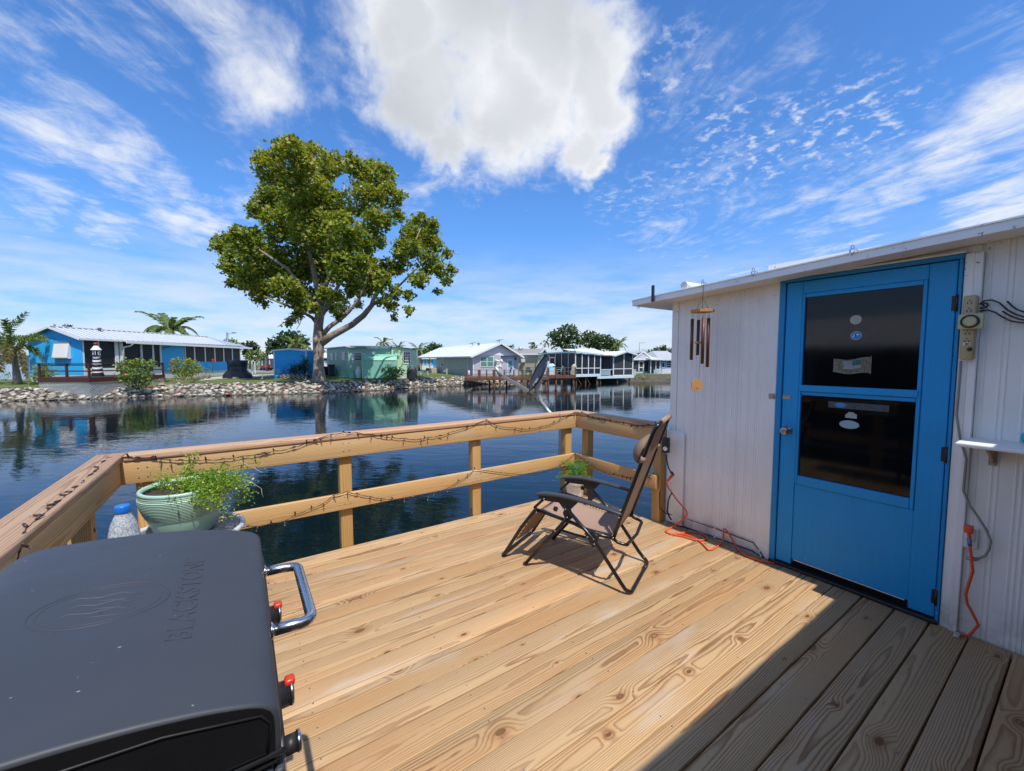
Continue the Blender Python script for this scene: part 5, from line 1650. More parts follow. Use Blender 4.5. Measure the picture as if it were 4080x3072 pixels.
    MB().lathe([(.036, 0), (.043, .004), (.045, .03), (.0435, .034), (.045, .040), (.045, .135), (.0445, .150), (.036, .185), (.026, .205), (.0195, .216), (.0185, .226), (.0170, .226)], 28, caps=False).lathe([(.001, .006), (.036, .0)], 20, caps=False).build('body', M['clear'], t)
    MB().lathe([(.0456, .060), (.0456, .128)], 28, caps=False).build('paper_label', M['label'], t)
    MB().lathe([(.0215, .217), (.0222, .219), (.0222, .236), (.0205, .239), (.002, .2395)], 28, caps=True).build('screw_cap', M['cap_blue'], t)


build_pots()

# ------------------------------------------------------------------ satellite dish beyond the rail
def build_dish():
    Z = dpix(1030, 731.9, .1139); D = 4.75
    base = Vector((2.90, 3.44, .40))
    t = thing('satellite_dish', 'black satellite dish on a bent grey mast beyond the railing', 'satellite dish', base)
    def q(x, y, d=0.0): return at(*Z(x, y), D + d) - base
    k = D / 869 * .1139
    mast = [q(1185, 960), q(1180, 1010), q(1182, 1080), q(1200, 1150), q(1235, 1215), q(1290, 1285), q(1360, 1375), Vector((.05, .0, .395)), Vector((.085, .0, .36)), Vector((.085, .0, .0))]
    mast = [Vector(p) for p in mast]
    MB().tube(mast, .021, 14).build('mast', M['galv'], t)
    MB().cbox(.045, .125, -.048, -.022, -.05, .30, .004).build('mast_foot', M['galv'], t)
    # dish: rim ellipse, axis pointing left and up
    top = q(1335, 300); bot = q(985, 985)
    c = (top + bot) / 2; long_ = (top - bot) / 2
    a = (-_r * .80 + Vector((0, 0, .42)) - _f * .14)
    a = (a - long_.normalized() * a.dot(long_.normalized())).normalized()
    sh = a.cross(long_.normalized()) * long_.length * .86
    n = 36; rings = 7; v = []; fs = []
    for i in range(rings + 1):
        rr = i / rings
        for j in range(n):
            an = 2 * math.pi * j / n
            v.append(c + long_ * rr * math.cos(an) + sh * rr * math.sin(an) - a * (1 - rr * rr) * .055)
    for i in range(rings):
        for j in range(n): fs.append((i * n + j, i * n + (j + 1) % n, (i + 1) * n + (j + 1) % n, (i + 1) * n + j))
    d = MB().add(v, fs, 0, True).build('reflector', M['arm'], t)
    so = d.modifiers.new('thick', 'SOLIDIFY'); so.thickness = .006
    MB().tube([c + long_ * math.cos(x) + sh * math.sin(x) for x in np.linspace(0, 2 * math.pi, 48, endpoint=False)], .006, 6, closed=True).build('rim', M['black_plastic'], t)
    # back bracket
    bk = c - a * .07 - long_ * .45
    MB().hull([p + e for p in (q(1150, 740), q(1235, 870), q(1235, 970), q(1130, 990), q(1060, 880), q(1120, 800)) for e in (_f * .045, -_f * .045)]).build('mount_bracket', M['galv'], t)
    MB().tube([q(1060, 900, -.06), q(1110, 960, -.06)], .006, 6).tube([q(1090, 860, -.05), q(1170, 830, -.05)], .008, 6).build('mount_bolt', M['black_plastic'], t)
    # feed arm
    b0 = q(985, 995); b1 = q(465, 705, -.05); b2 = q(345, 530, -.06)
    MB().beam(b0, b1, .040, .034).build('feed_arm', M['galv_d'], t)
    MB().beam(b0 + Vector((0, 0, .019)), b1 + Vector((0, 0, .019)), .034, .005).build('feed_arm_cover', M['white_p'], t)
    MB().tube([b1, b1.lerp(b2, .5), b2], [.024, .023, .020], 10).build('feed_neck', M['galv'], t)
    MB().beam(b2, q(352, 430, -.06), .035, .030).build('feed_head', M['galv_d'], t)
    for (p0, p1, p2) in ((q(350, 405, -.06), q(450, 440, -.06), q(492, 420, -.06)), (q(370, 515, -.06), q(430, 545, -.06), q(468, 520, -.06))):
        MB().tube([p0, p1], .011, 10).tube([p1, p1.lerp(p2, .4), p2], [.014, .025, .026], 14).build('feed_horn', M['white_p'], t)
    MB().tube([q(*p) for p in ((985, 1020), (1060, 1090), (1130, 1170), (1200, 1250), (1280, 1305), (1360, 1335), (1420, 1310), (1435, 1270), (1380, 1200), (1330, 1150), (1285, 1140), (1260, 1175), (1265, 1240), (1290, 1310))], .0042, 6).build('coax_cable', M['rope_d'], t)


build_dish()

# ------------------------------------------------------------------ canal, banks, roads
WZ = -1.32
SHORE = [(-900, 24), (-400, 25), (-100, 26), (0, 26.7), (130, 27.6), (300, 29.8), (480, 31.0), (690, 33.3), (800, 35.8), (900, 39.9), (1000, 43.0), (1060, 45.5), (1120, 48.5), (1200, 51), (1300, 50), (1370, 50.5), (1460, 51), (1700, 53), (2300, 62)]
shore = [bank((x - 1106) / 869 * D, D) for x, D in SHORE]


def shore_pts(step):
    out = []
    for i in range(len(shore) - 1):
        a, b = shore[i], shore[i + 1]
        n = max(1, int((b - a).length / step))
        for j in range(n): out.append(a.lerp(b, j / n))
    out.append(shore[-1])
    return out


def shore_normal(i, pts):
    a = pts[max(0, i - 3)]; b = pts[min(len(pts) - 1, i + 3)]
    d = (b - a).normalized(); n = Vector((-d.y, d.x, 0))
    return n if n.dot(_f) > 0 else -n


LAND = -.40


def build_land():
    pts = shore_pts(.7)
    rows = [(-3.0, -2.2), (-.3, WZ - .12), (.0, WZ - .03), (1.1, -.92), (2.2, -.52), (3.2, -.46), (9.0, LAND), (30.0, LAND), (140.0, LAND), (1500.0, LAND)]
    v = []; fs = []; mi = []
    nn = [shore_normal(i, pts) for i in range(len(pts))]
    for k in range(3):
        nn = [(nn[max(0, i - 1)] + nn[i] + nn[min(len(nn) - 1, i + 1)]).normalized() for i in range(len(nn))]
    for i, p in enumerate(pts):
        for (o, z) in rows:
            w = min(1, o / 60) if o > 9 else 0
            n = (nn[i] * (1 - w) + _f * w).normalized()
            q = p + n * o
            if o > 100: q = q + _r * (q.dot(_r) * (o / 120.0))
            v.append((q.x, q.y, z + (random.uniform(-.03, .03) if -.2 < o < 5 else 0)))
    R = len(rows)
    for i in range(len(pts) - 1):
        for j in range(R - 1):
            fs.append((i * R + j, (i + 1) * R + j, (i + 1) * R + j + 1, i * R + j + 1)); mi.append(1 if j < 4 else 0)
    m = MB(); m.v = v; m.f = fs; m.m = mi; m.sm = [True] * len(fs)
    g = m.build('ground', [M['lawn'], M['mud']]); tag(g, 'mown lawn and far bank across the canal', kind='structure')
    w = MB().add([(-600, -600, WZ), (900, -600, WZ), (900, 700, WZ), (-600, 700, WZ)], [(0, 1, 2, 3)]).build('water', M['water'])
    tag(w, 'dark rippled canal water', kind='structure')
    b = MB().add([(-600, -600, -2.0), (900, -600, -2.0), (900, 700, -2.0), (-600, 700, -2.0)], [(0, 1, 2, 3)]).build('canal_bed', M['mud'])
    tag(b, kind='structure')
    nb = MB().add([(-40, -60, -.5), (60, -60, -.5), (60, -1.2, -.5), (3.35, -1.2, -.5), (3.35, 2.0, -.5), (-40, -1.2, -.5), (-40, .6, -1.7), (3.35, .6, -1.7), (60, 2.0, -.5), (60, 3.2, -1.7), (3.35, 3.2, -1.7)],
                  [(0, 1, 2, 3, 5), (3, 2, 8, 4), (5, 3, 7, 6), (4, 8, 9, 10), (3, 4, 10, 7)]).build('near_ground', M['lawn'])
    tag(nb, kind='structure')
    # concrete walk and road behind the blue house
    def strip(name, pts_, m, z):
        v = [tuple(at(x, y, 1830 * .869 / 1.0 / (y - 777) * 1.0 if False else (EYE - z) * 869 / (y - 777))[:2]) + (z,) for x, y in pts_]
        q = MB().add(v, [tuple(range(len(v)))]).build(name, M[m]); tag(q, kind='structure'); return q
    strip('path', [(425, 824), (470, 819.5), (520, 816), (590, 812.5), (700, 808.6), (700, 806.2), (590, 808.5), (515, 811), (445, 816)], 'conc', LAND + .012)
    strip('road', [(520, 805.0), (780, 806.0), (780, 801.5), (640, 797.6), (560, 796.2), (520, 797)], 'asph', LAND + .008)
    strip('path', [(905, 803.6), (948, 805.0), (948, 804.0), (905, 802.8)], 'conc', LAND + .012)


build_land()


def build_rocks():
    t = thing('rock_bank', 'pale broken stone riprap along the far waterline', None, shore[4]); t['kind'] = 'structure'
    o = -Vector(t.location)
    rnd = random.Random(17)
    variants = []
    for k in range(9):
        pts = []
        sx, sy, sz = rnd.uniform(.8, 1.25), rnd.uniform(.6, .95), rnd.uniform(.35, .65)
        for i in range(13):
            v = Vector((rnd.gauss(0, 1), rnd.gauss(0, 1), rnd.gauss(0, 1))).normalized()
            v = Vector((max(-.62, min(.62, v.x)), max(-.66, min(.66, v.y)), max(-.6, min(.6, v.z))))
            pts.append((v.x * sx * .8, v.y * sy * .8, v.z * sz * .8))
        variants.append(MB().hull(pts).mesh('rock', M['rock']))
    places = []
    pts = shore_pts(.26)
    for i, p in enumerate(pts):
        s = p.dot(_r); D = p.dot(_f)
        x = 1106 + 869 * s / D
        if x < -60 or x > 1128: continue
        n = shore_normal(i, pts); al = Vector((n.y, -n.x, 0))
        for j, off in enumerate((-.05, .30, .65, 1.0, 1.35, 1.7, 2.05)):
            if x > 1035 and off > 1.0: continue
            if off > 1.9 and rnd.random() < .45: continue
            off2 = off + rnd.uniform(-.16, .16)
            z = WZ - .02 + max(0, off2) * .385
            q = p + n * off2 + al * rnd.uniform(-.14, .14)
            sc = rnd.uniform(.17, .42) * (1.0 if x < 760 else .86)
            if rnd.random() < .10: sc *= 1.35
            places.append((sc / D, Vector((q.x, q.y, z + rnd.uniform(-.02, .07))), sc, (rnd.uniform(-.5, .5), rnd.uniform(-.5, .5), rnd.uniform(0, 6.28)), rnd.randrange(9)))
    places.sort(key=lambda a: -a[0])
    for (_, q, sc, ro, k) in places[:295]:
        link('rock', variants[k], t, q + o, ro, (sc, sc, sc))
    m = MB()
    for (_, q, sc, ro, k) in places[295:]:
        R = Matrix.Rotation(ro[2], 3, 'Z') @ Matrix.Rotation(ro[1], 3, 'Y') @ Matrix.Rotation(ro[0], 3, 'X')
        me = variants[k]
        m.add([q + o + R @ (v.co * sc) for v in me.vertices], [tuple(p.vertices) for p in me.polygons])
    g = bpy.data.meshes.new('smaller_rocks'); g.from_pydata(m.v, [], m.f); g.materials.append(M['rock_m'])
    ob = link('smaller_rocks', g, t); ob['kind'] = 'stuff'


build_rocks()


def build_grass():
    g = np.random.default_rng(8)
    pos = []
    pts = shore_pts(.5)
    for i, p in enumerate(pts):
        s = p.dot(_r); D = p.dot(_f); x = 1106 + 869 * s / D
        if x < -80 or x > 1450: continue
        n = shore_normal(i, pts); al = Vector((n.y, -n.x, 0))
        low = x > 1360 and x < 1425
        for _ in range(70):
            off = 2.0 + g.exponential(1.6) if not low else g.uniform(.3, 5)
            z = -.53 if off < 2.4 else (-.53 + min(.13, (off - 2.4) * .02))
            if low: z = WZ + min(.85, off * .33)
            q = p + n * off + al * g.uniform(-.4, .4)
            pos.append((q.x, q.y, z))
    me = leaf_mesh('grass', pos, .14, M['grassm'], 'blade', None, .5, 3)
    tag(link('grass', me), 'short uneven grass along the top of the far bank', 'grass', kind='stuff')


build_grass()

# ------------------------------------------------------------------ houses across the water
def pane_window(fr, parent, u0, u1, z0, z1, v=-.01, trim='h_white', glass='scr_glass', bars=(0, 1), tw=.06, side=False, name='window', shutters=None):
    """frame with pane and glazing bars set on a wall; side=True for the wall in the plane u"""
    def B(a0, a1, b0, b1, c0, c1): return (b0, b1, a0, a1, c0, c1) if side else (a0, a1, b0, b1, c0, c1)
    m = MB()
    m.box(*B(u0 - tw, u0, v - .04, v + .02, z0 - tw, z1 + tw)).box(*B(u1, u1 + tw, v - .04, v + .02, z0 - tw, z1 + tw)).box(*B(u0, u1, v - .04, v + .02, z1, z1 + tw)).box(*B(u0, u1, v - .04, v + .02, z0 - tw, z0))
    w = m.build(name, M[trim], parent)
    MB().box(*B(u0, u1, v - .012, v - .004, z0, z1)).build('pane', M[glass], w)
    nx, nz = bars
    b = MB()
    for i in range(nx):
        c = u0 + (u1 - u0) * (i + 1) / (nx + 1); b.box(*B(c - tw * .3, c + tw * .3, v - .03, v - .0125, z0, z1))
    for i in range(nz):
        c = z0 + (z1 - z0) * (i + 1) / (nz + 1); b.box(*B(u0, u1, v - .034, v - .013, c - tw * .35, c + tw * .35))
    if b.v: b.build('glazing_bar', M[trim], w)
    return w


def lattice_panel(name, parent, u0, u1, v, z0, z1, m='lattice', step=.16, w=.04, side=False):
    mb = MB()
    H = z1 - z0
    def P(a, z, d): return (v + d, a, z) if side else (a, v + d, z)
    a = u0 - H
    while a < u1:
        for sgn in (1, -1):
            p0, p1 = (a, a + H) if sgn == 1 else (a + H, a)
            za, zb = z0, z1
            x0, x1 = p0, p1
            # clip to the panel
            def cl(xa, za_, xb, zb_):
                if max(xa, xb) <= u0 or min(xa, xb) >= u1: return None
                pts = []
                for (x_, z_, xo, zo) in ((xa, za_, xb, zb_), (xb, zb_, xa, za_)):
                    if x_ < u0: t = (u0 - x_) / (xo - x_); x_, z_ = u0, z_ + t * (zo - z_)
                    if x_ > u1: t = (u1 - x_) / (xo - x_); x_, z_ = u1, z_ + t * (zo - z_)
                    pts.append((x_, z_))
                return pts
            r = cl(x0, za, x1, zb)
            if r:
                (xa, za2), (xb, zb2) = r
                if abs(xa - xb) > .02: mb.beam(P(xa, za2, 0.012 * sgn), P(xb, zb2, 0.012 * sgn), w, .01, (1, 0, 0) if side else (0, 1, 0))
        a += step
    if mb.v:
        q = mb.build(name, M[m], parent); return q


def gable_house(fr, W, L, eave, rise, wallm, roofm, over=.25, trim='h_white', gable=None, base=0.0):
    """walls W wide along u, L long along v, ridge along v"""
    r = fr.root
    MB().box(0, W, 0, .12, base, eave).box(0, .12, .121, L - .121, base, eave).box(W - .12, W, .121, L - .121, base, eave).box(0, W, L - .12, L, base, eave).build('wall', M[wallm], r)
    MB().prism([(0, eave + .001), (W, eave + .001), (W / 2, eave + rise)], .01, .11, 'y').prism([(0, eave + .001), (W, eave + .001), (W / 2, eave + rise)], L - .11, L - .01, 'y').build('gable', M[gable or wallm], r)
    s = rise / (W / 2); th = .07
    e0 = eave - over * s
    rf = MB()
    for (ua, ub, za, zb) in ((-over, W / 2, e0, eave + rise), (W / 2, W + over, eave + rise, e0)):
        v = [(ua, -over, za + .02), (ub, -over, zb + .02), (ub, L + over, zb + .02), (ua, L + over, za + .02), (ua, -over, za + .02 + th), (ub, -over, zb + .02 + th), (ub, L + over, zb + .02 + th), (ua, L + over, za + .02 + th)]
        rf.add(v, [(0, 3, 2, 1), (4, 5, 6, 7), (0, 1, 5, 4), (1, 2, 6, 5), (2, 3, 7, 6), (3, 0, 4, 7)])
    roof = rf.build('roof', M[roofm], r)
    t = MB()
    for (ua, ub, za, zb) in ((-over - .03, W / 2, e0 - .02, eave + rise), (W / 2, W + over + .03, eave + rise, e0 - .02)):
        t.beam((ua, -over - .02, za + .02), (ub, -over - .02, zb + .02), .04, .16, (0, 0, 1))
    t.beam((-over - .03, -over, e0 + .02), (-over - .03, L + over, e0 + .02), .05, .15)
    t.beam((W + over + .03, -over, e0 + .02), (W + over + .03, L + over, e0 + .02), .05, .15)
    t.build('roof_trim', M[trim], roof)
    return roof


# ---- bright blue house on the left
def blue_house():
    P0 = bank((180 - 1106) / 869 * 33.0, 33.0); P1 = bank((521 - 1106) / 869 * 50.0, 50.0)
    fr = Fr('blue_house', 'long bright blue house with white metal roof and dark screened porch', 'house', P0, P1, LAND)
    r = fr.root; L = (P1 - P0).length; Wd = 4.9
    fl = .62                                                # floor above ground
    eave = fr.w(181, 732)[1]
    ez = fr.w(519, 751)[1]
    # gable end faces the water: plane u=0
    rise = .86
    MB().box(0, .12, 0, Wd, fl, eave).build('end_wall', M['h_blue'], r)
    MB().prism([(0, eave + .001), (Wd, eave + .001), (Wd / 2, eave + rise)], .01, .11, 'x').build('gable', M['h_blue'], r)
    MB().box(.02, .10, .02, Wd - .02, -.3, fl - .002).build('skirting', M['h_skirt'], r)
    MB().box(.121, L, Wd - .12, Wd, fl, eave).box(L - .12, L, 0, Wd - .121, fl, eave).build('wall', M['h_blue'], r)
    U = lambda x: fr.w(x, 777)[0]
    # long wall facing the viewer: v=0
    ub = U(349), U(399)
    MB().box(ub[0], ub[1], 0, .12, fl, eave).build('wall', M['h_blue'], r)
    MB().box(ub[1], L - .121, 0.002, .12, fl, fl + 1.0).build('kneewall', M['h_blue'], r)
    MB().box(.121, U(304), .0, .12, fl - .3, fl + .52).box(U(334), ub[0], 0, .12, fl - .3, fl + .52).build('kneewall', M['h_white'], r)
    MB().box(ub[0], L, .03, .12, -.3, fl - .003).build('skirting', M['h_skirt'], r)
    MB().box(.125, L - .125, 3.0, 3.1, fl, eave).build('inner_wall', M['screen'], r)
    MB().box(.125, L - .125, .125, Wd - .125, fl - .08, fl - .01).build('floor', M['brown'], r)
    # porch screens
    def scr(x0, x1, z0, m='screen'):
        MB().box(U(x0), U(x1), .05, .07, z0, eave - .10).build('screen', M[m], r)
    scr(181.5, 214, fl + .53); scr(215, 251, fl + .53, 'screen'); scr(266, 304, fl + .53); scr(334, 347, fl + .53)
    for x, w in ((181.0, .10), (214.5, .09), (253.0, .28), (263.5, .26), (347.8, .14)):
        MB().box(U(x) - w / 2, U(x) + w / 2, -.03, .10, fl - .2, eave - .1).build('porch_post', M['h_white'], r)
    # door in the porch
    d = MB(); a, b = U(305), U(333.5)
    d.box(a, a + .16, -.02, .06, fl - .1, eave - .14).box(b - .16, b, -.02, .06, fl - .1, eave - .14).box(a + .161, b - .161, -.02, .06, eave - .30, eave - .14).box(a + .161, b - .161, -.02, .06, fl + .62, fl + .78).box(a + .161, b - .161, 0, .05, fl - .1, fl + .1)
    dd = d.build('screen_door', M['h_white'], r)
    MB().box(a + .16, b - .16, .02, .03, fl + .1, eave - .3).build('pane', M['screen'], dd)
    # jalousie windows at the far end
    xs = [400.5, 421, 443.8, 464.6, 483.8, 502.4, 519]
    for x0, x1 in zip(xs, xs[1:]):
        m = MB().box(U(x0), U(x0) + .07, -.02, .08, fl + 1.0, eave - .12).box(U(x1) - .07, U(x1), -.02, .08, fl + 1.0, eave - .12)
        w = m.build('window', M['h_white'], r)
        MB().box(U(x0) + .071, U(x1) - .071, .02, .03, fl + 1.0, eave - .12).build('pane', M['screen_l'], w)
        bb = MB()
        for k in (1, 2): bb.box(U(x0) + .071, U(x1) - .071, .0, .018, fl + 1.0 + k * (eave - 1.12 - fl) / 3 - .03, fl + 1.0 + k * (eave - 1.12 - fl) / 3 + .03)
        bb.build('glazing_bar', M['black_plastic'], w)
    # roof: two slopes with standing ribs, ridge along u
    ov = .35; th = .06
    for sgn, v0 in ((1, -ov), (-1, Wd + ov)):
        z0 = eave - ov * rise / (Wd / 2) + .05; z1 = eave + rise + .06; vm = Wd / 2
        ur = L * .88
        vs = [(-ov, v0, z0), (L + ov, v0, z0), (ur, vm, z1), (-ov, vm, z1)]
        MB().add(vs + [(a_, b_, c_ + th) for a_, b_, c_ in vs], [(3, 2, 1, 0), (4, 5, 6, 7), (0, 1, 5, 4), (1, 2, 6, 5), (2, 3, 7, 6), (3, 0, 4, 7)]).build('roof', M['r_metal'], r)
    rib = MB().beam((0, -ov, eave - ov * rise / (Wd / 2) + .135), (0, Wd / 2, eave + rise + .145), .07, .05).mesh('roof_rib', M['r_white'])
    k = .1
    while k < L * .86:
        link('roof_rib', rib, r, (k, 0, 0)); k += .46
    MB().beam((-ov, Wd / 2, eave + rise + .16), (L * .88, Wd / 2, eave + rise + .16), .30, .06).build('ridge_cap', M['r_white'], r)
    tr = MB()
    tr.beam((-ov - .03, -ov, eave - .07), (-ov - .03, Wd / 2, eave + rise + .07), .04, .17)
    tr.beam((-ov - .03, Wd + ov, eave - .07), (-ov - .03, Wd / 2, eave + rise + .07), .04, .17)
    tr.beam((-ov, -ov - .03, eave - .05), (U(268), -ov - .03, eave - .05), .05, .16)
    tr.build('roof_trim', M['h_white'], r)
    # lower porch roof over the second half, with gutter and downspout
    u0 = U(258)
    MB().add([(u0, -.75, eave - .17), (L + 1.0, -.75, ez - .06), (L + 1.0, .2, ez + .12), (u0, .2, eave + .06), (u0, -.75, eave - .11), (L + 1.0, -.75, ez), (L + 1.0, .2, ez + .18), (u0, .2, eave + .12)],
             [(0, 3, 2, 1), (4, 5, 6, 7), (0, 1, 5, 4), (1, 2, 6, 5), (2, 3, 7, 6), (3, 0, 4, 7)]).build('porch_roof', M['r_metal'], r)
    MB().beam((u0, -.80, eave - .17), (L + 1.0, -.80, ez - .07), .09, .20).build('gutter', M['h_white'], r)
    uu = U(266)
    MB().tube([(uu + .2, -.80, eave - .3), (uu + .15, -.62, eave - .48), (uu - .05, -.16, eave - .62), (uu - .06, -.1, fl)], .075, 8).build('downspout', M['h_white'], r)
    # window hood on the gable end
    v0, z1 = fr.sd(119.5, 741, 0); v1, z0 = fr.sd(154.5, 775, 0)
    a, b = sorted((v0, v1))
    MB().prism([(z1, -.02), (z1, -.12), (z0 + .25, -.62), (z0 + .08, -.62), (z0, -.45), (z0, -.02)], 0, 1, 'x').v
    aw = MB()
    prof = [(-.01, z1), (-.10, z1), (-.30, z0 + .22), (-.32, z0 + .08), (-.24, z0), (-.01, z0)]
    aw.prism(prof, a, b, 'y')
    aw.build('window_hood', M['h_white'], r)
    MB().box(-.14, -.012, a - .03, b + .03, z1 + .005, z1 + .06).build('hood_cap', M['galv'], r)
    # vents on the roof, ornament on the wall
    MB().lathe([(.10, 0), (.10, .22), (.16, .23), (.16, .30), (.02, .34)], 12, (U(262), Wd / 2 - .5, eave + rise - .05)).build('roof_vent', M['galv_d'], r)
    u_, z_ = fr.w(361, 751, 0)
    MB().tube([(u_ - .55, -.02, z_ - .25), (u_ - .4, -.03, z_ - .05), (u_, -.04, z_), (u_ + .45, -.03, z_ + .12)], [.02, .05, .07, .02], 8).build('wall_lizard', M['galv_d'], r)
    return fr, fl, eave


BH, BH_FL, BH_EAVE = blue_house()


def brown_deck():
    """stained deck in front of the blue house, in the house's own frame"""
    A = bank((111 - 1106) / 869 * 30.6, 30.6)
    u0 = -4.2; u1 = 1.4; v1 = -1.75; v0 = -5.8
    base = BH.O + BH.u * u0
    t = thing('brown_deck', 'dark brown stained deck with railing beside the blue house', 'deck', (BH.O.x, BH.O.y, LAND), BH.root.rotation_euler.z)
    z = .60                                      # deck top above LAND
    u0 = BH.sd(211, 816, 0)[0] * 0 + u0
    pl = .145
    v = v0
    me = MB().cbox(u0, u1, -.069, .069, z - .04, z, .004).mesh('plank', M['brown'])
    while v < v1:
        link('plank', me, t, (0, v + .07, 0)); v += pl
    n = 0
    MB().box(u0 - .04, u0 - .002, v0, v1, z - .34, z - .005).box(u0, u1, v0 - .04, v0 - .002, z - .34, z - .005).build('skirt_board', M['brown'], t)
    pm = MB().cbox(-.06, .06, -.06, .06, z - .35, z + 1.0, .005).mesh('post', M['brown'])
    vs = [v1 - .06, (v1 + v0) / 2 - .2, v0 + .07]
    for q in vs: link('post', pm, t, (u0 + .06, q, 0))
    us = [u0 + (u1 - u0) * k for k in (.40, .76, .99)]
    for q in us: link('post', pm, t, (q, v0 + .07, 0))
    for zz, h in ((1.02, .05), (.93, .09), (.50, .09)):
        nm = 'rail_cap' if h == .05 else 'rail'
        w = .17 if h == .05 else .05
        MB().box(u0 + .06 - w / 2, u0 + .06 + w / 2, v0, v1, z + zz - h, z + zz - .002).build(nm, M['brown'], t)
        MB().box(u0 + .15, u1, v0 + .07 - w / 2, v0 + .07 + w / 2, z + zz - h, z + zz - .002).build(nm, M['brown'], t)
    lattice_panel('lattice', t, v0 + .02, v1, u0 + .02, -.95, z - .35, side=True, step=.2)
    lattice_panel('lattice', t, u0 + .05, u1, v0 + .02, -.95, z - .35, step=.2)
    # steps down at the far end
    for k in range(3):
        MB().cbox(u1 + .02 + k * .32, u1 + .33 + k * .32, v0 + .3, v0 + 2.2, z - .24 - k * .18, z - .18 - k * .18, .004).build('step', M['brown'], t)
    return t


BD = brown_deck()


def lighthouse():
    p = col(211, 30.4); p.z = LAND + .602
    t = thing('lighthouse_ornament', 'black and white striped wooden lighthouse with red top on the brown deck', 'garden ornament', p, .3)
    t.scale = (.74, .74, 1)
    def oct_(r): return [(r * math.cos(i * math.pi / 4 + .39), r * math.sin(i * math.pi / 4 + .39)) for i in range(8)]
    MB().prism(oct_(.50), 0, .20, 'z').build('base', M['black_plastic'], t)
    # spiral bands
    n = 16; wm = [MB(), MB()]
    for k in range(10):
        z0 = .20 + k * .135; z1 = z0 + .135
        for i in range(n):
            a0 = 2 * math.pi * i / n; a1 = 2 * math.pi * (i + 1) / n
            def rp(a, z): rr = .43 - .15 * (z - .2) / 1.35; return (rr * math.cos(a), rr * math.sin(a), z)
            l0 = .13 * math.cos(a0 - 1.2) * .5; l1 = .13 * math.cos(a1 - 1.2) * .5
            def cz(z): return max(.2, min(1.55, z))
            wm[k % 2].add([rp(a0, cz(z0 + l0)), rp(a1, cz(z0 + l1)), rp(a1, cz(z1 + l1)), rp(a0, cz(z1 + l0))], [(0, 1, 2, 3)])
    wm[0].build('stripe', M['black_plastic'], t); wm[1].build('stripe', M['h_white'], t)
    MB().prism(oct_(.42), 1.56, 1.62, 'z').build('gallery', M['black_plastic'], t)
    lt = MB()
    for i in range(8):
        a = i * math.pi / 4 + .39; lt.beam((.27 * math.cos(a), .27 * math.sin(a), 1.62), (.27 * math.cos(a), .27 * math.sin(a), 1.98), .09, .05)
    lt.build('lantern', M['h_white'], t)
    MB().lathe([(.20, 1.62), (.20, 1.98)], 8).build('lantern_core', M['black_plastic'], t)
    MB().lathe([(.42, 1.98), (.40, 2.02), (.16, 2.30)], 8, smooth=False).build('roof', M['h_white'], t)
    MB().lathe([(.14, 2.29), (.14, 2.40), (.19, 2.41), (.17, 2.50), (.05, 2.54)], 10).build('red_top', M['red_paint'], t)


lighthouse()


def pale_shed():
    P0 = col(-60, 38, 0); P1 = col(71, 38, 0)
    fr = Fr('pale_shed', 'pale blue flat roofed shed at the edge behind the palm', 'shed', P0, P1, LAND)
    z1 = fr.w(40, 768)[1]; W = fr.w(71, 777)[0]
    MB().box(0, W, 0, .1, 0, z1).box(W - .1, W, .101, 3.5, 0, z1).box(0, W, 3.4, 3.5, 0, z1).build('wall', M['h_palebl'], fr.root)
    MB().box(-.3, W + .2, -.3, 3.8, z1 + .002, z1 + .16).build('roof', M['h_white'], fr.root)
    u = fr.w(64, 777)[0]
    MB().box(u - .06, u + .06, -.4, -.28, 0, z1).build('post', M['galv_d'], fr.root)
    for x in (4, 22, 42):
        u = fr.w(x, 777)[0]; MB().box(u - .02, u + .02, -.02, -.002, .1, z1 - .3).build('wall_batten', M['h_white'], fr.root)


pale_shed()


def blue_shed():
    P0 = col(592.5, 42, 0); P1 = col(663, 42.3, 0)
    fr = Fr('blue_shed', 'royal blue lap sided garden shed with white edges', 'shed', P0, P1, LAND)
    r = fr.root; W = (P1 - P0).length
    e = fr.w(592, 757)[1]; pk = fr.w(630, 754)[1]; L = 3.2
    MB().box(0, W, 0, .1, 0, e - .05).prism([(0, e - .049), (W, e - .049), (W / 2, pk - .05)], 0, .1, 'y').box(0, .1, .101, L, 0, e - .05).box(W - .1, W, .101, L, 0, e - .05).box(0, W, L + .001, L + .1, 0, e - .05).build('wall', M['h_blue2'], r)
    for (a, za, b, zb) in ((-.14, e - .02, W / 2, pk), (W / 2, pk, W + .14, e - .02)):
        MB().add([(a, -.12, za), (b, -.12, zb), (b, L + .2, zb), (a, L + .2, za), (a, -.12, za + .07), (b, -.12, zb + .07), (b, L + .2, zb + .07), (a, L + .2, za + .07)], [(0, 3, 2, 1), (4, 5, 6, 7), (0, 1, 5, 4), (1, 2, 6, 5), (2, 3, 7, 6), (3, 0, 4, 7)]).build('roof', M['h_white'], r)
    MB().beam((-.16, -.14, e - .04), (W / 2, -.14, pk - .02), .03, .16).beam((W / 2, -.14, pk - .02), (W + .16, -.14, e - .04), .03, .16).build('roof_trim', M['h_white'], r)
    MB().box(-.03, .09, -.03, -.002, 0, e - .06).box(W - .09, W + .03, -.03, -.002, 0, e - .06).build('corner_trim', M['h_white'], r)
    MB().box(-.02, -.004, .4, 1.3, 0, 1.9).build('side_door', M['galv'], r)


blue_shed()


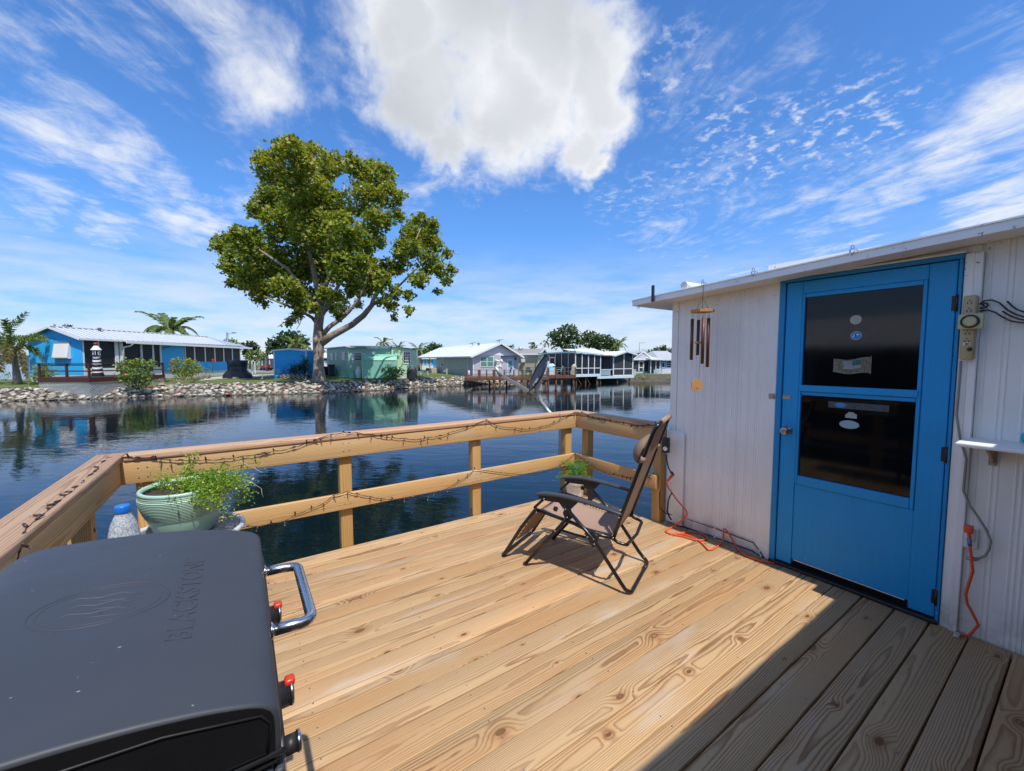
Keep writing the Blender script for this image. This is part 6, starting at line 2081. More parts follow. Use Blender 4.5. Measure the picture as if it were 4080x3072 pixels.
def green_home():
    P0 = col(753, 41.2, 0); P1 = col(900, 42.6, 0)
    fr = Fr('green_home', 'seafoam green mobile home with light green addition behind the riprap', 'house', P0, P1, LAND)
    r = fr.root
    U = lambda x: fr.w(x, 777)[0]
    zz = lambda x, y: fr.w(x, y)[1]
    top = zz(800, 750.5)
    W1 = U(846)
    sk = .78
    # front section and the receding left wall
    MB().box(0, W1, 0, .1, sk, top).build('front_wall', M['h_green'], r)
    Ls = 9.5
    Q = col(707, 48.5, 0); dq = Vector((Q.x - fr.O.x, Q.y - fr.O.y, 0)); Lq = dq.length
    ql = (dq.dot(fr.u), dq.dot(fr.v)); ang = math.atan2(ql[1], ql[0]) - math.pi
    def turn(o): o.rotation_euler.z = ang; return o
    def along(x):
        d = sight(x, 777); n = Vector((-d.y, d.x, 0))
        return -fr.O.dot(n) / dq.dot(n) * -Lq
    turn(MB().box(-Lq, -.001, .0, .1, sk, top).build('side_wall', M['h_green'], r))
    turn(MB().box(-Lq, -.001, .01, .09, -.1, sk - .002).build('lap_skirting', M['h_green_s'], r))
    MB().box(.01, W1, .01, .09, -.1, sk - .002).build('lap_skirting', M['h_green_s'], r)
    MB().prism([(-.15, -.2), (W1, -.15), (W1, Ls + .3), (ql[0] - .1, ql[1] + .2), (ql[0] - .35, ql[1] - .15)], top + .02, top + .12, 'z').build('roof', M['h_white'], r)
    MB().beam((-.1, -.20, top + .07), (W1, -.18, top + .07), .04, .16).build('roof_trim', M['h_white'], r)
    # rolled awning over the front
    MB().beam((.15, -.22, top - .02), (U(791), -.22, top + .03), .18, .12).build('awning_roll', M['canvas'], r)
    MB().box(U(793), U(843), -.16, -.05, top - .16, top + .10).build('awning_box', M['galv'], r)
    # light green addition
    a, b = U(846.5), U(900)
    t0, t1 = zz(847, 749.5), zz(900, 755.5)
    MB().prism([(a, .42), (b, .42), (b, t1), (a, t0)], -.25, -.15, 'y').box(b - .1, b, -.149, 5, .42, t1).build('addition_wall', M['h_green_l'], r)
    MB().box(a, b, -.22, -.16, -.1, .417).build('addition_skirting', M['h_skirt'], r)
    MB().beam((a - .05, -.25, t0 + .03), (b + .1, -.25, t1 + .03), .3, .06).add([(a, -.1, t0 + .02), (b, -.1, t1 + .02), (b, 5, t1 + .02), (a, 5, t0 + .02)], [(0, 1, 2, 3)]).build('addition_roof', M['galv_d'], r)
    MB().box(a - .07, a - .005, -.3, .0, sk, t0).build('corner_trim', M['galv_d'], r)
    u0, z1 = fr.w(870.5, 760, -.25); u1, z0 = fr.w(887.5, 786, -.25)
    w = pane_window(fr, r, u0 + .08, u1 - .08, z0 + .06, z1 - .06, -.26, 'h_white', 'scr_glass', (2, 3), .08)
    # middle window with shutters
    u0, z1 = fr.w(765.5, 763, 0); u1, z0 = fr.w(781.5, 778, 0)
    w = pane_window(fr, r, u0, u1, z0, z1, -.01, 'h_white', 'scr_glass', (0, 4), .05)
    MB().box(u0 - .34, u0 - .07, -.05, -.01, z0, z1).box(u1 + .07, u1 + .34, -.05, -.01, z0, z1).build('shutter', M['h_white'], w)
    # jalousies on the left wall
    for (xa, xb, y1, y0) in ((712.5, 720, 765.5, 778.5), (723.5, 728, 765, 778), (738, 748.5, 763, 778)):
        ta, tb = sorted((along(xa), along(xb)))
        turn(pane_window(fr, r, ta + .07, tb - .07, 1.83, 2.57, -.01, 'h_white', 'scr_glass', (0, 4), .07))
    # light green painted shed attached to the front
    s = thing('green_shed', 'green barn roofed storage shed in front of the mobile home', 'shed', fr.P(U(788), -1.9, 0), r.rotation_euler.z)
    Ws = 3.25; Dp = 1.75; e = zz(800, 768.5) - .2
    MB().box(0, Ws, 0, .06, 0, e - .28).box(0, .06, .061, Dp, 0, e - .28).box(Ws - .06, Ws, .061, Dp, 0, e - .28).build('wall', M['h_green_s'], s)
    MB().prism([(0, e - .28), (Dp, e - .28), (Dp, e - .05), (Dp * .55, e + .28), (0.05, e - .10)], 0.002, .06, 'x').prism([(0, e - .28), (Dp, e - .28), (Dp, e - .05), (Dp * .55, e + .28), (0.05, e - .10)], Ws - .06, Ws - .002, 'x').build('gable', M['h_green_s'], s)
    MB().add([(-.06, -.05, e - .27), (Ws + .06, -.05, e - .27), (Ws + .06, .28, e + .10), (-.06, .28, e + .10), (-.06, Dp * .6, e + .33), (Ws + .06, Dp * .6, e + .33), (-.06, Dp, e + .1), (Ws + .06, Dp, e + .1)], [(0, 1, 2, 3), (3, 2, 5, 4), (4, 5, 7, 6)]).build('roof', M['h_green_s'], s)
    MB().box(-.02, .05, -.03, -.003, 0, e - .27).box(Ws - .05, Ws + .02, -.03, -.003, 0, e - .27).build('corner_trim', M['h_green_l'], s)
    # propane tank
    p = fr.P(U(777.5), -1.0, .02)
    t = thing('gas_cylinder', 'white upright gas cylinder beside the green shed', 'gas tank', p)
    MB().lathe([(.25, 0), (.27, .02), (.27, .10), (.26, .12), (.29, .16), (.29, .72), (.27, .84), (.18, .93), (.08, .97)], 20).build('tank_body', M['tank'], t)
    MB().lathe([(.17, .90), (.17, 1.16), (.14, 1.16), (.14, .92)], 16, caps=False).build('collar', M['tank'], t)
    MB().box(-.9, -.55, -.1, .1, .0, .55).tube([(-.5, 0, .45), (-.3, 0, .5), (-.05, 0, 1.0)], .02, 6).build('regulator', M['h_green_s'], t)
    # covered grill
    p = fr.P(U(890), -1.3, 0)
    t = thing('covered_grill', 'grill under a black cover beside the light green wall', 'grill', p, r.rotation_euler.z)
    covered(t, [(.0, .50, .30), (.45, .50, .31), (.80, .47, .29), (1.0, .38, .22), (1.14, .24, .14)], 22)
    return fr


def covered(t, levels, n, name='cover', m='tarp', seed=2):
    rnd = random.Random(seed)
    v = []; fs = []
    for (z, a, b) in levels:
        for j in range(n):
            an = 2 * math.pi * j / n
            c = math.copysign(abs(math.cos(an)) ** .55, math.cos(an)); s = math.copysign(abs(math.sin(an)) ** .55, math.sin(an))
            f = 1 + .05 * math.sin(an * 7 + z * 2) * (1.2 - z * .4) + rnd.uniform(-.02, .02)
            v.append((a * c * f, b * s * f, z))
    k = len(levels)
    for i in range(k - 1):
        for j in range(n): fs.append((i * n + j, i * n + (j + 1) % n, (i + 1) * n + (j + 1) % n, (i + 1) * n + j))
    fs.append(tuple(range((k - 1) * n, k * n)))
    return MB().add(v, fs, 0, True).build(name, M[m], t)


GH = green_home()


def grey_house():
    D0 = 45.5
    P0 = col(1021.7, D0, 0)
    d = (_r * .877 + _f * .48)
    fr = Fr('grey_house', 'grey lap sided house with white metal gable roof and carport', 'house', P0, P0 + d, LAND - .06)
    r = fr.root
    W = fr.w(1121, 777)[0]; L = 13.0
    zz = lambda x, y: fr.w(x, y)[1]
    e = zz(1024, 768.0)
    apex = zz(1079, 742)
    ua = fr.w(1079, 777)[0]
    th = .07
    # walls: front white-ish, side grey
    uR = fr.w(1081, 777)[0]
    MB().box(0, uR, 0, .1, 0, e).box(uR, W, .35, .45, 0, e).box(uR - .1, uR - .001, .101, .349, 0, e).build('front_wall', M['h_lilac'], r)
    MB().box(0, .1, .101, L, 0, e).box(W - .1, W, .46, L, 0, e).box(0, W, L + .001, L + .1, 0, e).build('side_wall', M['h_grey'], r)
    MB().prism([(-.1, e + .002), (W + .1, e + .002), (ua, apex - .12)], -.02, .08, 'y').build('gable_panel', M['h_white'], r)
    # roof
    sl = (apex - e) / ua
    sr = (apex - e) / (W - ua)
    ov = .45; Lr = L + 8.5
    for (a, za, b, zb) in ((-ov, e - ov * sl, ua, apex), (ua, apex, W + ov, e - ov * sr)):
        MB().add([(a, -.5, za), (b, -.5, zb), (b, Lr, zb), (a, Lr, za), (a, -.5, za + th), (b, -.5, zb + th), (b, Lr, zb + th), (a, Lr, za + th)], [(0, 3, 2, 1), (4, 5, 6, 7), (0, 1, 5, 4), (1, 2, 6, 5), (2, 3, 7, 6), (3, 0, 4, 7)]).build('roof', M['r_white'], r)
    MB().beam((-ov, -.52, e - ov * sl), (ua, -.52, apex), .05, .2).beam((ua, -.52, apex), (W + ov, -.52, e - ov * sr), .05, .2).beam((-ov - .03, -.5, e - ov * sl + .02), (-ov - .03, Lr, e - ov * sl + .02), .06, .14).build('roof_trim', M['h_white'], r)
    for v in (L + 3.2, L + 7.6):
        MB().box(-.05, .05, v - .05, v + .05, 0, e - .05).build('carport_post', M['galv'], r)
    MB().box(-.02, .08, -.025, -.002, 0, e).box(uR - .09, uR, -.025, -.002, 0, e).box(W - .1, W, .325, .348, 0, e).build('corner_trim', M['h_white'], r)
    lattice_panel('lattice', r, 0.05, uR, -.05, -.05, .42, step=.16)
    # double window
    u0, z1 = fr.w(1037, 770.5, 0); u1, z0 = fr.w(1066, 793, 0)
    mid = (u0 + u1) / 2
    for (a, b) in ((u0 + .06, mid - .05), (mid + .05, u1 - .06)):
        pane_window(fr, r, a, b, z0 + .06, z1 - .06, -.01, 'h_white', 'glass_g', (0, 1), .07)
    # door under the gable
    u0, z1 = fr.w(1096, 778, .35); u1, z0 = fr.w(1107, 811, .35)
    dd = MB().box(u0 - .1, u0, .29, .349, .05, z1 + .1).box(u1, u1 + .1, .29, .349, .05, z1 + .1).box(u0, u1, .29, .349, z1, z1 + .1).build('door', M['h_white'], r)
    MB().box(u0, u1, .31, .345, .05, z1).build('door_leaf', M['h_palebl'], dd)
    MB().box(u0 + .12, u1 - .12, .300, .309, z1 - .85, z1 - .12).build('pane', M['glass_g'], dd)
    u_, z_ = fr.w(1113, 775, .35)
    MB().lathe([(.08, -.14), (.10, 0), (.03, .12)], 10, (u_, .25, z_)).build('porch_lamp', M['black_plastic'], r)
    # narrow side window, downspout
    v0, z1 = fr.sd(959, 775, 0); v1, z0 = fr.sd(954, 790.5, 0)
    pane_window(fr, r, min(v0, v1), max(v0, v1), z0, z1, -.01, 'h_white', 'scr_glass', (0, 1), .08, True)
    v_ = fr.sd(1011, 777, 0)[0]
    MB().box(-.09, -.004, v_ - .06, v_ + .06, 0.1, e - .1).build('downspout', M['h_white'], r)
    MB().tube([(W + .3, .3, e - .3), (W + .1, .4, e - .55), (W + .06, .4, .2)], .05, 6).build('downspout', M['h_white'], r)
    # antennas
    for (x, y, v) in ((1079, 735, .2), (1003, 741, 7.0)):
        u_ = fr.w(x, 777, v)[0] if v < 1 else ua - .4
        zt = fr.w(x, y, v)[1]
        zb = apex - .05 if v < 1 else apex - .3
        MB().tube([(u_, v, zb), (u_, v, zt)], .03, 6).beam((u_ - .45, v, zt - .06), (u_ + .5, v, zt + .10), .10, .05).beam((u_ - .25, v, zt - .12), (u_ + .05, v, zt - .02), .3, .04).build('antenna', M['galv_d'], r)
    MB().lathe([(.12, 0), (.12, .25), (.22, .27), (.20, .36)], 10, (ua - .25, 5.4, apex - .12)).build('roof_vent', M['galv_d'], r)
    # air conditioner and meter box beside it
    v0 = fr.sd(946, 777, 0)[0]
    t = thing('air_conditioner', 'beige air conditioning cabinet beside the grey house wall', 'air conditioner', fr.P(-.85, v0 - .2, .02), r.rotation_euler.z)
    MB().cbox(-.40, .40, -.75, .75, .06, .72, .03).build('cabinet', M['canvas'], t)
    MB().box(-.38, .38, .76, .80, .10, .70).build('fan_grille', M['black_plastic'], t)
    MB().box(-.43, .43, -.78, .78, 0, .058).build('plinth', M['conc'], t)
    MB().tube([(-.42, -.1, .6), (-.46, -.3, .4), (-.44, -.7, .2), (-.44, -.9, .12)], .02, 6).build('hose', M['black_plastic'], t)
    p = fr.P(-.5, fr.sd(971, 777, 0)[0] - .4, 0)
    t = thing('utility_box', 'narrow white utility box standing near the grey house wall', 'utility box', p)
    MB().cbox(-.10, .10, -.10, .10, 0, .75, .01).build('box', M['white_p'], t)
    MB().box(-.5, -.2, -.05, .05, .35, .60).build('meter', M['galv'], t)
    p = at(1013, 812, 43.6); p.z = LAND
    t = thing('white_post', 'short white post at the corner of the grey house', 'post', p)
    MB().lathe([(.11, 0), (.11, .62), (.08, .66), (.02, .68)], 14).build('post', M['white_p'], t)
    return fr


GY = grey_house()


def far_blue_house():
    P0 = col(894, 74, 0); P1 = col(936, 74, 0)
    fr = Fr('far_blue_house', 'small distant house, sky blue above white, under the carport view', 'house', P0, P1, LAND - .1)
    r = fr.root; W = (P1 - P0).length
    z = lambda y: fr.w(915, y)[1]
    MB().box(0, W, 0, .1, z(789.5), z(776)).build('upper_wall', M['h_blue'], r)
    MB().box(0, W, 0, .1, 0, z(789.6)).build('lower_wall', M['h_white'], r)
    MB().box(W - .1, W, .101, 6, 0, z(776)).build('side_wall', M['h_blue'], r)
    MB().box(-.3, W + .3, -.4, 6, z(776) + .01, z(774)).build('roof_trim', M['h_white'], r)
    MB().add([(-.3, -.3, z(774) + .01), (W + .3, -.3, z(774) + .01), (W + .3, 6, z(766)), (-.3, 6, z(766))], [(0, 1, 2, 3)]).build('roof', M['r_grey'], r)
    for (a, b) in ((909, 914.5), (923, 930)):
        u0 = fr.w(a, 777)[0]; u1 = fr.w(b, 777)[0]
        pane_window(fr, r, u0, u1, z(786.5), z(778), -.01, 'h_white', 'screen_l', (0, 2), .12)


far_blue_house()


def beige_house():
    P0 = col(1121.5, 53, 0); P1 = col(1163, 52.2, 0)
    fr = Fr('beige_house', 'beige lap sided mobile home with grey shingle roof', 'house', P0, P1, LAND - .1)
    r = fr.root; W = (P1 - P0).length
    zz = lambda x, y: fr.w(x, y)[1]
    e = zz(1150, 765)
    MB().box(-2.5, W, 0, .1, 0, e).build('front_wall', M['h_beige'], r)
    Lr = 4.2
    # the gable end turns away to the right
    MB().box(W - .1, W, .101, Lr, 0, e).build('side_wall', M['h_cream'], r)
    pk = zz(1188, 753.5)
    MB().prism([(0.1, e + .001), (Lr, e + .001), (Lr / 2, pk - .05)], W - .1, W - .01, 'x').build('gable', M['h_cream'], r)
    for (v0, z0, v1, z1) in ((-.35, e - .05, Lr / 2, pk), (Lr / 2, pk, Lr + .35, e - .05)):
        MB().add([(-2.6, v0, z0), (W + .3, v0, z0), (W + .3, v1, z1), (-2.6, v1, z1), (-2.6, v0, z0 + .08), (W + .3, v0, z0 + .08), (W + .3, v1, z1 + .08), (-2.6, v1, z1 + .08)], [(0, 3, 2, 1), (4, 5, 6, 7), (0, 1, 5, 4), (1, 2, 6, 5), (2, 3, 7, 6), (3, 0, 4, 7)]).build('roof', M['r_grey'], r)
    MB().beam((-2.6, -.38, e - .03), (W + .3, -.38, e - .03), .05, .2).beam((W + .32, -.35, e - .03), (W + .32, Lr / 2, pk + .02), .05, .2).beam((W + .32, Lr / 2, pk + .02), (W + .32, Lr + .35, e - .03), .05, .2).build('roof_trim', M['h_white'], r)
    MB().box(W - .09, W + .02, -.03, -.002, 0, e).build('corner_trim', M['h_white'], r)
    u0, z1 = fr.w(1130, 769, 0); u1, z0 = fr.w(1136, 783, 0)
    pane_window(fr, r, u0, u1, z0 + .5, z1, -.01, 'h_white', 'glass_g', (0, 0), .06)
    MB().cbox(u0 - .15, u1 - .05, -.45, -.005, z0, z0 + .42, .02).build('window_air_conditioner', M['white_p'], r)
    u_, z_ = fr.w(1124.5, 757, 1.5)
    tv = MB().lathe([(.16, -.5), (.16, .0), (.30, .12), (.34, .26), (.26, .40), (.05, .46)], 14, (u_, 1.5, z_)).build('turbine_vent', M['galv'], r)
    u_ = fr.w(1190, 777, 2.2)[0]
    zt = fr.w(1190, 745, 2.2)[1]
    MB().tube([(W + .1, 2.2, pk - .3), (W + .1, 2.2, zt)], .035, 6).beam((W - .5, 2.2, zt - .02), (W + .8, 2.2, zt + .08), .1, .05).build('antenna', M['galv'], r)
    va, z1 = fr.sd(1183, 773, W); vb, z0 = fr.sd(1191, 790, W)


beige_house()


def screen_house():
    D0 = 44.6
    P0 = col(1243, D0, 0); P1 = col(1298, D0 + 1.6, 0)
    base = -.42
    fr = Fr('screen_house', 'pale aqua trimmed house with tall dark screened porches on stilts', 'house', P0, P1, base)
    r = fr.root
    U = lambda x, v=0: fr.w(x, 777, v)[0]
    zz = lambda x, y, v=0: fr.w(x, y, v)[1]
    W = U(1297.5)
    top0 = zz(1244, 761.5); top1 = zz(1297, 768); fl = zz(1260, 809.5)
    # roof edge and skirt of the first porch
    MB().prism([(-.15, top0), (W + .3, top1), (W + .3, top1 + .14), (-.15, top0 + .16)], -.25, .0, 'y').build('roof_trim', M['aqua'], r)
    MB().add([(-.15, -.2, top0 + .17), (W + .3, -.2, top1 + .15), (W + .3, 6, top1 + .6), (-.15, 6, top0 + .25)], [(0, 1, 2, 3)]).build('roof', M['r_white'], r)
    MB().box(-.05, W, -.06, .06, fl - .24, fl - .002).build('skirt_board', M['aqua'], r)
    MB().box(-.0, W, .061, 5, fl - .10, fl - .004).build('floor', M['dockwood'], r)
    MB().box(0, W, 3.0, 3.1, fl, top0 - .1).build('inner_wall', M['screen'], r)
    zm = zz(1270, 795.5)
    for x in (1243, 1257, 1270.8, 1283.8, 1297):
        t_ = top0 + (top1 - top0) * (U(x) / W)
        MB().box(U(x) - .05, U(x) + .05, -.05, .05, fl, t_).build('porch_post', M['h_white'], r)
    xs = [1243, 1257, 1270.8, 1283.8, 1297]
    for x0, x1 in zip(xs, xs[1:]):
        t_ = top0 + (top1 - top0) * (U(x1) / W)
        a, b = U(x0) + .052, U(x1) - .052
        s = MB().box(a, b, 0, .012, fl + .002, t_ - .02).build('screen', M['screen'], r)
        MB().box(a, b, -.03, -.002, zm - .04, zm + .04).box(a, b, -.03, -.002, fl + .003, fl + .06).build('screen_rail', M['h_white'], s)
    # left side wall of screens with a door, receding
    V = lambda x: fr.sd(x, 777, 0)[0]
    Lv = 8.0
    ps = [1232.6, 1222.5, 1211.5, 1201.5]
    vs = [.052] + [min(Lv, 1.35 + 1.35 * i) for i in range(5)]
    for a, b in zip(vs, vs[1:]):
        s = MB().box(-.006, .006, a + .04, b - .04, fl - .1, top0 - .05).build('screen', M['screen'], r)
        MB().box(-.05, .05, b - .038, b + .038, fl - .1, top0 - .02).build('porch_post', M['aqua'], r)
    a, b = vs[3] + .05, vs[4] - .05
    dd = MB().box(-.05, -.008, a, a + .13, fl, fl + 2.0).box(-.05, -.008, b - .13, b, fl, fl + 2.0).box(-.05, -.008, a + .131, b - .131, fl + 1.86, fl + 2.0).box(-.05, -.008, a + .131, b - .131, fl + .5, fl + .66).build('screen_door', M['h_white'], r)
    MB().prism([(-.05, top0 - .02), (Lv, top0 - .12), (Lv, top0 + .02), (-.05, top0 + .14)], -.12, .0, 'x').build('roof_trim', M['aqua'], r)
    MB().tube([(.05, .2, top0 + .1), (.05, .2, top0 + .95)], .035, 6).build('standpipe', M['seat_aqua'], r)
    st = MB().cbox(-.07, .07, -.07, .07, -1.5, fl - .245, .005).mesh('stilt', M['pilewood'])
    for x in (.3, 1.6, W - .3):
        for v in (.3, 3.0): link('stilt', st, r, (x, v, 0))
    MB().beam((.3, .2, fl - .3), (1.1, .2, -1.1), .05, .09, (0, 1, 0)).beam((1.6, .2, fl - .3), (2.3, .2, -1.1), .05, .09, (0, 1, 0)).build('stilt_brace', M['pilewood'], r)
    # second porch with a little gable
    u0, u1 = U(1325, .8), U(1369.5, .8)
    pk = zz(1348, 760, .5); e = zz(1326, 768.5, .5)
    um = U(1348, .8)
    fl2 = zz(1345, 811.5, .8)
    MB().add([(W - .3, .8, e + .05), (u0, .8, e + .05), (um, 6.5, pk + .5), (W - 1.0, 6.5, pk + .4)], [(0, 1, 2, 3)]).build('roof', M['r_white'], r)
    for (a, za, b, zb) in ((u0 - .3, e - .08, um, pk), (um, pk, u1 + .35, e + .0)):
        MB().add([(a, .3, za), (b, .3, zb), (b, 6.5, zb), (a, 6.5, za), (a, .3, za + .09), (b, .3, zb + .09), (b, 6.5, zb + .09), (a, 6.5, za + .09)], [(0, 3, 2, 1), (4, 5, 6, 7), (0, 1, 5, 4), (1, 2, 6, 5), (2, 3, 7, 6), (3, 0, 4, 7)]).build('gable_roof', M['r_white'], r)
    MB().beam((u0 - .3, .28, e - .06), (um, .28, pk + .02), .05, .16).beam((um, .28, pk + .02), (u1 + .35, .28, e + .02), .05, .16).build('roof_trim', M['aqua'], r)
    for u_, h in ((u0, e), (um - .05, pk - .1), (u1 - .25, e + .1)):
        MB().box(u_ - .06, u_ + .06, .74, .86, fl2, h).build('porch_post', M['h_white'], r)
    for a, b, h in ((u0 + .062, um - .112, e + .15), (um + .012, u1 - .312, e + .25)):
        s = MB().box(a, b, .79, .81, fl2, h).build('screen', M['screen_l'], r)
        MB().box(a, b, .76, .788, fl2 + .78, fl2 + .86).box(a, b, .76, .788, fl2 + .002, fl2 + .08).build('screen_rail', M['h_white'], s)
    MB().box(u0 - .1, u1, .72, .84, fl2 - .30, fl2 - .003).build('skirt_board', M['aqua'], r)
    MB().box(W, u1, .85, 6, fl2 - .12, fl2 - .005).build('floor', M['dockwood'], r)
    MB().box(W, u1, 4.5, 4.6, fl2, e).build('inner_wall', M['screen'], r)
    # lattice balustrade between the porches
    a, b = W + .1, u0 - .1
    MB().box(a, b, .74, .82, fl2 + .72, fl2 + .80).box(b - .5, b - .42, .72, .84, fl2, fl2 + .72).box(a, b, .72, .84, fl2 - .3, fl2 - .003).build('balustrade', M['aqua'], r)
    lattice_panel('lattice', r, a, b - .5, .78, fl2 + .08, fl2 + .72, 'aqua', .15, .045)
    lattice_panel('lattice', r, u1 - .2, u1 + .35, .78, fl2 + .0, fl2 + .72, 'h_white', .15, .045)
    for x in (W + .4, W + .8, (u0 + um) / 2, u1 - .5):
        link('stilt', st, r, (x, 1.0, fl2 - fl))


screen_house()


def right_houses():
    # grey gabled house
    P0 = col(1369.5, 56, 0); P1 = col(1404, 56.4, 0)
    fr = Fr('gabled_cottage', 'small dark walled house with white boarded gable by the far bank', 'house', P0, P1, -.45)
    r = fr.root; W = (P1 - P0).length
    zz = lambda x, y, v=0: fr.w(x, y, v)[1]
    U = lambda x, v=0: fr.w(x, 777, v)[0]
    e = zz(1385, 776.5); pk = zz(1387, 761)
    MB().box(0, W, 0, .1, 0, e).build('wall', M['screen_l'], r)
    MB().box(0, W, -.03, -.002, 0, zz(1385, 803)).build('base_wall', M['h_palebl'], r)
    MB().prism([(-.1, e), (W + .1, e), (U(1387), pk)], -.25, -.1, 'y').build('gable', M['h_white_lap'], r)
    MB().box(-.25, W + .3, -.35, -.26, e - .12, e + .05).beam((-.25, -.3, e), (U(1387), -.3, pk + .05), .06, .18).beam((U(1387), -.3, pk + .05), (W + .35, -.3, e), .06, .18).build('roof_trim', M['h_white'], r)
    for (a, za, b, zb) in ((-2.6, e - .1, U(1387), pk + .06), (U(1387), pk + .06, W + .4, e)):
        MB().add([(a, -.2, za), (b, -.2, zb), (b, 7, zb), (a, 7, za), (a, -.2, za + .07), (b, -.2, zb + .07), (b, 7, zb + .07), (a, 7, za + .07)], [(0, 3, 2, 1), (4, 5, 6, 7), (0, 1, 5, 4), (1, 2, 6, 5), (2, 3, 7, 6), (3, 0, 4, 7)]).build('roof', M['r_pale'], r)
    u0, z1 = fr.w(1379.5, 780, 0); u1, z0 = fr.w(1390, 802, 0)
    d = MB().box(u0 - .02, u0 + .12, -.06, -.031, z0, z1).box(u1 - .12, u1 + .02, -.06, -.031, z0, z1).box(u0 + .121, u1 - .121, -.06, -.031, z1 - .12, z1).box(u0 + .121, u1 - .121, -.06, -.031, (z0 + z1) / 2 - .25, (z0 + z1) / 2 - .13).build('screen_door', M['h_white'], r)
    MB().tube([(U(1388), 1, pk), (U(1388), 1, pk + 1.4)], .03, 6).beam((U(1388), 1, pk + 1.3), (U(1388) + .9, 1, pk + 1.36), .05, .05).build('antenna', M['galv_d'], r)
    # flat roofed porch and slate blue house
    P0 = col(1404.5, 55.5, 0); P1 = col(1475, 57, 0)
    fr = Fr('slate_house', 'slate blue house with pale hip roof and lattice railing by the cottage corner', 'house', P0, P1, -.45)
    r = fr.root
    zz = lambda x, y, v=0: fr.w(x, y, v)[1]; U = lambda x, v=0: fr.w(x, 777, v)[0]
    fl = zz(1420, 796); e1 = zz(1415, 778); e2 = zz(1440, 777)
    a, b, c = 0, U(1427), U(1475)
    MB().box(a - .3, b, -.5, 3, e1, e1 + .18).add([(a - .3, -.4, e1 + .19), (b, -.4, e1 + .19), (b, 3, e1 + .5), (a - .3, 3, e1 + .5)], [(0, 1, 2, 3)]).build('porch_roof', M['h_white'], r)
    s = MB().box(a + .1, U(1416), -.02, 0, fl - .2, e1).build('screen', M['screen'], r)
    s = MB().box(U(1418), U(1425), -.02, 0, fl - .1, e1 - .1).build('screen', M['screen'], r)
    for x0, x1 in ((a, a + .1), (U(1416), U(1417.5)), (U(1425), U(1426.5))): MB().box(x0, x1, -.05, .05, 0, e1).build('porch_post', M['h_white'], r)
    for z0, z1 in ((fl - .2, fl - .1), (e1 - .12, e1)): MB().box(U(1417.6), U(1424.9), -.05, .05, z0, z1).build('screen_rail', M['h_white'], r)
    MB().box(b, c, .2, .3, -.2, e2).box(a, b, .4, .5, -.2, e1).build('wall', M['h_slate'], r)
    pk = zz(1445, 765)
    MB().add([(b - .4, -.3, e2), (c, -.3, e2), (c, 3.5, pk + .5), (b + 1.2, 3.5, pk + .5), (b - .4, 7, e2)], [(0, 1, 2, 3), (0, 3, 4)]).build('roof', M['r_pale'], r)
    MB().box(b - .4, c, -.34, -.30, e2 - .12, e2 + .04).build('roof_trim', M['aqua'], r)
    u0, u1 = U(1440.5, .2), U(1449, .2)
    pane_window(fr, r, u0, u1, fl + .08, e2 - .2, .19, 'h_palebl', 'screen_l', (0, 2), .09)
    u0, u1 = U(1429.5, .2), U(1435, .2)
    pane_window(fr, r, u0 + .05, u1, fl + .15, e2 - .42, .19, 'h_palebl', 'screen', (0, 0), .09)
    # railing over the water
    lo = zz(1420, 809.5, -1.5)
    f2 = zz(1420, 797, -1.5)
    ub = U(1430.5, -1.5)
    MB().box(-.1, ub, -1.56, -1.44, f2 - .09, f2).box(-.1, 0, -1.56, -1.44, lo, f2 - .091).box(U(1413, -1.5), U(1413, -1.5) + .1, -1.56, -1.44, lo, f2 - .091).box(-.1, ub, -1.56, -1.44, lo - .08, lo - .002).build('balustrade', M['aqua'], r)
    lattice_panel('lattice', r, 0, ub, -1.5, lo, f2 - .1, 'h_white', .22, .06)
    MB().box(ub, U(1475, -1.5), -1.56, -1.44, lo + .05, f2 + .02).build('white_rail_panel', M['h_white_lap'], r)
    MB().box(-.1, U(1475), -1.43, .39, lo - .12, lo - .004).build('porch_floor', M['brown'], r)
    for u_ in (.4, 2.0, 3.4):
        MB().box(u_ - .06, u_ + .06, -1.4, -1.28, -1.3, lo - .125).beam((u_, -1.3, lo - .15), (u_ + .8, -1.3, -.9), .06, .08, (0, 1, 0)).build('stilt', M['pilewood'], r)


right_houses()


def back_home():
    P0 = col(640, 62, 0); P1 = col(735, 62, 0)
    fr = Fr('white_home', 'white mobile home with ribbed roof seen behind the sycamore trunk', 'house', P0, P1, LAND)
    r = fr.root; W = (P1 - P0).length
    z = lambda y: fr.w(690, y)[1]
    MB().box(0, W, 0, .1, 0, z(773)).box(0, .1, .101, 5, 0, z(773)).build('wall', M['h_white_lap'], r)
    MB().add([(-.3, -.4, z(773.5)), (W + .3, -.4, z(773.5)), (W + .3, 2.5, z(764)), (-.3, 2.5, z(764)), (-.3, -.4, z(772.5)), (W + .3, -.4, z(772.5)), (W + .3, 2.5, z(763)), (-.3, 2.5, z(763))], [(0, 3, 2, 1), (4, 5, 6, 7), (0, 1, 5, 4), (1, 2, 6, 5), (2, 3, 7, 6), (3, 0, 4, 7)]).build('roof', M['r_white'], r)
    rib = MB().beam((0, -.4, z(772.4)), (0, 2.5, z(762.9)), .06, .05).mesh('roof_rib', M['h_white'])
    k = .2
    while k < W: link('roof_rib', rib, r, (k, 0, 0)); k += .55
    for a, b in ((665, 673.5), (700, 707)):
        u0 = fr.w(a, 777)[0]; u1 = fr.w(b, 777)[0]
        pane_window(fr, r, u0, u1, z(779.5), z(774.8), -.01, 'h_white', 'screen', (0, 0), .08)


back_home()


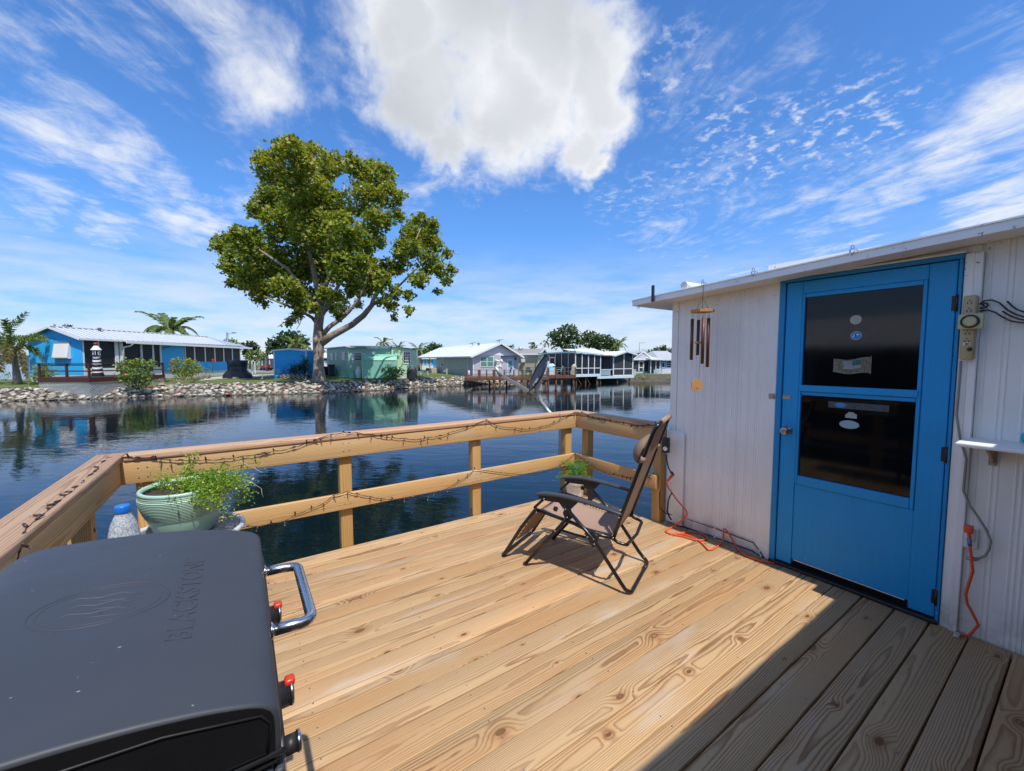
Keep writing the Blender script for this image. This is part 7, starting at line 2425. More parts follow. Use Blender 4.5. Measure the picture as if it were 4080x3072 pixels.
def vehicle():
    p = at(690, 806, 52); p.z = LAND
    t = thing('parked_jeep', 'silver off-road vehicle parked behind the sycamore trunk', 'vehicle', p, math.atan2(_r.y, _r.x))
    MB().prism([(-2.1, .45), (2.0, .45), (2.05, .95), (.9, 1.08), (.55, 1.12), (-2.05, 1.12)], -.85, .85, 'y').build('body', M['vehicle'], t)
    MB().prism([(-2.0, 1.121), (.5, 1.121), (.25, 1.72), (-1.95, 1.75)], -.78, .78, 'y').build('cabin', M['vehicle'], t)
    for a, b in ((-1.85, -1.15), (-1.0, -.35), (-.22, .25)):
        MB().prism([(a, 1.2), (b, 1.2), (b - .03, 1.62), (a + .02, 1.64)], -.80, -.782, 'y').build('window', M['scr_glass'], t)
    MB().box(-2.0, .3, -.80, .80, 1.755, 1.80).build('roof', M['tyre'], t)
    for x in (-1.35, 1.3):
        for y in (-.86, .70):
            w = MB().lathe([(.22, -.10), (.38, -.11), (.41, -.05), (.41, .09), (.38, .13), (.22, .12)], 18, axis=(0, 1, 0)).build('wheel', M['tyre'], t, (x, y, .41))
            MB().lathe([(.22, -.105), (.20, -.12), (.05, -.12)], 14, axis=(0, 1, 0)).build('rim', M['chrome'], w)
    MB().lathe([(.40, -.09), (.40, .09)], 18, (-2.2, 0, .95), axis=(1, 0, 0)).build('spare_wheel', M['tyre'], t)
    # dark bins behind the trunk
    for (x, y, D, h, lb) in ((716, 812, 44.5, 1.25, 'black wheeled bin leaning open between the trunk and green home'), (706.5, 811, 46, 1.0, 'low dark bin half hidden right behind the trunk')):
        p = at(x, y, D); p.z = LAND
        b = thing('wheeled_bin', lb, 'bin', p)
        MB().prism([(-.26, .08), (.26, .08), (.32, h), (-.32, h)], -.30, .30, 'y').build('body', M['tarp'], b)
        MB().cbox(-.36, .36, -.34, .34, h + .003, h + .07, .02).build('lid', M['tarp'], b)
        MB().lathe([(.10, -.33), (.10, .33)], 12, (.22, 0, .10), axis=(0, 1, 0)).build('wheel', M['tyre'], b)


vehicle()


def carport_scene():
    """open carports and a red machine far across the road"""
    p = at(590, 800, 72); p.z = LAND
    fr = Fr('open_carport', 'white open carport far across the road left of the blue shed', 'carport', col(543, 72), col(592, 73), LAND)
    r = fr.root; W = fr.w(592, 777)[0]; h = 2.0
    MB().box(-.2, W + .2, -.2, 5, h, h + .14).add([(-.2, -.2, h + .15), (W + .2, -.2, h + .15), (W + .2, 3, h + .9), (-.2, 3, h + .9)], [(0, 1, 2, 3)]).build('roof', M['h_white'], r)
    for x in (543.5, 555, 566, 582): MB().box(fr.w(x, 777)[0] - .06, fr.w(x, 777)[0] + .06, -.06, .06, 0, h - .002).build('post', M['h_white'], r)
    MB().box(0, W, 5.0, 5.1, 0, h).build('back_wall', M['h_palebl'], r)
    p = at(576, 800, 69); p.z = LAND
    t = thing('red_mower', 'small red riding mower under the distant carport', 'mower', p, 2.4)
    MB().cbox(.1, .95, -.32, .32, .38, .85, .06).build('hood', M['red_paint'], t)
    MB().cbox(-.75, .1, -.36, .36, .35, .60, .05).cbox(-.62, -.52, -.24, .24, .6, 1.05, .03).build('seat_deck', M['red_paint'], t)
    for x, rr in ((-.5, .30), (.7, .22)):
        for y in (-.42, .34): MB().lathe([(rr, -.07), (rr, .12)], 14, (x, y, rr), axis=(0, 1, 0)).build('wheel', M['tyre'], t)
    MB().tube([(.05, 0, .8), (-.12, 0, 1.02)], .02, 6).lathe([(.16, 0), (.16, .03)], 14, (-.13, 0, 1.02), axis=(-.6, 0, .8)).build('steering_wheel', M['tyre'], t)
    # white gate posts by the covered furniture
    for (x, D, lb) in ((545, 52, 'tall white gate post right of the covered furniture'), (551, 53, 'white gate post nearest the road')):
        p = at(x, 800, D); p.z = LAND
        t = thing('gate_post', lb, 'post', p)
        MB().cbox(-.06, .06, -.06, .06, 0, 1.55, .005).build('post', M['h_white'], t)
        MB().cbox(-.09, .09, -.09, .09, 1.552, 1.60, .01).build('post_cap', M['h_white'], t)
    # street lamp
    p = at(493, 770, 62); p.z = LAND
    t = thing('street_lamp', 'grey wooden street light pole with one arm behind the blue house', 'street lamp', p)
    zt = at(493, 718.5, 62).z - LAND
    MB().tube([(0, 0, 0), (0, 0, zt)], [.17, .14], 10).build('pole', M['galv_d'], t)
    e = at(510.5, 719.6, 62.5) - p
    MB().tube([(0, 0, zt - .35), (e.x * .3, e.y * .3, e.z - .12), (e.x * .6, e.y * .6, e.z)], .035, 6).build('arm', M['galv_d'], t)
    MB().tube([(e.x * .55, e.y * .55, e.z), (e.x, e.y, e.z + .05)], [.10, .07], 8).build('lamp_head', M['galv_d'], t)


carport_scene()


def covered_set():
    p = at(514, 814, 40.5); p.z = LAND
    t = thing('covered_furniture', 'stacked garden furniture under a black tarpaulin tied with cords', 'garden furniture', p, math.atan2(_r.y, _r.x))
    q = covered(t, [(.0, 1.28, .75), (.35, 1.18, .70), (.70, .92, .55), (.78, .80, .50), (1.10, .84, .52), (1.22, .80, .50), (1.3, .84, .52), (1.72, .90, .55), (1.80, .86, .52)], 40, seed=9)
    for z, a, b in ((.76, .85, .53), (1.24, .85, .53)):
        MB().tube([(a * math.copysign(abs(math.cos(x)) ** .55, math.cos(x)), b * math.copysign(abs(math.sin(x)) ** .55, math.sin(x)), z) for x in np.linspace(0, 6.283, 40, endpoint=False)], .018, 5, closed=True).build('tie_cord', M['rope_d'], t)
    p = at(509, 816, 39.2); p.z = LAND
    t = thing('concrete_block', 'single grey concrete block in front of the covered furniture', 'block', p, .5)
    MB().box(-.25, .25, -.1, .1, 0, .16).build('block', M['block_l'], t)


covered_set()


def planter():
    P0 = col(604, 39.6); P1 = col(664, 39.8)
    fr = Fr('brick_planter', 'low planter wall of alternating tan and dark brown blocks', 'planter', P0, P1, LAND - .04)
    W = (P1 - P0).length
    me = [MB().cbox(0, .205, 0, .12, 0, .105, .006).mesh('block', M['block_l']), MB().cbox(0, .205, 0, .12, 0, .105, .006).mesh('block', M['block_d'])]
    n = int(W / .215)
    for k in range(4):
        for i in range(n - (k == 3)):
            link('block', me[(i + k) % 2], fr.root, (i * .215 + (.0 if k % 2 == 0 else .04), random.uniform(-.008, .008), k * .109))
    MB().box(.05, W - .1, .13, .9, 0, .34).build('soil', M['soil'], fr.root)
    p = at(597, 815, 39); p.z = LAND
    t = thing('blue_pot', 'small blue pot with a pale fern left of the block planter', 'flower pot', p)
    MB().lathe([(.14, 0), (.20, .30), (.21, .34), (.18, .34), (.15, .05)], 16, caps=False).build('pot', M['h_blue2'], t)
    p = at(607, 808, 41); p.z = LAND
    t = thing('blue_barrel', 'blue rain barrel at the blue shed wall', 'barrel', p)
    MB().lathe([(.28, 0), (.31, .25), (.32, .5), (.30, .85), (.26, .92)], 18).build('barrel', M['h_blue2'], t)


planter()


def statues():
    for (x, y, D, lb) in ((566, 825, 35.2, 'heron statue on a stone heap at the bank left of the blue shed'), (660, 826, 35.0, 'thin heron statue on the bank left of the sycamore trunk')):
        p = at(x, y, D); p.z = -.50
        t = thing('heron_statue', lb, 'statue', p, 1.0)
        s = 1.0 if x < 600 else .8
        MB().tube([(-.12 * s, 0, .26 * s), (.0, 0, .30 * s), (.10 * s, 0, .34 * s), (.12 * s, 0, .48 * s), (.08 * s, 0, .58 * s), (.14 * s, 0, .63 * s), (.26 * s, 0, .62 * s)], [.02, .07, .045, .022, .02, .028, .004], 8).build('body', M['statue'], t)
        MB().tube([(0, .02, 0), (0, .02, .27 * s)], .010, 5).tube([(.03, -.02, 0), (.02, -.02, .27 * s)], .010, 5).build('leg', M['statue'], t)
        MB().hull([(random.uniform(-.3, .3), random.uniform(-.25, .25), random.uniform(-.05, .12)) for _ in range(14)]).build('stone_base', M['statue'], t)
    p = at(910, 811, 45.5); p.z = LAND
    t = thing('white_dog_figure', 'small white animal figure on the lawn by the carport post', 'statue', p, .6)
    MB().tube([(-.22, 0, .28), (0, 0, .30), (.2, 0, .34), (.28, 0, .46), (.40, 0, .46)], [.08, .11, .10, .08, .04], 8).build('body', M['white_p'], t)
    for x in (-.16, .17):
        for y in (-.06, .06): MB().tube([(x, y, 0), (x, y, .27)], .03, 6).build('leg', M['white_p'], t)
    p = at(923.5, 810, 47.5); p.z = LAND
    t = thing('lawn_post', 'grey lawn post with a black box on top near the air conditioner', 'post', p)
    MB().cbox(-.10, .10, -.08, .08, 0, .55, .01).build('post', M['galv'], t)
    MB().cbox(-.15, .15, -.12, .12, .552, .86, .02).build('box', M['tarp'], t)
    p = at(1396.5, 0 + 812, 52); p.z = -.9


statues()


def dock():
    P0 = col(1003, 40.6); P1 = col(1186, 41.4)
    z = -.36
    t0 = Fr('dock', 'reddish brown timber dock with railing posts over the water', 'dock', P0, P1, z)
    t = t0.root
    W = (P1 - P0).length; Dp = 4.2
    me = MB().cbox(-.069, .069, 0, Dp, -.04, 0, .004).mesh('plank', M['dockwood'])
    u = .07
    while u < W: link('plank', me, t, (u, 0, 0)); u += .145
    MB().box(0, W, -.05, -.003, -.28, -.005).build('fascia', M['dockwood'], t)
    U = lambda x: t0.w(x, 777)[0]
    pm = MB().cbox(-.065, .065, -.115, -.052, -.28, .80, .005).mesh('rail_post', M['dockwood'])
    wide = MB().cbox(-.15, .15, -.115, -.052, -.28, .80, .005).mesh('rail_post', M['dockwood'])
    for x in (1007, 1051, 1089, 1109.6, 1129.7, 1148, 1166): link('rail_post', pm, t, (U(x), 0, 0))
    for x in (1035, 1067): link('rail_post', wide, t, (U(x), 0, 0))
    for z_ in (.78, .28):
        MB().tube([(U(996), -.08, z_), (U(1184), -.08, z_)], .022, 6).build('rail_pipe', M['galv_d'], t)
    pil = MB().tube([(0, 0, -1.9), (0, 0, -.045)], .10, 10).mesh('piling', M['pilewood'])
    for x in (1067, 1080, 1127, 1143, 1180): link('piling', pil, t, (U(x), .15, 0))
    for x in (1060, 1100, 1150): link('piling', pil, t, (U(x), 3.4, 0))
    # second dock, a step higher, in front of the screened house
    P0 = col(1183, 43.6); P1 = col(1244, 43.9)
    f2 = Fr('upper_dock', 'raised brown dock section in front of the screened side porch', 'dock', P0, P1, -.27)
    t = f2.root; W = (P1 - P0).length
    me = MB().cbox(-.069, .069, 0, 5.0, -.04, 0, .004).mesh('plank', M['dockwood'])
    u = .07
    while u < W: link('plank', me, t, (u, 0, 0)); u += .145
    MB().box(0, W, -.05, -.003, -.30, -.005).build('fascia', M['dockwood'], t)
    U = lambda x: f2.w(x, 777)[0]
    pm = MB().cbox(-.075, .075, -.115, -.052, -.30, .88, .005).mesh('rail_post', M['dockwood'])
    for x in (1185, 1201, 1219.5, 1242.5): link('rail_post', pm, t, (U(x), 0, 0))
    for z_ in (.86, .45): MB().tube([(U(1146), -.08, z_), (U(1243), -.08, z_)], .02, 6).build('rail_pipe', M['galv_d'], t)
    for x in (1185, 1202, 1214, 1240): link('piling', pil, t, (U(x), .15, 0))
    MB().beam((U(1196), .15, -.1), (U(1201), .15, -.75), .06, .09, (0, 1, 0)).build('dock_brace', M['pilewood'], t)
    return t0, f2


DK, DK2 = dock()


def dock_things():
    z1 = DK.base; z2 = DK2.base
    def on(x, D, z): p = col(x, D); p.z = z; return p
    ang = math.atan2(_r.y, _r.x)
    def chair(label, p, rz, m, group=None, w=.5, back=.55):
        t = thing('dock_chair', label, 'chair', p, rz, group)
        MB().cbox(-w / 2, w / 2, -.24, .24, .40, .43, .008).build('seat', M[m], t)
        b = MB().add([(-w / 2, .22, .44), (w / 2, .22, .44), (w / 2, .40, .44 + back), (-w / 2, .40, .44 + back), (-w / 2, .24, .43), (w / 2, .24, .43), (w / 2, .43, .44 + back), (-w / 2, .43, .44 + back)], [(0, 1, 2, 3), (7, 6, 5, 4), (0, 4, 5, 1), (1, 5, 6, 2), (2, 6, 7, 3), (3, 7, 4, 0)]).build('backrest', M[m], t)
        for sx in (-1, 1):
            for sy in (-1, 1): MB().tube([(sx * (w / 2 - .02), sy * .20, .40), (sx * (w / 2), sy * .26, 0)], .016, 6).build('leg', M['black_metal'] if m == 'tarp' else M[m], t)
            MB().tube([(sx * w / 2, -.22, .41), (sx * w / 2, -.20, .62), (sx * w / 2, .28, .64)], .016, 6).build('armrest', M['black_metal'] if m == 'tarp' else M[m], t)
        return t
    chair('black sling chair on the dock in front of the grey house door', on(1097, 43.2, z1), ang - 1.3, 'tarp')
    chair('dark high backed chair at the left end of the dock table', on(1132, 43.4, z1), ang + 1.4, 'tarp', back=.75)
    chair('dark chair on the far side of the dock table', on(1141, 44.6, z1), ang + .0, 'tarp')
    p = on(1145, 43.3, z1)
    t = thing('dock_table', 'small dark patio table between chairs on the dock', 'table', p)
    MB().lathe([(.42, .68), (.43, .70), (.42, .72)], 20).build('table_top', M['tarp'], t)
    MB().tube([(0, 0, .04), (0, 0, .68)], .05, 8).lathe([(.25, 0), (.25, .04)], 14).build('pedestal', M['tarp'], t)
    p = on(1178, 47.2, -.3)
    t = thing('storage_cabinet', 'tall white storage cabinet standing at the beige house end', 'cabinet', p, ang)
    MB().cbox(-.55, .45, -.3, .3, 0, 1.55, .02).build('body', M['h_white'], t)
    MB().box(-.52, -.07, -.32, -.302, .06, 1.48).box(-.03, .42, -.32, -.302, .06, 1.48).build('door', M['h_white_lap'], t)
    p = on(1191.5, 46.4, -.3)
    t = thing('cupola_box', 'white box with a small hipped lid beside the storage cabinet', 'box', p, ang)
    MB().cbox(-.32, .32, -.32, .32, 0, 1.05, .02).build('body', M['h_white'], t)
    MB().add([(-.40, -.40, 1.052), (.40, -.40, 1.052), (.40, .40, 1.052), (-.40, .40, 1.052), (-.14, -.14, 1.30), (.14, -.14, 1.30), (.14, .14, 1.30), (-.14, .14, 1.30)], [(3, 2, 1, 0), (0, 1, 5, 4), (1, 2, 6, 5), (2, 3, 7, 6), (3, 0, 4, 7), (4, 5, 6, 7)]).build('lid', M['aqua'], t)
    chair('pale aqua plastic chair by the screen door, left of its pair', on(1193, 45.0, z2), ang + .5, 'seat_aqua', w=.6, back=.6)
    chair('pale aqua plastic chair facing left near the dark bundle', on(1207, 44.9, z2), ang - 1.5, 'seat_aqua', w=.6, back=.6)
    p = on(1217, 45.2, z2)
    t = thing('dark_bundle', 'dark covered folding chairs on the raised dock', 'garden furniture', p)
    covered(t, [(0, .32, .22), (.5, .28, .2), (.8, .20, .14), (.98, .08, .06)], 16, seed=4)
    p = on(1237, 44.6, z2)
    t = thing('folded_umbrella', 'beige canvas patio umbrella folded and leaning at the porch corner', 'umbrella', p)
    q = covered(t, [(.05, .30, .22), (.35, .34, .25), (.7, .26, .22), (.95, .30, .24), (1.12, .22, .18), (1.25, .07, .07)], 22, 'canvas_folds', 'canvas', 6)
    for ob in t.children: ob.rotation_euler = (0, .16, ang)
    MB().tube([(0, 0, 0), (.2, 0, 1.3)], .02, 6).build('pole', M['galv'], t)


dock_things()


def neighbour_house():
    """house on the next lot, seen only mirrored in the door panes"""
    P0 = Vector((-9.5, -2.0, 0)); P1 = Vector((-9.5, 9.0, 0))
    t = thing('neighbour_house', 'metal roofed house on the next lot mirrored in the door pane', 'house', (-9.5, 3.5, -.4))
    MB().box(-4, 0, -6, 6, -.9, 2.2).build('wall', M['screen_l'], t)
    MB().add([(.6, -6.5, 2.2), (.6, 6.5, 2.2), (-2.4, 6.5, 3.3), (-2.4, -6.5, 3.3), (.6, -6.5, 2.27), (.6, 6.5, 2.27), (-2.4, 6.5, 3.37), (-2.4, -6.5, 3.37)], [(0, 3, 2, 1), (4, 5, 6, 7), (0, 1, 5, 4), (1, 2, 6, 5), (2, 3, 7, 6), (3, 0, 4, 7)]).build('roof', M['r_white'], t)
    rib = MB().beam((.6, 0, 2.30), (-2.4, 0, 3.40), .06, .05).mesh('roof_rib', M['h_white'])
    for k in range(26): link('roof_rib', rib, t, (0, -6.2 + k * .5, 0))
    for y in (-4, -1, 2, 5): MB().box(.35, .45, y - .05, y + .05, -.9, 2.2).build('porch_post', M['h_white'], t)
    MB().box(-4, .5, -6, 6, -1.9, -.901).build('seawall', M['conc'], t)


neighbour_house()

# ------------------------------------------------------------------ trees
def tree(name, label, x, y, D, blobs, trunk, leafm, leaf, n_per, barkm='bark_g', limbs=(), depth=.75, seed=1, cat='tree', group=None, shape='diamond', base_z=None, tone_fn=None, shell=.45, tufts=0):
    """blobs: (x, y, r) outline lobes in the measuring grid at depth D; trunk: (x,y,r) way points"""
    g = np.random.default_rng(seed)
    P = at(x, y, D)
    if base_z is not None: P.z = base_z
    t = thing(name, label, cat, P, 0, group)
    k = D / 869.0
    pos = []; tone = []
    xs = [b[0] for b in blobs]; half = (max(xs) - min(xs)) / 2 * k
    cx = sum(xs) / len(xs)
    for b in blobs:
        r = b[2] * k
        w = max(.15, 1 - ((b[0] - cx) * k / max(half, .1)) ** 2) ** .5
        offs = [g.uniform(-1, 1) * depth * half * w]
        if r > .35 * half * .6: offs.append(-offs[0] * g.uniform(.6, 1.1))
        for o in offs:
            c = at(b[0], b[1], D + o) - P
            r = b[2] * (D + o) / 869.0
            n = max(6, int(n_per * r * r))
            q = ball(n, c, (r, r, r * .92), g, shell)
            if tufts:
                m_ = max(5, int(tufts * r * r)); cc = ball(m_, c, (r * .92, r * .92, r * .86), g, .6)
                h_ = int(n * .72); q[:h_] = cc[g.integers(0, m_, h_)] + g.normal(0, 1, (h_, 3)) * (.13 + .07 * r) * np.array((1, 1, .75))
            pos.append(q)
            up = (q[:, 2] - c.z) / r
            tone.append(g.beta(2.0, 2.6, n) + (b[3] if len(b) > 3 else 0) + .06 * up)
    pos = np.concatenate(pos); tone = np.concatenate(tone)
    link('crown', leaf_mesh('crown', pos, leaf, M[leafm], shape, tone, .75, seed), t)
    tm = MB()
    def way(pts): return [at(a, b, D + (c[3] if len(c) > 3 else 0)) - P for c in pts for a, b in [c[:2]]], [c[2] * k for c in pts]
    q, rr = way(trunk)
    if base_z is not None: q[0].z = -.15
    tm.tube(q, rr, 14)
    tm.build('trunk', M[barkm], t)
    for L in limbs:
        q, rr = way(L)
        MB().tube(q, rr, 9).build('limb', M[barkm], t)
    return t


def zt(x, y, r, *a): return (433.7 + .332 * x, 292.8 + .332 * y, .36 * r, *a)


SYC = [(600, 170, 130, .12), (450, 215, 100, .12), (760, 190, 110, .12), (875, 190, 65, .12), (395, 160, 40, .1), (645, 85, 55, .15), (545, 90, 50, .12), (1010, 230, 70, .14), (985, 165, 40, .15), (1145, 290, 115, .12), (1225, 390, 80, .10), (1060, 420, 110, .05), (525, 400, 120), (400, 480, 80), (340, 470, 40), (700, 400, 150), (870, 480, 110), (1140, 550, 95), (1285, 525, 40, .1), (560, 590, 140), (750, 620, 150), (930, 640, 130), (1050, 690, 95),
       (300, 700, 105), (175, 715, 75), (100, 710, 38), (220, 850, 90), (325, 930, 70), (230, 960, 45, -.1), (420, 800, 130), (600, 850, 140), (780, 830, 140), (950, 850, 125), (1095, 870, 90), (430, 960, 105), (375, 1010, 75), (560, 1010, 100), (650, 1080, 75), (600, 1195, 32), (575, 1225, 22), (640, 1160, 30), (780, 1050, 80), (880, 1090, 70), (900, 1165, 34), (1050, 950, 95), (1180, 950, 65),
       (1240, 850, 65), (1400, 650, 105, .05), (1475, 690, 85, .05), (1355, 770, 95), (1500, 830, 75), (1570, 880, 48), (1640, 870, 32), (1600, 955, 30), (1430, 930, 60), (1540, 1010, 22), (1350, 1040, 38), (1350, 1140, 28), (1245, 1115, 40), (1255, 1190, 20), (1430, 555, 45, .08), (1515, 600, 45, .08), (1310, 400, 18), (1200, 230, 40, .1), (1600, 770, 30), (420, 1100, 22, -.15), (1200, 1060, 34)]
SYCB = [zt(*b) for b in SYC] + [(663, 633, 21), (711, 639, 21), (760, 627, 21), (675, 663, 13), (723, 669, 9), (796, 609, 19), (826, 655, 10), (856, 633, 15), (772, 655, 9), (735, 560, 26), (700, 480, 26), (812, 520, 22)]
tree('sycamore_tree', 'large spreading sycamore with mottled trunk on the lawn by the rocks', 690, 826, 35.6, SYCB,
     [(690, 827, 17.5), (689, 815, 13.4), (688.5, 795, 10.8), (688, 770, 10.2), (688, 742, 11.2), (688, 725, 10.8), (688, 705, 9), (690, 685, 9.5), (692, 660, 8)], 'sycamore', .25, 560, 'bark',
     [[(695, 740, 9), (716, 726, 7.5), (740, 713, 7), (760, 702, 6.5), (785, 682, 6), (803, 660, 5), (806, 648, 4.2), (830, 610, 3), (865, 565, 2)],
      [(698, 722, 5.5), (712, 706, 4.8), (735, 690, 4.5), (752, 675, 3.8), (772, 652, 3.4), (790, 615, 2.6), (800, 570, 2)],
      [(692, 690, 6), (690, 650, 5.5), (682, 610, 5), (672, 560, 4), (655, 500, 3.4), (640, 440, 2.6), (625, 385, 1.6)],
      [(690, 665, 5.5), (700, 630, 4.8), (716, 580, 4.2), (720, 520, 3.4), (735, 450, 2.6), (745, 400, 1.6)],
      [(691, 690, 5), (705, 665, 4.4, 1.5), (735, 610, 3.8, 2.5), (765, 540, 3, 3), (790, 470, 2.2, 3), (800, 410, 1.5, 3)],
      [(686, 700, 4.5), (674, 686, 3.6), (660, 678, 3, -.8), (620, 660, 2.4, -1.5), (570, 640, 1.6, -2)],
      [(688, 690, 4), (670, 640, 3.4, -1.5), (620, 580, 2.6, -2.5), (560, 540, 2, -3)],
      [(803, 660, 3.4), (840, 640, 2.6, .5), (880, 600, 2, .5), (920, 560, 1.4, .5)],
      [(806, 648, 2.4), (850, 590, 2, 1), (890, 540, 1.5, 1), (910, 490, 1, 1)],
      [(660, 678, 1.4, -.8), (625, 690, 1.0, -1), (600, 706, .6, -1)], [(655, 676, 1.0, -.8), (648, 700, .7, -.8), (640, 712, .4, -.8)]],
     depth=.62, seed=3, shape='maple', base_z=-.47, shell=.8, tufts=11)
# swollen scar on the sycamore trunk belongs to it: done as a burl part
_syc = [o for o in COL.objects if o.name == 'sycamore_tree'][0]
MB().lathe([(.02, -.30), (.30, -.24), (.46, -.08), (.47, .06), (.34, .18), (.30, .10), (.10, .05)], 16, at(680.5, 735.5, 35.3) - Vector(_syc.location), axis=(-_r - _f * .5)).build('burl', M['bark'], _syc)


def zo(x, y, r, *a): return (975.9 + .2255 * x, 672.3 + .2255 * y, .2255 * r, *a)


tree('live_oak', 'broad dark live oak, the taller of the pair behind the screened house', 1222, 800, 82,
     [zo(*b) for b in ((1100, 175, 45), (1060, 190, 40), (1150, 180, 50), (1200, 210, 35), (1010, 215, 40), (960, 225, 40), (1000, 290, 50), (940, 300, 35), (900, 320, 25), (1100, 250, 60), (1170, 260, 55), (1060, 300, 50), (990, 350, 35), (1140, 330, 60), (1220, 300, 40), (880, 300, 18), (1020, 250, 40))],
     [(1222, 801, 5), (1222, 775, 4.5), (1220, 752, 4)], 'oak', .62, 52, limbs=[[(1220, 758, 3.4), (1205, 740, 2.6), (1190, 728, 1.6)], [(1220, 756, 3.2), (1230, 735, 2.4), (1238, 718, 1.4)], [(1221, 756, 3), (1218, 730, 2.2), (1222, 714, 1.2)]], seed=4, base_z=LAND)
tree('live_oak', 'lower wide live oak right of the tallest oak behind the screened house', 1292, 800, 86,
     [zo(*b) for b in ((1330, 205, 30), (1300, 230, 40), (1270, 260, 45), (1350, 250, 50), (1400, 255, 45), (1440, 260, 45), (1490, 275, 45), (1530, 300, 45), (1560, 300, 30), (1290, 310, 50), (1360, 320, 55), (1430, 330, 55), (1500, 340, 50), (1550, 345, 40))],
     [(1292, 801, 4.5), (1292, 770, 4), (1290, 752, 3.2)], 'oak', .62, 52, limbs=[[(1291, 756, 2.8), (1310, 738, 2), (1322, 728, 1.2)], [(1290, 756, 2.6), (1275, 740, 1.8), (1268, 728, 1)]], seed=5, base_z=LAND)
tree('live_oak', 'dark round oak rising behind the blue shed roof', 612, 803, 64,
     [(590, 748, 12), (600, 738, 13), (612, 728, 11), (625, 724, 9), (638, 724, 9), (650, 732, 9), (660, 740, 9), (585, 756, 9), (605, 752, 13), (625, 745, 14), (645, 748, 12), (582, 742, 8), (664, 750, 6), (632, 733, 10)],
     [(612, 803, 3), (614, 770, 2.6), (618, 750, 2)], 'bush_d', .50, 95, seed=6, base_z=LAND, limbs=[[(616, 758, 1.6), (600, 744, 1)], [(617, 755, 1.6), (640, 738, 1)]])
tree('live_oak', 'small dark oak behind the eave end of the blue house', 538, 800, 78,
     [(528, 748, 7), (537, 743, 6), (546, 745, 6), (551, 750, 5), (540, 754, 9), (530, 758, 8), (549, 758, 7), (556, 752, 3), (536, 765, 9)],
     [(540, 800, 2), (540, 765, 1.5)], 'bush_d', .55, 80, seed=7, base_z=LAND)
tree('leafy_tree', 'mid green tree beyond the street light, left of the road', 556, 801, 70,
     [(548, 768, 9), (560, 766, 9), (536, 772, 8), (565, 774, 7), (550, 778, 8), (542, 763, 7), (570, 768, 5)], [(552, 801, 1.6), (552, 776, 1.2)], 'palm', .5, 80, seed=8, base_z=LAND)
tree('leafy_tree', 'yellow green tree at the pole foot behind the blue house roof', 492, 800, 72,
     [(478, 744, 7), (488, 740, 7), (500, 738, 6), (508, 742, 6), (515, 746, 4), (470, 747, 4), (494, 748, 8), (482, 750, 7), (507, 750, 7)], [(492, 800, 2), (492, 752, 1.5)], 'palm', .5, 80, seed=9, base_z=LAND)
tree('leafy_tree', 'round olive tree right of the green home palms', 935, 802, 92,
     [(927, 753, 8), (938, 747, 8), (948, 752, 8), (955, 757, 7), (920, 760, 7), (940, 758, 9), (962, 758, 4), (975, 757, 3), (985, 757, 3)], [(938, 802, 1.6), (938, 758, 1.2)], 'oak', .7, 60, seed=10, base_z=LAND)
tree('leafy_tree', 'slim small tree above the beige house roof', 1150, 800, 88,
     [(1148, 743, 4), (1153, 746, 4), (1146, 749, 4), (1156, 750, 3), (1150, 753, 5)], [(1150, 800, 1.0), (1150, 748, .6)], 'oak', .6, 40, seed=11, base_z=LAND)
tree('leafy_tree', 'tiny dark treetop peeking over the grey house roof', 1105, 800, 95,
     [(1101, 751, 3), (1107, 750, 3), (1104, 753, 4)], [(1104, 800, 1), (1104, 753, .6)], 'bush_d', .6, 40, seed=12, base_z=LAND)
tree('leafy_tree', 'dark bushy tree with a pointed top beside the cottage wall, across the canal', 1430, 806, 74,
     [(1405, 766, 8), (1415, 762, 9), (1425, 758, 9), (1433, 752, 6), (1436, 747, 4), (1434, 757, 7), (1445, 757, 6), (1450, 762, 7), (1412, 770, 9), (1428, 768, 10), (1444, 770, 9), (1460, 765, 9)], [(1430, 805, 1.8), (1430, 765, 1.3)], 'oak', .52, 80, seed=13, base_z=LAND)
tree('leafy_tree', 'lime green low tree before the dark tree by the slate house', 1418, 806, 70,
     [(1408, 772, 6), (1420, 773, 6), (1412, 767, 4), (1430, 774, 5)], [(1416, 805, 1), (1416, 773, .8)], 'bush', .45, 90, seed=14, base_z=LAND)
tree('leafy_tree', 'distant grey green tree behind the white mobile home', 672, 802, 96,
     [(668, 762, 5), (674, 759, 5), (664, 767, 4), (678, 765, 4), (672, 768, 5), (700, 762, 4)], [(672, 802, 1), (672, 764, .8)], 'oak', .7, 60, seed=15, base_z=LAND)
tree('leafy_tree', 'dark treetops just above the blue house ridge', 144, 790, 75,
     [(120, 706, 3), (143, 706, 4), (150, 707, 4), (137, 708, 3), (147, 710, 5)], [(145, 800, 1.5), (145, 709, 1)], 'bush_d', .6, 40, seed=16, base_z=LAND)


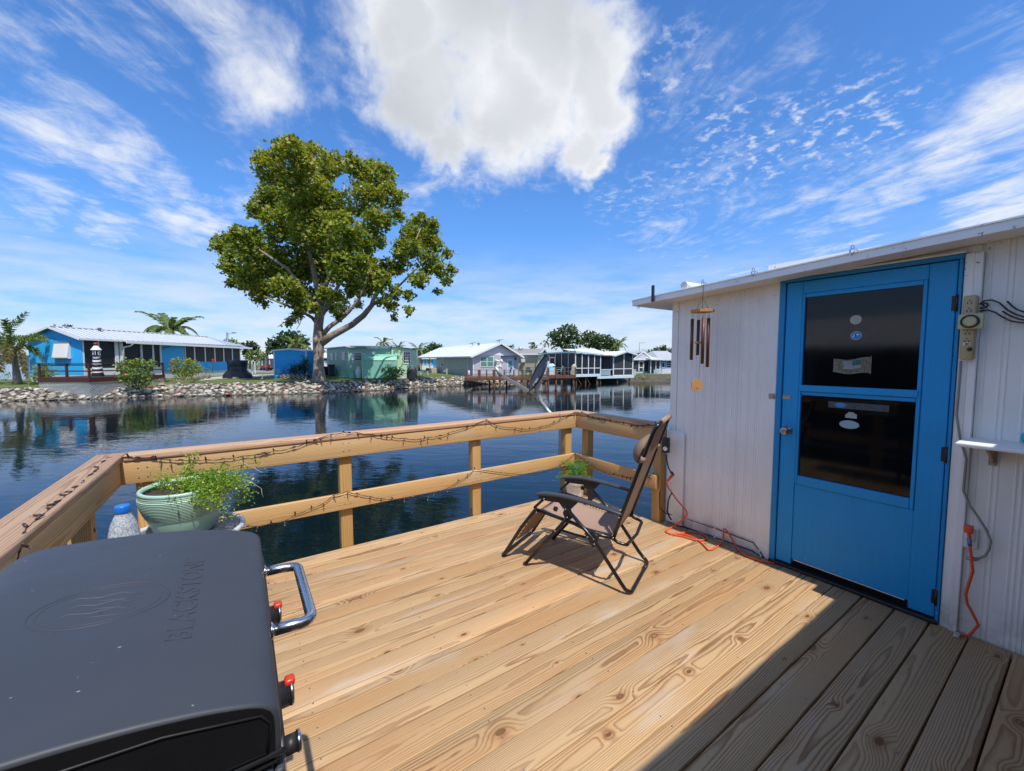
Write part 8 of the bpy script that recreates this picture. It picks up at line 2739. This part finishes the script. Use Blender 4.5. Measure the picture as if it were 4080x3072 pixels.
# ---- palms
def frond(L, droop, nl, ll, bushy=0.0, seed=1, lift=.5, m='palm', wdt=.030, tone=0.0):
    g = np.random.default_rng(seed)
    cv = []
    for i in range(15):
        u = i / 14
        cv.append(Vector((L * (u - .18 * u * u * droop), 0, L * (lift * u - droop * u * u * .75))))
    mb = MB().tube(cv, [max(.004, .022 * L / 2.5 * (1 - i / 15)) for i in range(15)], 5)
    v = list(mb.v); f = list(mb.f); tn = [.75] * len(f)
    for i in range(nl):
        u = .10 + .90 * i / nl
        k = min(13, int(u * 14)); w = u * 14 - k
        p = cv[k].lerp(cv[k + 1], w); d = (cv[k + 1] - cv[k]).normalized()
        up = Vector((0, 1, 0)).cross(d) * -1
        for s in (-1, 1):
            l_ = ll * (math.sin(math.pi * (.12 + .80 * u)) ** .6) * g.uniform(.8, 1.15)
            an = g.uniform(-1, 1) * 1.4 * bushy
            side = Vector((0, s, 0)) * math.cos(an) + up * math.sin(an)
            q1 = p + (side * .80 + d * .45).normalized() * l_ * .55 + Vector((0, 0, .02 * l_))
            q2 = p + (side * .72 + d * .75).normalized() * l_ + Vector((0, 0, -.32 * l_ * (1 - bushy * .5) * g.uniform(.6, 1.5)))
            wv = d * wdt * .5
            o = len(v)
            v += [tuple(p - wv), tuple(p + wv), tuple(q1 + wv), tuple(q2), tuple(q1 - wv)]
            f.append((o, o + 1, o + 2, o + 3, o + 4)); tn.append(float(np.clip(g.beta(2, 2) + tone, 0, 1)))
    me = bpy.data.meshes.new('frond'); me.from_pydata(v, [], f)
    a = me.attributes.new('tone', 'FLOAT', 'FACE'); a.data.foreach_set('value', np.array(tn, dtype=np.float32))
    me.materials.append(M[m]); me.update()
    return me


def palm(label, x, yb, D, yc, L, n=13, droop=1.0, bushy=.0, dry=0, r=.16, seed=1, m='palm', base_z=LAND, group=None, fan=False, lean=0.0, own=True):
    rnd = random.Random(seed)
    P = at(x, yb, D); P.z = base_z
    C = at(x + lean, yc, D) - P
    t = thing('palm_tree', label, 'palm tree', P, 0, group)
    MB().tube([(0, 0, -.1), (C.x * .25, C.y * .25, C.z * .33), (C.x * .6, C.y * .6, C.z * .66), (C.x, C.y, C.z - .10), (C.x, C.y, C.z + .08)], [r * 1.35, r * 1.05, r * .95, r * .8, r * .5], 14).build('trunk', M['ptrunk'], t)
    k = L
    kinds = [frond(k, droop * d_, max(22, int(44 * (k / 2.5) ** .5)), (.42 if not fan else .5) * k / 2.2, bushy, seed * 7 + i, l_, m, .055 * k / 2.2 + .01) for i, (d_, l_) in enumerate(((.75, 1.25), (1.0, .8), (1.15, .45)))]
    dk = frond(k * .75, droop * 1.7, 24, .40 * k / 2.2, max(.5, bushy), seed * 7 + 9, .1, 'palm_dry', .085 * k / 2.2) if dry else None
    for i in range(n):
        a = i * 2.39996 + rnd.uniform(-.25, .25)
        me = kinds[0 if i < n * .3 else (1 if i < n * .68 else 2)]
        o = link('frond', me, t, C)
        o.rotation_euler = (rnd.uniform(-.15, .15), rnd.uniform(-.1, .1), a)
        s = rnd.uniform(.85, 1.1); o.scale = (s, s, s)
    for i in range(dry):
        o = link('frond', dk, t, C + Vector((0, 0, -.08)))
        o.rotation_euler = (rnd.uniform(-.2, .2), .25, i * 2.1 + .9 + rnd.uniform(-.3, .3))
        o['label'] = 'browning drooping frond'
    return t


# foxtail palm close to the left edge: fronds aimed one by one
def foxtail(label, xb, yb, D, cx, cy, aims, seed, zb=-.45):
    rnd = random.Random(seed)
    P = at(xb, yb, D); P.z = zb
    C = at(cx, cy, D) - P
    t = thing('palm_tree', label, 'palm tree', P)
    MB().tube([(0, 0, -.2), (C.x * .15, C.y * .15, C.z * .15), (C.x * .4, C.y * .4, C.z * .45), (C.x * .85, C.y * .85, C.z * .8), (C.x, C.y, C.z)], [.30, .235, .185, .14, .10], 16).build('trunk', M['ptrunk'], t)
    for i, (dx, dy, dd, droop, lift, dry, L) in enumerate(aims):
        me = frond(L, droop, 60, .50, 1.0 if not dry else .8, seed + i, lift, 'palm_dry' if dry else 'palm', .075, -.05)
        o = link('frond', me, t, C)
        d = _r * dx + _f * dd
        o.rotation_euler = (0, 0, math.atan2(d.y, d.x))
        if dry: o['label'] = 'browning drooping frond'
    return t


foxtail('bushy foxtail palm with ringed trunk in front of the pale shed', 38.5, 828, 31.0, 29, 752,
        [(1, 0, .15, 1.05, .95, 0, 2.9), (.35, 0, -.4, .55, 1.5, 0, 1.9), (-.5, 0, -.2, .7, 1.3, 0, 2.1), (-1, 0, .2, 1.0, .9, 0, 2.7), (.1, 0, .8, .9, 1.1, 0, 2.3), (.75, 0, -.9, 1.9, .85, 1, 2.1), (.95, 0, -.25, 2.2, .5, 1, 1.9), (-.9, 0, -.6, 1.6, .4, 0, 2.2), (.3, 0, -1, 2.1, .6, 1, 1.9), (1, 0, .6, 1.4, .6, 0, 2.0)], 31)
foxtail('foxtail palm cut by the left picture edge', -22, 830, 31.5, -20, 757,
        [(1, 0, .0, 1.5, .7, 1, 2.2), (.6, 0, -.8, 1.2, 1.0, 0, 2.4), (-1, 0, 0, 1.1, .8, 0, 2.4), (0, 0, 1, 1.1, .8, 0, 2.2), (.9, 0, .6, .9, 1.1, 0, 2.3), (-.4, 0, -1, 1.2, .8, 0, 2.2), (.3, 0, .2, .4, 1.7, 0, 2.2)], 47)
palm('feathery queen palm towering behind the blue house roof', 368, 790, 58, 716, 4.0, 22, 1.2, .15, 3, .22, 5)
palm('yellowish palm standing in front of the dark round oak', 640, 803, 58, 750, 2.4, 15, 1.1, .1, 2, .18, 6)
palm('palm with two arching fronds behind the green home roof, left of its pair', 829, 802, 74, 743, 2.4, 11, 1.5, .0, 2, .16, 7)
palm('compact fan shaped palm behind the green home roof, right of its pair', 861, 802, 76, 751, 1.5, 15, .9, .3, 2, .16, 8)
palm('shaggy palm between the green home and the grey house', 905, 804, 66, 757, 1.9, 14, 1.2, .3, 4, .2, 9)
palm('short palm beside the distant carport', 575, 801, 66, 768, 1.6, 13, 1.2, .1, 2, .14, 10)
palm('hazy palm at the right end of the oaks', 1334, 802, 84, 748, 3.0, 13, 1.2, .2, 2, .2, 11)
palm('small palm at the oak foot left of the dark tree', 1402, 804, 76, 766, 1.5, 12, 1.2, .1, 1, .14, 12)


# ---- bushes and flowers
def bush(name, label, x, yb, D, blobs, leafm, leaf, n_per, seed, flowers=None, cat='shrub', shape='diamond', base_z=None, depth=.8, kind=None, shell=.5):
    g = np.random.default_rng(seed)
    P = at(x, yb, D)
    if base_z is not None: P.z = base_z
    t = thing(name, label, cat, P)
    k = D / 869.0; pos = []; tone = []; fp = []
    st = MB()
    for b in blobs:
        r = b[2] * k
        c = at(b[0], b[1], D) + _f * g.uniform(-.5, .5) * r * depth - P
        n = max(10, int(n_per * r * r))
        q = ball(n, c, (r, r, r), g, shell)
        q = q[q[:, 2] > -.05]
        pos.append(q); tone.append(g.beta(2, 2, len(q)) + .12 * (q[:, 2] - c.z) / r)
        if flowers:
            m = max(1, int(flowers[1] * r * r))
            v = g.normal(0, 1, (m, 3)); v /= np.linalg.norm(v, axis=1)[:, None]
            v[:, 2] = abs(v[:, 2]) * .8
            v -= np.array(_f)[None, :] * .5
            v /= np.linalg.norm(v, axis=1)[:, None]
            fp.append(np.asarray(c) + v * r * 1.02)
        st.tube([(g.uniform(-.1, .1), g.uniform(-.1, .1), -.05), (c.x * .5, c.y * .5, max(.05, c.z * .4)), tuple(c)], [.022, .014, .006], 5)
    st.build('stems', M['bark_g'], t)
    link('foliage', leaf_mesh('foliage', np.concatenate(pos), leaf, M[leafm], shape, np.concatenate(tone), .7, seed), t)
    if flowers:
        fp = np.concatenate(fp)
        fp = np.repeat(fp, 4, 0) + g.normal(0, flowers[2] * .3, (len(fp) * 4, 3))
        link('flowers', leaf_mesh('flowers', fp, flowers[2], M[flowers[0]], 'diamond', None, .9, seed + 1), t)
    return t


Zb2 = dpix(135.5, 694, .1152); Zb3 = dpix(336.1, 683.1, .11275)


def zb(fn, k, lst): return [(*fn(a, b), c * k) for a, b, c in lst]


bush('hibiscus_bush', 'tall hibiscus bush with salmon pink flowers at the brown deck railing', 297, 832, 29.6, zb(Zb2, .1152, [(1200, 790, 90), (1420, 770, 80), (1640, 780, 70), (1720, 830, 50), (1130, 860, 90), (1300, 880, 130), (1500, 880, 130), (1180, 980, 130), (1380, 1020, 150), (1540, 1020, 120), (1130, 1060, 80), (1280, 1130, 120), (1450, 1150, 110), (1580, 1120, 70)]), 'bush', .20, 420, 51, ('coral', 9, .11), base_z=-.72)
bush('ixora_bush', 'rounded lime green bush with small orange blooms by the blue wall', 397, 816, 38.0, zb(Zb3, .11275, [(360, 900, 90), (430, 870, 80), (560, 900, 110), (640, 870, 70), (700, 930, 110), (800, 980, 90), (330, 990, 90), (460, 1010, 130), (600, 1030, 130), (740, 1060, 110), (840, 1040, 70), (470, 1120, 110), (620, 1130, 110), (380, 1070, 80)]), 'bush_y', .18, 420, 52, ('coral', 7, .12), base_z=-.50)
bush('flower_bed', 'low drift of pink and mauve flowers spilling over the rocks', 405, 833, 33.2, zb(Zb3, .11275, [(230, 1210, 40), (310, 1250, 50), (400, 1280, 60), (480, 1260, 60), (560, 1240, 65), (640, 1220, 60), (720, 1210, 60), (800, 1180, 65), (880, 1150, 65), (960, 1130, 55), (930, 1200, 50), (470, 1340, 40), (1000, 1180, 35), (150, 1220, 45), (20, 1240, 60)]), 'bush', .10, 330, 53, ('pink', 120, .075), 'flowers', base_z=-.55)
bush('tropical_plant', 'leafy canna plant with a red bloom at the low blue wall', 453, 815, 39.5, zb(Zb3, .11275, [(1040, 1000, 45), (1030, 1060, 60), (990, 1100, 60), (1080, 1110, 50), (900, 940, 40), (930, 1040, 60), (890, 1080, 60)]), 'bush', .34, 90, 54, None, 'plant', 'blade', base_z=-.45)
p_ = at(*Zb3(1105, 845), 39.5)
_t = thing('red_bloom', 'single red flower rising before the dark windows', 'flower', p_)
link('petals', leaf_mesh('petals', ball(26, (0, 0, 0), (.12, .12, .12), np.random.default_rng(1)), .16, M['coral'], 'diamond', np.zeros(26), .9, 2), _t)
MB().tube([(0, 0, 0), (-.05, 0, -.5), (-.1, 0, -1.3)], .015, 5).build('stem', M['bush'], _t)
bush('grass_clump', 'tall arching ornamental grass left of the brown deck', 88, 824, 30.8, [(88, 806, 14), (78, 812, 11), (98, 806, 13), (106, 812, 10), (92, 818, 12), (72, 819, 8), (82, 798, 8), (101, 797, 8)], 'grassm', .7, 160, 55, None, 'grass plant', 'blade', base_z=-.46)
bush('low_shrub', 'low green hedge patch at the foot of the pale shed', 12, 815, 35.5, [(2, 811, 6), (12, 809, 7), (22, 811, 6), (-10, 810, 8)], 'bush', .16, 170, 56, base_z=LAND)
bush('yucca_clump', 'spiky dark yucca clump, the tallest, at the right end of the shed wall', 655, 811, 40.6, [(655, 790, 10), (660, 782, 9), (650, 797, 11), (660, 800, 10), (657, 774, 5)], 'bush_d', .66, 220, 57, None, 'plant', 'blade', base_z=LAND + .3, shell=.9)
bush('yucca_clump', 'spiky dark yucca clump in the middle of the block planter', 638, 811, 40.4, [(636, 797, 9), (640, 803, 10), (630, 803, 8), (645, 798, 8), (633, 789, 5)], 'bush_d', .6, 220, 58, None, 'plant', 'blade', base_z=LAND + .3, shell=.9)
bush('fern_plant', 'loose green fern plant by the blue barrel at the shed wall', 612, 811, 40.2, [(612, 798, 8), (606, 803, 8), (618, 802, 8), (613, 791, 5), (600, 809, 6)], 'bush', .26, 130, 59, None, 'plant', 'blade', base_z=LAND)
bush('fern_plant', 'pale fern standing in the small blue pot', 598, 812, 39.0, [(598, 805, 6), (594, 808, 5), (602, 808, 5)], 'palm', .24, 200, 60, None, 'plant', 'blade', base_z=LAND + .32)
bush('leafy_shrub', 'dark green shrub in front of the green shed and covered grill', 848, 819, 38.9, zb(dpix(694, 726.5, .11765), .11765, [(1210, 540, 40), (1230, 600, 60), (1290, 570, 50), (1300, 650, 80), (1180, 650, 60), (1380, 620, 60), (1430, 600, 50), (1400, 690, 80), (1250, 730, 80), (1340, 750, 80), (1460, 660, 50), (1130, 600, 30), (1190, 760, 60)]), 'bush', .24, 320, 61, None, base_z=-.48)
bush('leafy_shrub', 'rough green growth on the bank below the gabled cottage', 1392, 822, 51.5, [(1376, 815, 6), (1386, 812, 7), (1396, 815, 7), (1405, 819, 5), (1390, 820, 6), (1378, 821, 5)], 'bush_y', .20, 120, 62, None, base_z=-1.15)
bush('leafy_shrub', 'yellow green growth under the screened porch stilts', 1283, 821, 50.2, [(1280, 817, 5), (1286, 815, 5), (1292, 819, 4), (1275, 820, 4)], 'bush_y', .18, 120, 63, None, base_z=-1.15)
bush('leafy_shrub', 'green growth under the slate house railing', 1446, 822, 51.5, [(1440, 819, 5), (1448, 817, 6), (1456, 819, 6)], 'bush', .18, 120, 64, None, base_z=-1.15)
